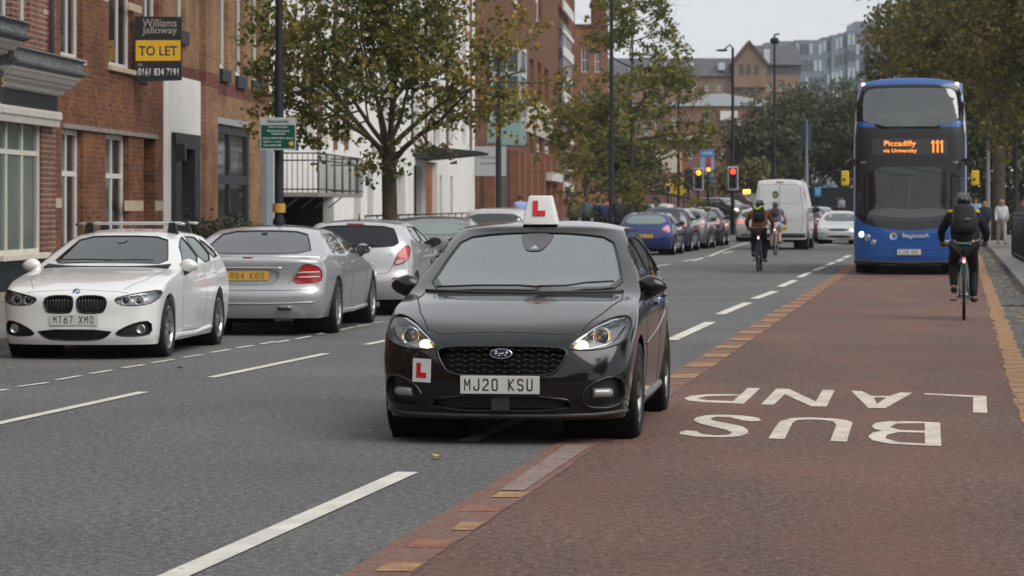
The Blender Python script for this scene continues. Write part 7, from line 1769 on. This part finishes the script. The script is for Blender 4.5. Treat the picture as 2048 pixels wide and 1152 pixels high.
# black railing on the right pavement
t = thing('railing', 'black metal railing along the right hand pavement', 'railing', (kerbR(79)+.45, 79, .12)); bm = bmesh.new(); dx_ = lambda y_: kerbR(79+y_)+.45-(kerbR(79)+.45)+.0
n_ = 110
for i in range(n_):
    y_ = -36*i/n_; tube(bm, [(dx_(y_)+.012*abs(y_), y_, 0), (dx_(y_)+.012*abs(y_), y_, 1.22)], .014 if i % 6 else .035, 5)
for z_ in (.1, 1.1, 1.22): tube(bm, [(0, 0, z_), (dx_(-36)+.43, -36, z_)], .025, 6)
obj('bars', bm, iron, t)
bm = bmesh.new(); box(bm, .02, 5, .0, .12, 0, 1.24); obj('return_panel', bm, iron, t)
# ------------------------------------------------------------ trees, shrubs, fallen leaves
bark = mat('bark', (.075, .062, .045), .9, var=.4, vscale=5, bump=.6)
LG = leaf_mat('leaf_green_autumn', [(.036, .052, .014), (.07, .09, .024), (.125, .14, .034), (.22, .21, .045), (.36, .27, .05)], .45)
LG2 = leaf_mat('leaf_deep_green', [(.042, .05, .016), (.09, .092, .026), (.16, .14, .036), (.29, .2, .05)], .45)
LD = leaf_mat('leaf_dark', [(.03, .042, .02), (.05, .062, .028), (.08, .088, .036), (.15, .125, .045)], .35)
LY = leaf_mat('leaf_gold', [(.14, .11, .02), (.3, .2, .03), (.42, .26, .03)], .35)
def rnd_unit(r):
    while True:
        v = Vector((r.uniform(-1, 1), r.uniform(-1, 1), r.uniform(-1, 1)))
        if .05 < v.length < 1: return v.normalized()
def leaves_mesh(name, pts, size, r, m, parent, aspect=.5, droop=.3):
    vv, ff = [], []
    for p in pts:
        d = rnd_unit(r); d.z = d.z*.6-droop*r.random(); d.normalize(); n = rnd_unit(r); w_ = d.cross(n)
        if w_.length < .05: continue
        w_.normalize(); s_ = size*r.uniform(.6, 1.25); k = len(vv)
        a = w_*s_*aspect; up = d.cross(w_)*s_*.12
        vv += [p, p+d*s_*.5+a+up, p+d*s_, p+d*s_*.5-a+up]; ff += [(k, k+1, k+2), (k, k+2, k+3)]
    me = bpy.data.meshes.new(name); me.from_pydata([tuple(v) for v in vv], [], ff)
    o = link(name, me, parent, [m])
    for p_ in me.polygons: p_.use_smooth = True
    return o
def make_tree(label, loc, seed, H_, trunk_h, rad, crown_r, n_leaf, leaf, lm=None, asym=(0, 0), limbs=8, spread=.75, twigs=5, up=.5, cone=False, clump=.28, gold=None, zsq=1., env=None, cat='tree', name='tree', levels=3):
    r = random.Random(seed); t = thing(name, label, cat, loc)
    bm = bmesh.new(); ends = []
    def inside_env(p):
        z0 = trunk_h*.75; q = (p.z-z0)/(H_-z0)
        if q < -.08 or q > 1.02: return False
        if cone: R_ = crown_r*max(.06, max(0, 1-q)**.8*(.75+.35*min(1, q*5)))
        else: R_ = crown_r*sqrt(max(0, 1-((q-.5)*1.85)**2))*1.05
        return math.hypot(p.x-asym[0]*q, p.y-asym[1]*q) < R_*(1+.12*math.sin(5*atan2(p.y, p.x)+seed))
    def branch(p, d, ln, r0, lev):
        pts = [p.copy()]; n = 5 if lev < 2 else 4; dd = d.copy()
        for i in range(n):
            dd = (dd+rnd_unit(r)*.22*(1+.3*lev)+Vector((0, 0, .10*up))).normalized(); p = p+dd*ln/n; pts.append(p.copy())
        rr = [r0*(1-.65*i/n) for i in range(n+1)]
        tube(bm, pts, rr, 8 if lev == 0 else (5 if lev == 1 else 3), cap=False)
        if lev >= levels-1:
            for q in pts[1:]: ends.append(q)
            return
        if lev >= 1: ends.append(pts[-1])
        k = twigs if lev else twigs+1
        for j in range(k):
            f = r.uniform(.25, 1.); i = min(n-1, int(f*n)); q = pts[i].lerp(pts[i+1], f*n-i)
            side = (rnd_unit(r)+dd*.5+Vector((0, 0, .15*up))).normalized(); nd = (dd*.45+side*.8).normalized()
            if q.z+nd.z*ln*.55 > H_: nd.z *= .1
            branch(q, nd, ln*r.uniform(.42, .62), max(.006, rr[i]*.5), lev+1)
    # trunk and limbs
    lean = Vector((asym[0]*.02, asym[1]*.02, 1)).normalized(); tp = [Vector((0, 0, 0)), Vector((.02, 0, trunk_h*.35)), Vector((.0, 0, trunk_h))]
    if cone:
        top = Vector((asym[0], asym[1], H_*.97)); n = 9; mid = [tp[2].lerp(top, i/n)+Vector((r.uniform(-.06, .06), r.uniform(-.06, .06), 0)) for i in range(1, n+1)]
        tube(bm, [tp[0]-Vector((0, 0, .1)), tp[1], tp[2]]+mid, [rad*1.3, rad*1.05, rad]+[rad*(1-i/(n+.5))*.8 for i in range(1, n+1)], 10)
        for i in range(limbs):
            f = (i+.3)/limbs; q = tp[2].lerp(top, f**1.1); a = i*2.4+r.uniform(-.4, .4)
            el = .25+.5*f if up > .3 else -.05+.35*f
            branch(q, Vector((cos(a)*cos(el), sin(a)*cos(el), sin(el))), crown_r*(1.05-.8*f)*spread*1.25, rad*.38*(1-f*.6), 1)
    else:
        tube(bm, [tp[0]-Vector((0, 0, .1)), tp[1], tp[2], tp[2]+Vector((0, 0, .25))], [rad*1.3, rad*1.02, rad*1.0, rad*.8], 12)
        for i in range(limbs):
            a = i*2.4+r.uniform(-.35, .35); el = r.uniform(.75, 1.3) if i else 1.5
            d = Vector((cos(a)*cos(el), sin(a)*cos(el), sin(el)))
            branch(tp[2]+Vector((0, 0, r.uniform(-.25, .25))), d, (H_-trunk_h)*spread*r.uniform(.75, 1.05), rad*r.uniform(.26, .42), 0)
    bmesh.ops.remove_doubles(bm, verts=bm.verts, dist=1e-5)
    obj('trunk', bm, bark, t)
    en = [e for e in ends if inside_env(e)] or ends
    pts = []; gp_ = []
    while len(pts)+len(gp_) < n_leaf:
        e = r.choice(en); k = r.randint(5, 14); off = Vector((r.gauss(0, clump), r.gauss(0, clump), r.gauss(0, clump*.6)))
        for _ in range(k):
            p = e+off+Vector((r.gauss(0, clump*.34), r.gauss(0, clump*.34), r.gauss(0, clump*.24)))
            (gp_ if gold and gold(p, r) else pts).append(p)
    o = leaves_mesh('crown', pts, leaf, r, lm or LG, t)
    if gp_: leaves_mesh('golden_leaves', gp_, leaf*1.05, r, LY, t)
    return t
gx = lambda p, r: (p.x > 1.3 and r.random() < .38) or r.random() < .03
make_tree('broad street tree with dark forked limbs and yellowing leaves on its right side', (X_(778, 55), 55, .12), 11, 7.6, 2.35, .145, 3.45, 20000, .095, LG, limbs=11, spread=.62, gold=gx, clump=.2, asym=(.2, 0))
make_tree('slender street tree with feathery layered branches beyond the roof sign', (X_(1262, 108), 108, .12), 5, 10.8, 1.9, .13, 3.9, 13500, .135, LG, limbs=38, cone=True, up=.2, clump=.24, spread=.85, gold=lambda p, r: r.random() < .03 or (p.x < -1.5 and r.random() < .25))
make_tree('smaller street tree behind the slender one, its crown in front of the brick corner', (X_(1172, 138), 138, .12), 8, 9.2, 3.0, .12, 1.9, 3500, .18, LG, limbs=8, spread=.55, clump=.3, gold=lambda p, r: r.random() < .1)
make_tree('dark young tree behind the row of parked cars', (X_(1250, 128), 128, .12), 9, 5.6, 1.7, .1, 2.6, 6000, .2, LD, limbs=8, spread=.6, clump=.3)
make_tree('bushy tree low behind the slender tree, left of the yellow hoarding', (X_(1262, 150), 150, .12), 19, 5.4, 1.6, .1, 1.7, 3000, .22, LD, limbs=8, spread=.6, clump=.35)
GT = 'far trees beyond the junction'
far = [(1535, 236, 10.8, 3.4, 21, 'far tree left of the camera column, in front of the gabled terracotta building'), (1580, 250, 13.2, 4.2, 22, 'far tree with broad top just right of the camera column'),
       (1625, 240, 12.5, 4.8, 23, 'far tree above the roof of the white van'), (1690, 246, 14.8, 5.2, 24, 'far tree immediately left of the bus'), (1748, 238, 12, 5, 25, 'far tree mostly hidden behind the bus')]
for px, D, H_, cr, sd_, lb in far:
    t = make_tree(lb, (X_(px, D), D, .5), sd_, H_, 2.2, .3, cr, 11000, .29, LD, limbs=9, spread=.62, clump=.62, cat='tree'); t['group'] = GT
make_tree('pale green bushy tree low behind the traffic lights', (X_(1492, 228), 228, .6), 31, 5.2, .8, .12, 2.6, 2500, .35, leaf_mat('leaf_pale', [(.06, .075, .025), (.12, .12, .04), (.2, .17, .05)], .3), limbs=7, spread=.6, clump=.4)
GR = 'large trees over the right hand pavement'
for px, D, H_, cr, sd_, th_, lb in ((1902, 165, 16, 5.0, 41, 3.8, 'large autumn tree rising directly above the bus roof'), (1925, 118, 15, 5.6, 42, 3.6, 'large tree right of the bus with brownish green leaves'), (2035, 96, 13.5, 5.2, 43, 3.2, 'large green tree at the right edge of the picture'), (1975, 190, 15, 7, 44, 2.5, 'dark tree filling the gap behind the walking women')):
    t = make_tree(lb, (X_(px, D)+(1.5 if D < 120 else 0), D, .12), sd_, H_, th_, .26, cr, 24000 if D < 180 else 12000, .17 if D < 130 else .24, LG2 if px != 1826 else LG, limbs=12, spread=.66, clump=.5, gold=(lambda p, r: r.random() < .05) if px == 1826 else None); t['group'] = GR
r = random.Random(77); hd = thing('hedge', 'tall dark evergreen hedge behind the women on the right pavement', 'hedge', (X_(1915, 140), 140, .1)); pts = []
bm = bmesh.new()
for i in range(16): tube(bm, [(i*.5, .6, 0), (i*.5+.1, .6, 2), (i*.5, .7, 4)], [.05, .04, .02], 5)
obj('stems', bm, bark, hd)
for _ in range(11000): x = r.uniform(-.3, 8); z = r.uniform(0, 5.2); pts.append(Vector((x, r.uniform(0, 1.4), z+.4*sin(x*2.1))))
leaves_mesh('foliage', pts, .24, r, LD, hd)
# shrubs by the tan building
def shrub(label, loc, seed, rx, h_, n, leaf, m, group=None):
    r = random.Random(seed); t = thing('shrub', label, 'shrub', loc, 0, group); pts = []
    bm = bmesh.new()
    for k in range(14): a = r.uniform(0, 2*pi); tube(bm, [(0, 0, 0), (cos(a)*rx*.4, sin(a)*rx*.4, h_*.5), (cos(a)*rx*.7, sin(a)*rx*.7, h_*.85)], [.02, .012, .005], 4)
    obj('stems', bm, bark, t)
    while len(pts) < n:
        d = rnd_unit(r); q = r.random()**.4; lump = 1+.18*math.sin(4*d.x+seed)*math.cos(5*d.y); p = Vector((d.x*rx, d.y*rx, abs(d.z)*h_ if d.z > -.3 else 0))*q*lump; pts.append(p+Vector((0, 0, .1)))
    leaves_mesh('foliage', pts, leaf, r, m, t); return t
shrub('low evergreen shrub in front of the charcoal doorway', (X_(400, 57.5), 57.5, .12), 3, .75, 1.15, 3500, .07, LD)
shrub('rounded evergreen shrub in front of the tan brick window', (X_(462, 59.5), 59.5, .12), 4, .95, 1.2, 4500, .07, LD)
# fallen leaves
r = random.Random(12)
def leaf_obj(label, p, s_, rz, m, group=None):
    bm = bmesh.new(); n = 9; vs_ = []
    for k in range(n):
        a = 2*pi*k/n; q = s_*(.5+.5*(k % 2)*.8+.2); vs_.append(bm.verts.new((q*cos(a)*.7, q*sin(a), .004+s_*.25*abs(sin(a)))))
    cv = bm.verts.new((0, 0, .003))
    for k in range(n): bm.faces.new([cv, vs_[k], vs_[(k+1) % n]])
    o = obj('fallen_leaf', bm, m); o.location = p; o.rotation_euler = (.15, .1, rz); tag(o, label, 'leaf', group); return o
yl_ = mat('fallen_leaf_ochre', (.42, .25, .07), .7, var=.2, vscale=30); bl_ = mat('fallen_leaf_brown', (.16, .09, .04), .8, var=.3, vscale=30)
p = G(875, 915, .012); leaf_obj('ochre fallen leaf on the asphalt below the front of the learner car', p, .045, .6, yl_)
p = G(563, 1017, .012); leaf_obj('small brown fallen leaf near the long white lane line', p, .022, 1.6, bl_)
p = G(362, 737, .012); leaf_obj('ochre fallen leaf in front of the silver saloon by the bay line', p, .05, 2.6, yl_)
vv, ff = [], []
def litter(n, fx, y0, y1, sc, wob):
    for _ in range(n):
        y = r.uniform(y0, y1); x = fx(y)+r.gauss(0, wob); s_ = sc*r.uniform(.5, 1.3); a = r.uniform(0, pi); z = .012 if True else 0; k = len(vv)
        for q in range(5): b = a+2*pi*q/5; vv.append((x+s_*cos(b), y+s_*sin(b)*.8, .016+s_*.3*r.random()))
        ff.append((k, k+1, k+2, k+3, k+4))
litter(420, lambda y: kerbR(y)-.22, 26, 95, .05, .16); litter(60, lambda y: kerbR(y)-.9, 26, 80, .04, .3); litter(300, lambda y: kerbL(y)+.2, 24, 70, .045, .14); litter(40, lambda y: kerbL(y)+1.5, 24, 60, .03, .8)
me = bpy.data.meshes.new('leaf_litter'); me.from_pydata(vv, [], ff); o = link('leaf_litter', me, None, [leaf_mat('litter_leaves', [(.12, .065, .03), (.3, .18, .06), (.42, .27, .08)], .1)]); tag(o, 'scattered ochre and brown fallen leaves along both gutters', 'leaf litter', kind='stuff')

# ------------------------------------------------------------ unseen buildings and trees, added to darken the reflections in the cars
bk = Front('unseen_terrace', 'unseen brick terrace added on the left behind the camera for reflections', -75)
bpy.data.objects.remove(bk.t)
bt_ = thing('unseen_terrace', 'unseen brick terrace added on the left behind the camera for reflections', 'building', (facX(-60)-1, -60, 0), FRZ)
S = [(2+i*3.2, 3.2+i*3.2, z0, z0+1.9) for i in range(28) for z0 in (1.0, 4.4, 7.6)]
bm = bmesh.new(); wall(bm, 0, 94, 0, 11, S, .15); shell(bm, 0, 94, 11, 9); obj('wall', bm, redb, bt_)
bm = bmesh.new()
for h in S: box(bm, h[0]+.02, h[1]-.02, .12, .16, h[2]+.02, h[3]-.02)
o = obj('window_panes', bm, pane_d, bt_); o['kind'] = 'stuff'
be = thing('unseen_building', 'unseen wide brick building added far behind the camera for reflections', 'building', (-50, -75, 0)); S = [(3+i*4, 5+i*4, z0, z0+2) for i in range(22) for z0 in (1.2, 5, 8.5)]
bm = bmesh.new(); wall(bm, 0, 92, 0, 13, S, .15); shell(bm, 0, 92, 13, -9)
for v in bm.verts: v.co.y = -v.co.y
obj('wall', bm, tanb2, be, recalc=False)
tsrc = [o for o in bpy.data.objects if o.get('label', '').startswith('large green tree at the right')][0]
for i, (x, y) in enumerate(((24, 62), (20, 40), (14.5, 22), (12.5, 6), (11, -10), (10, -28), (3, -48), (-7, -44))):
    tt_ = copy_tree(tsrc, (x, y, .12), i*1.3, ['unseen large tree added over the right pavement for reflections', 'unseen street tree added behind the camera for reflections'][i > 3]+', number of trunks from the bus stop %d' % i, .85+.05*(i % 3)); tt_['label'] = 'unseen large green tree added for reflections, %s' % ['abreast of the walking women', 'abreast of the bus lane cyclist', 'abreast of the learner car', 'beside the camera', 'just behind the camera', 'some way behind the camera', 'behind the camera across the road', 'behind the camera on the left'][i]

# the air: far things fade a little
bm = bmesh.new(); box(bm, -405, 405, -155, 625, -1.2, 75)
hz_ = bpy.data.materials.new('haze'); hz_.use_nodes = True; t_ = hz_.node_tree; t_.nodes.clear()
o_ = t_.nodes.new('ShaderNodeOutputMaterial'); v_ = t_.nodes.new('ShaderNodeVolumePrincipled'); v_.inputs['Color'].default_value = (.86, .89, .93, 1); v_.inputs['Density'].default_value = .0002; v_.inputs['Anisotropy'].default_value = .2
t_.links.new(v_.outputs[0], o_.inputs['Volume']); tag(obj('haze', bm, hz_), 'thin pale haze filling the air above the whole street', 'haze', kind='stuff')
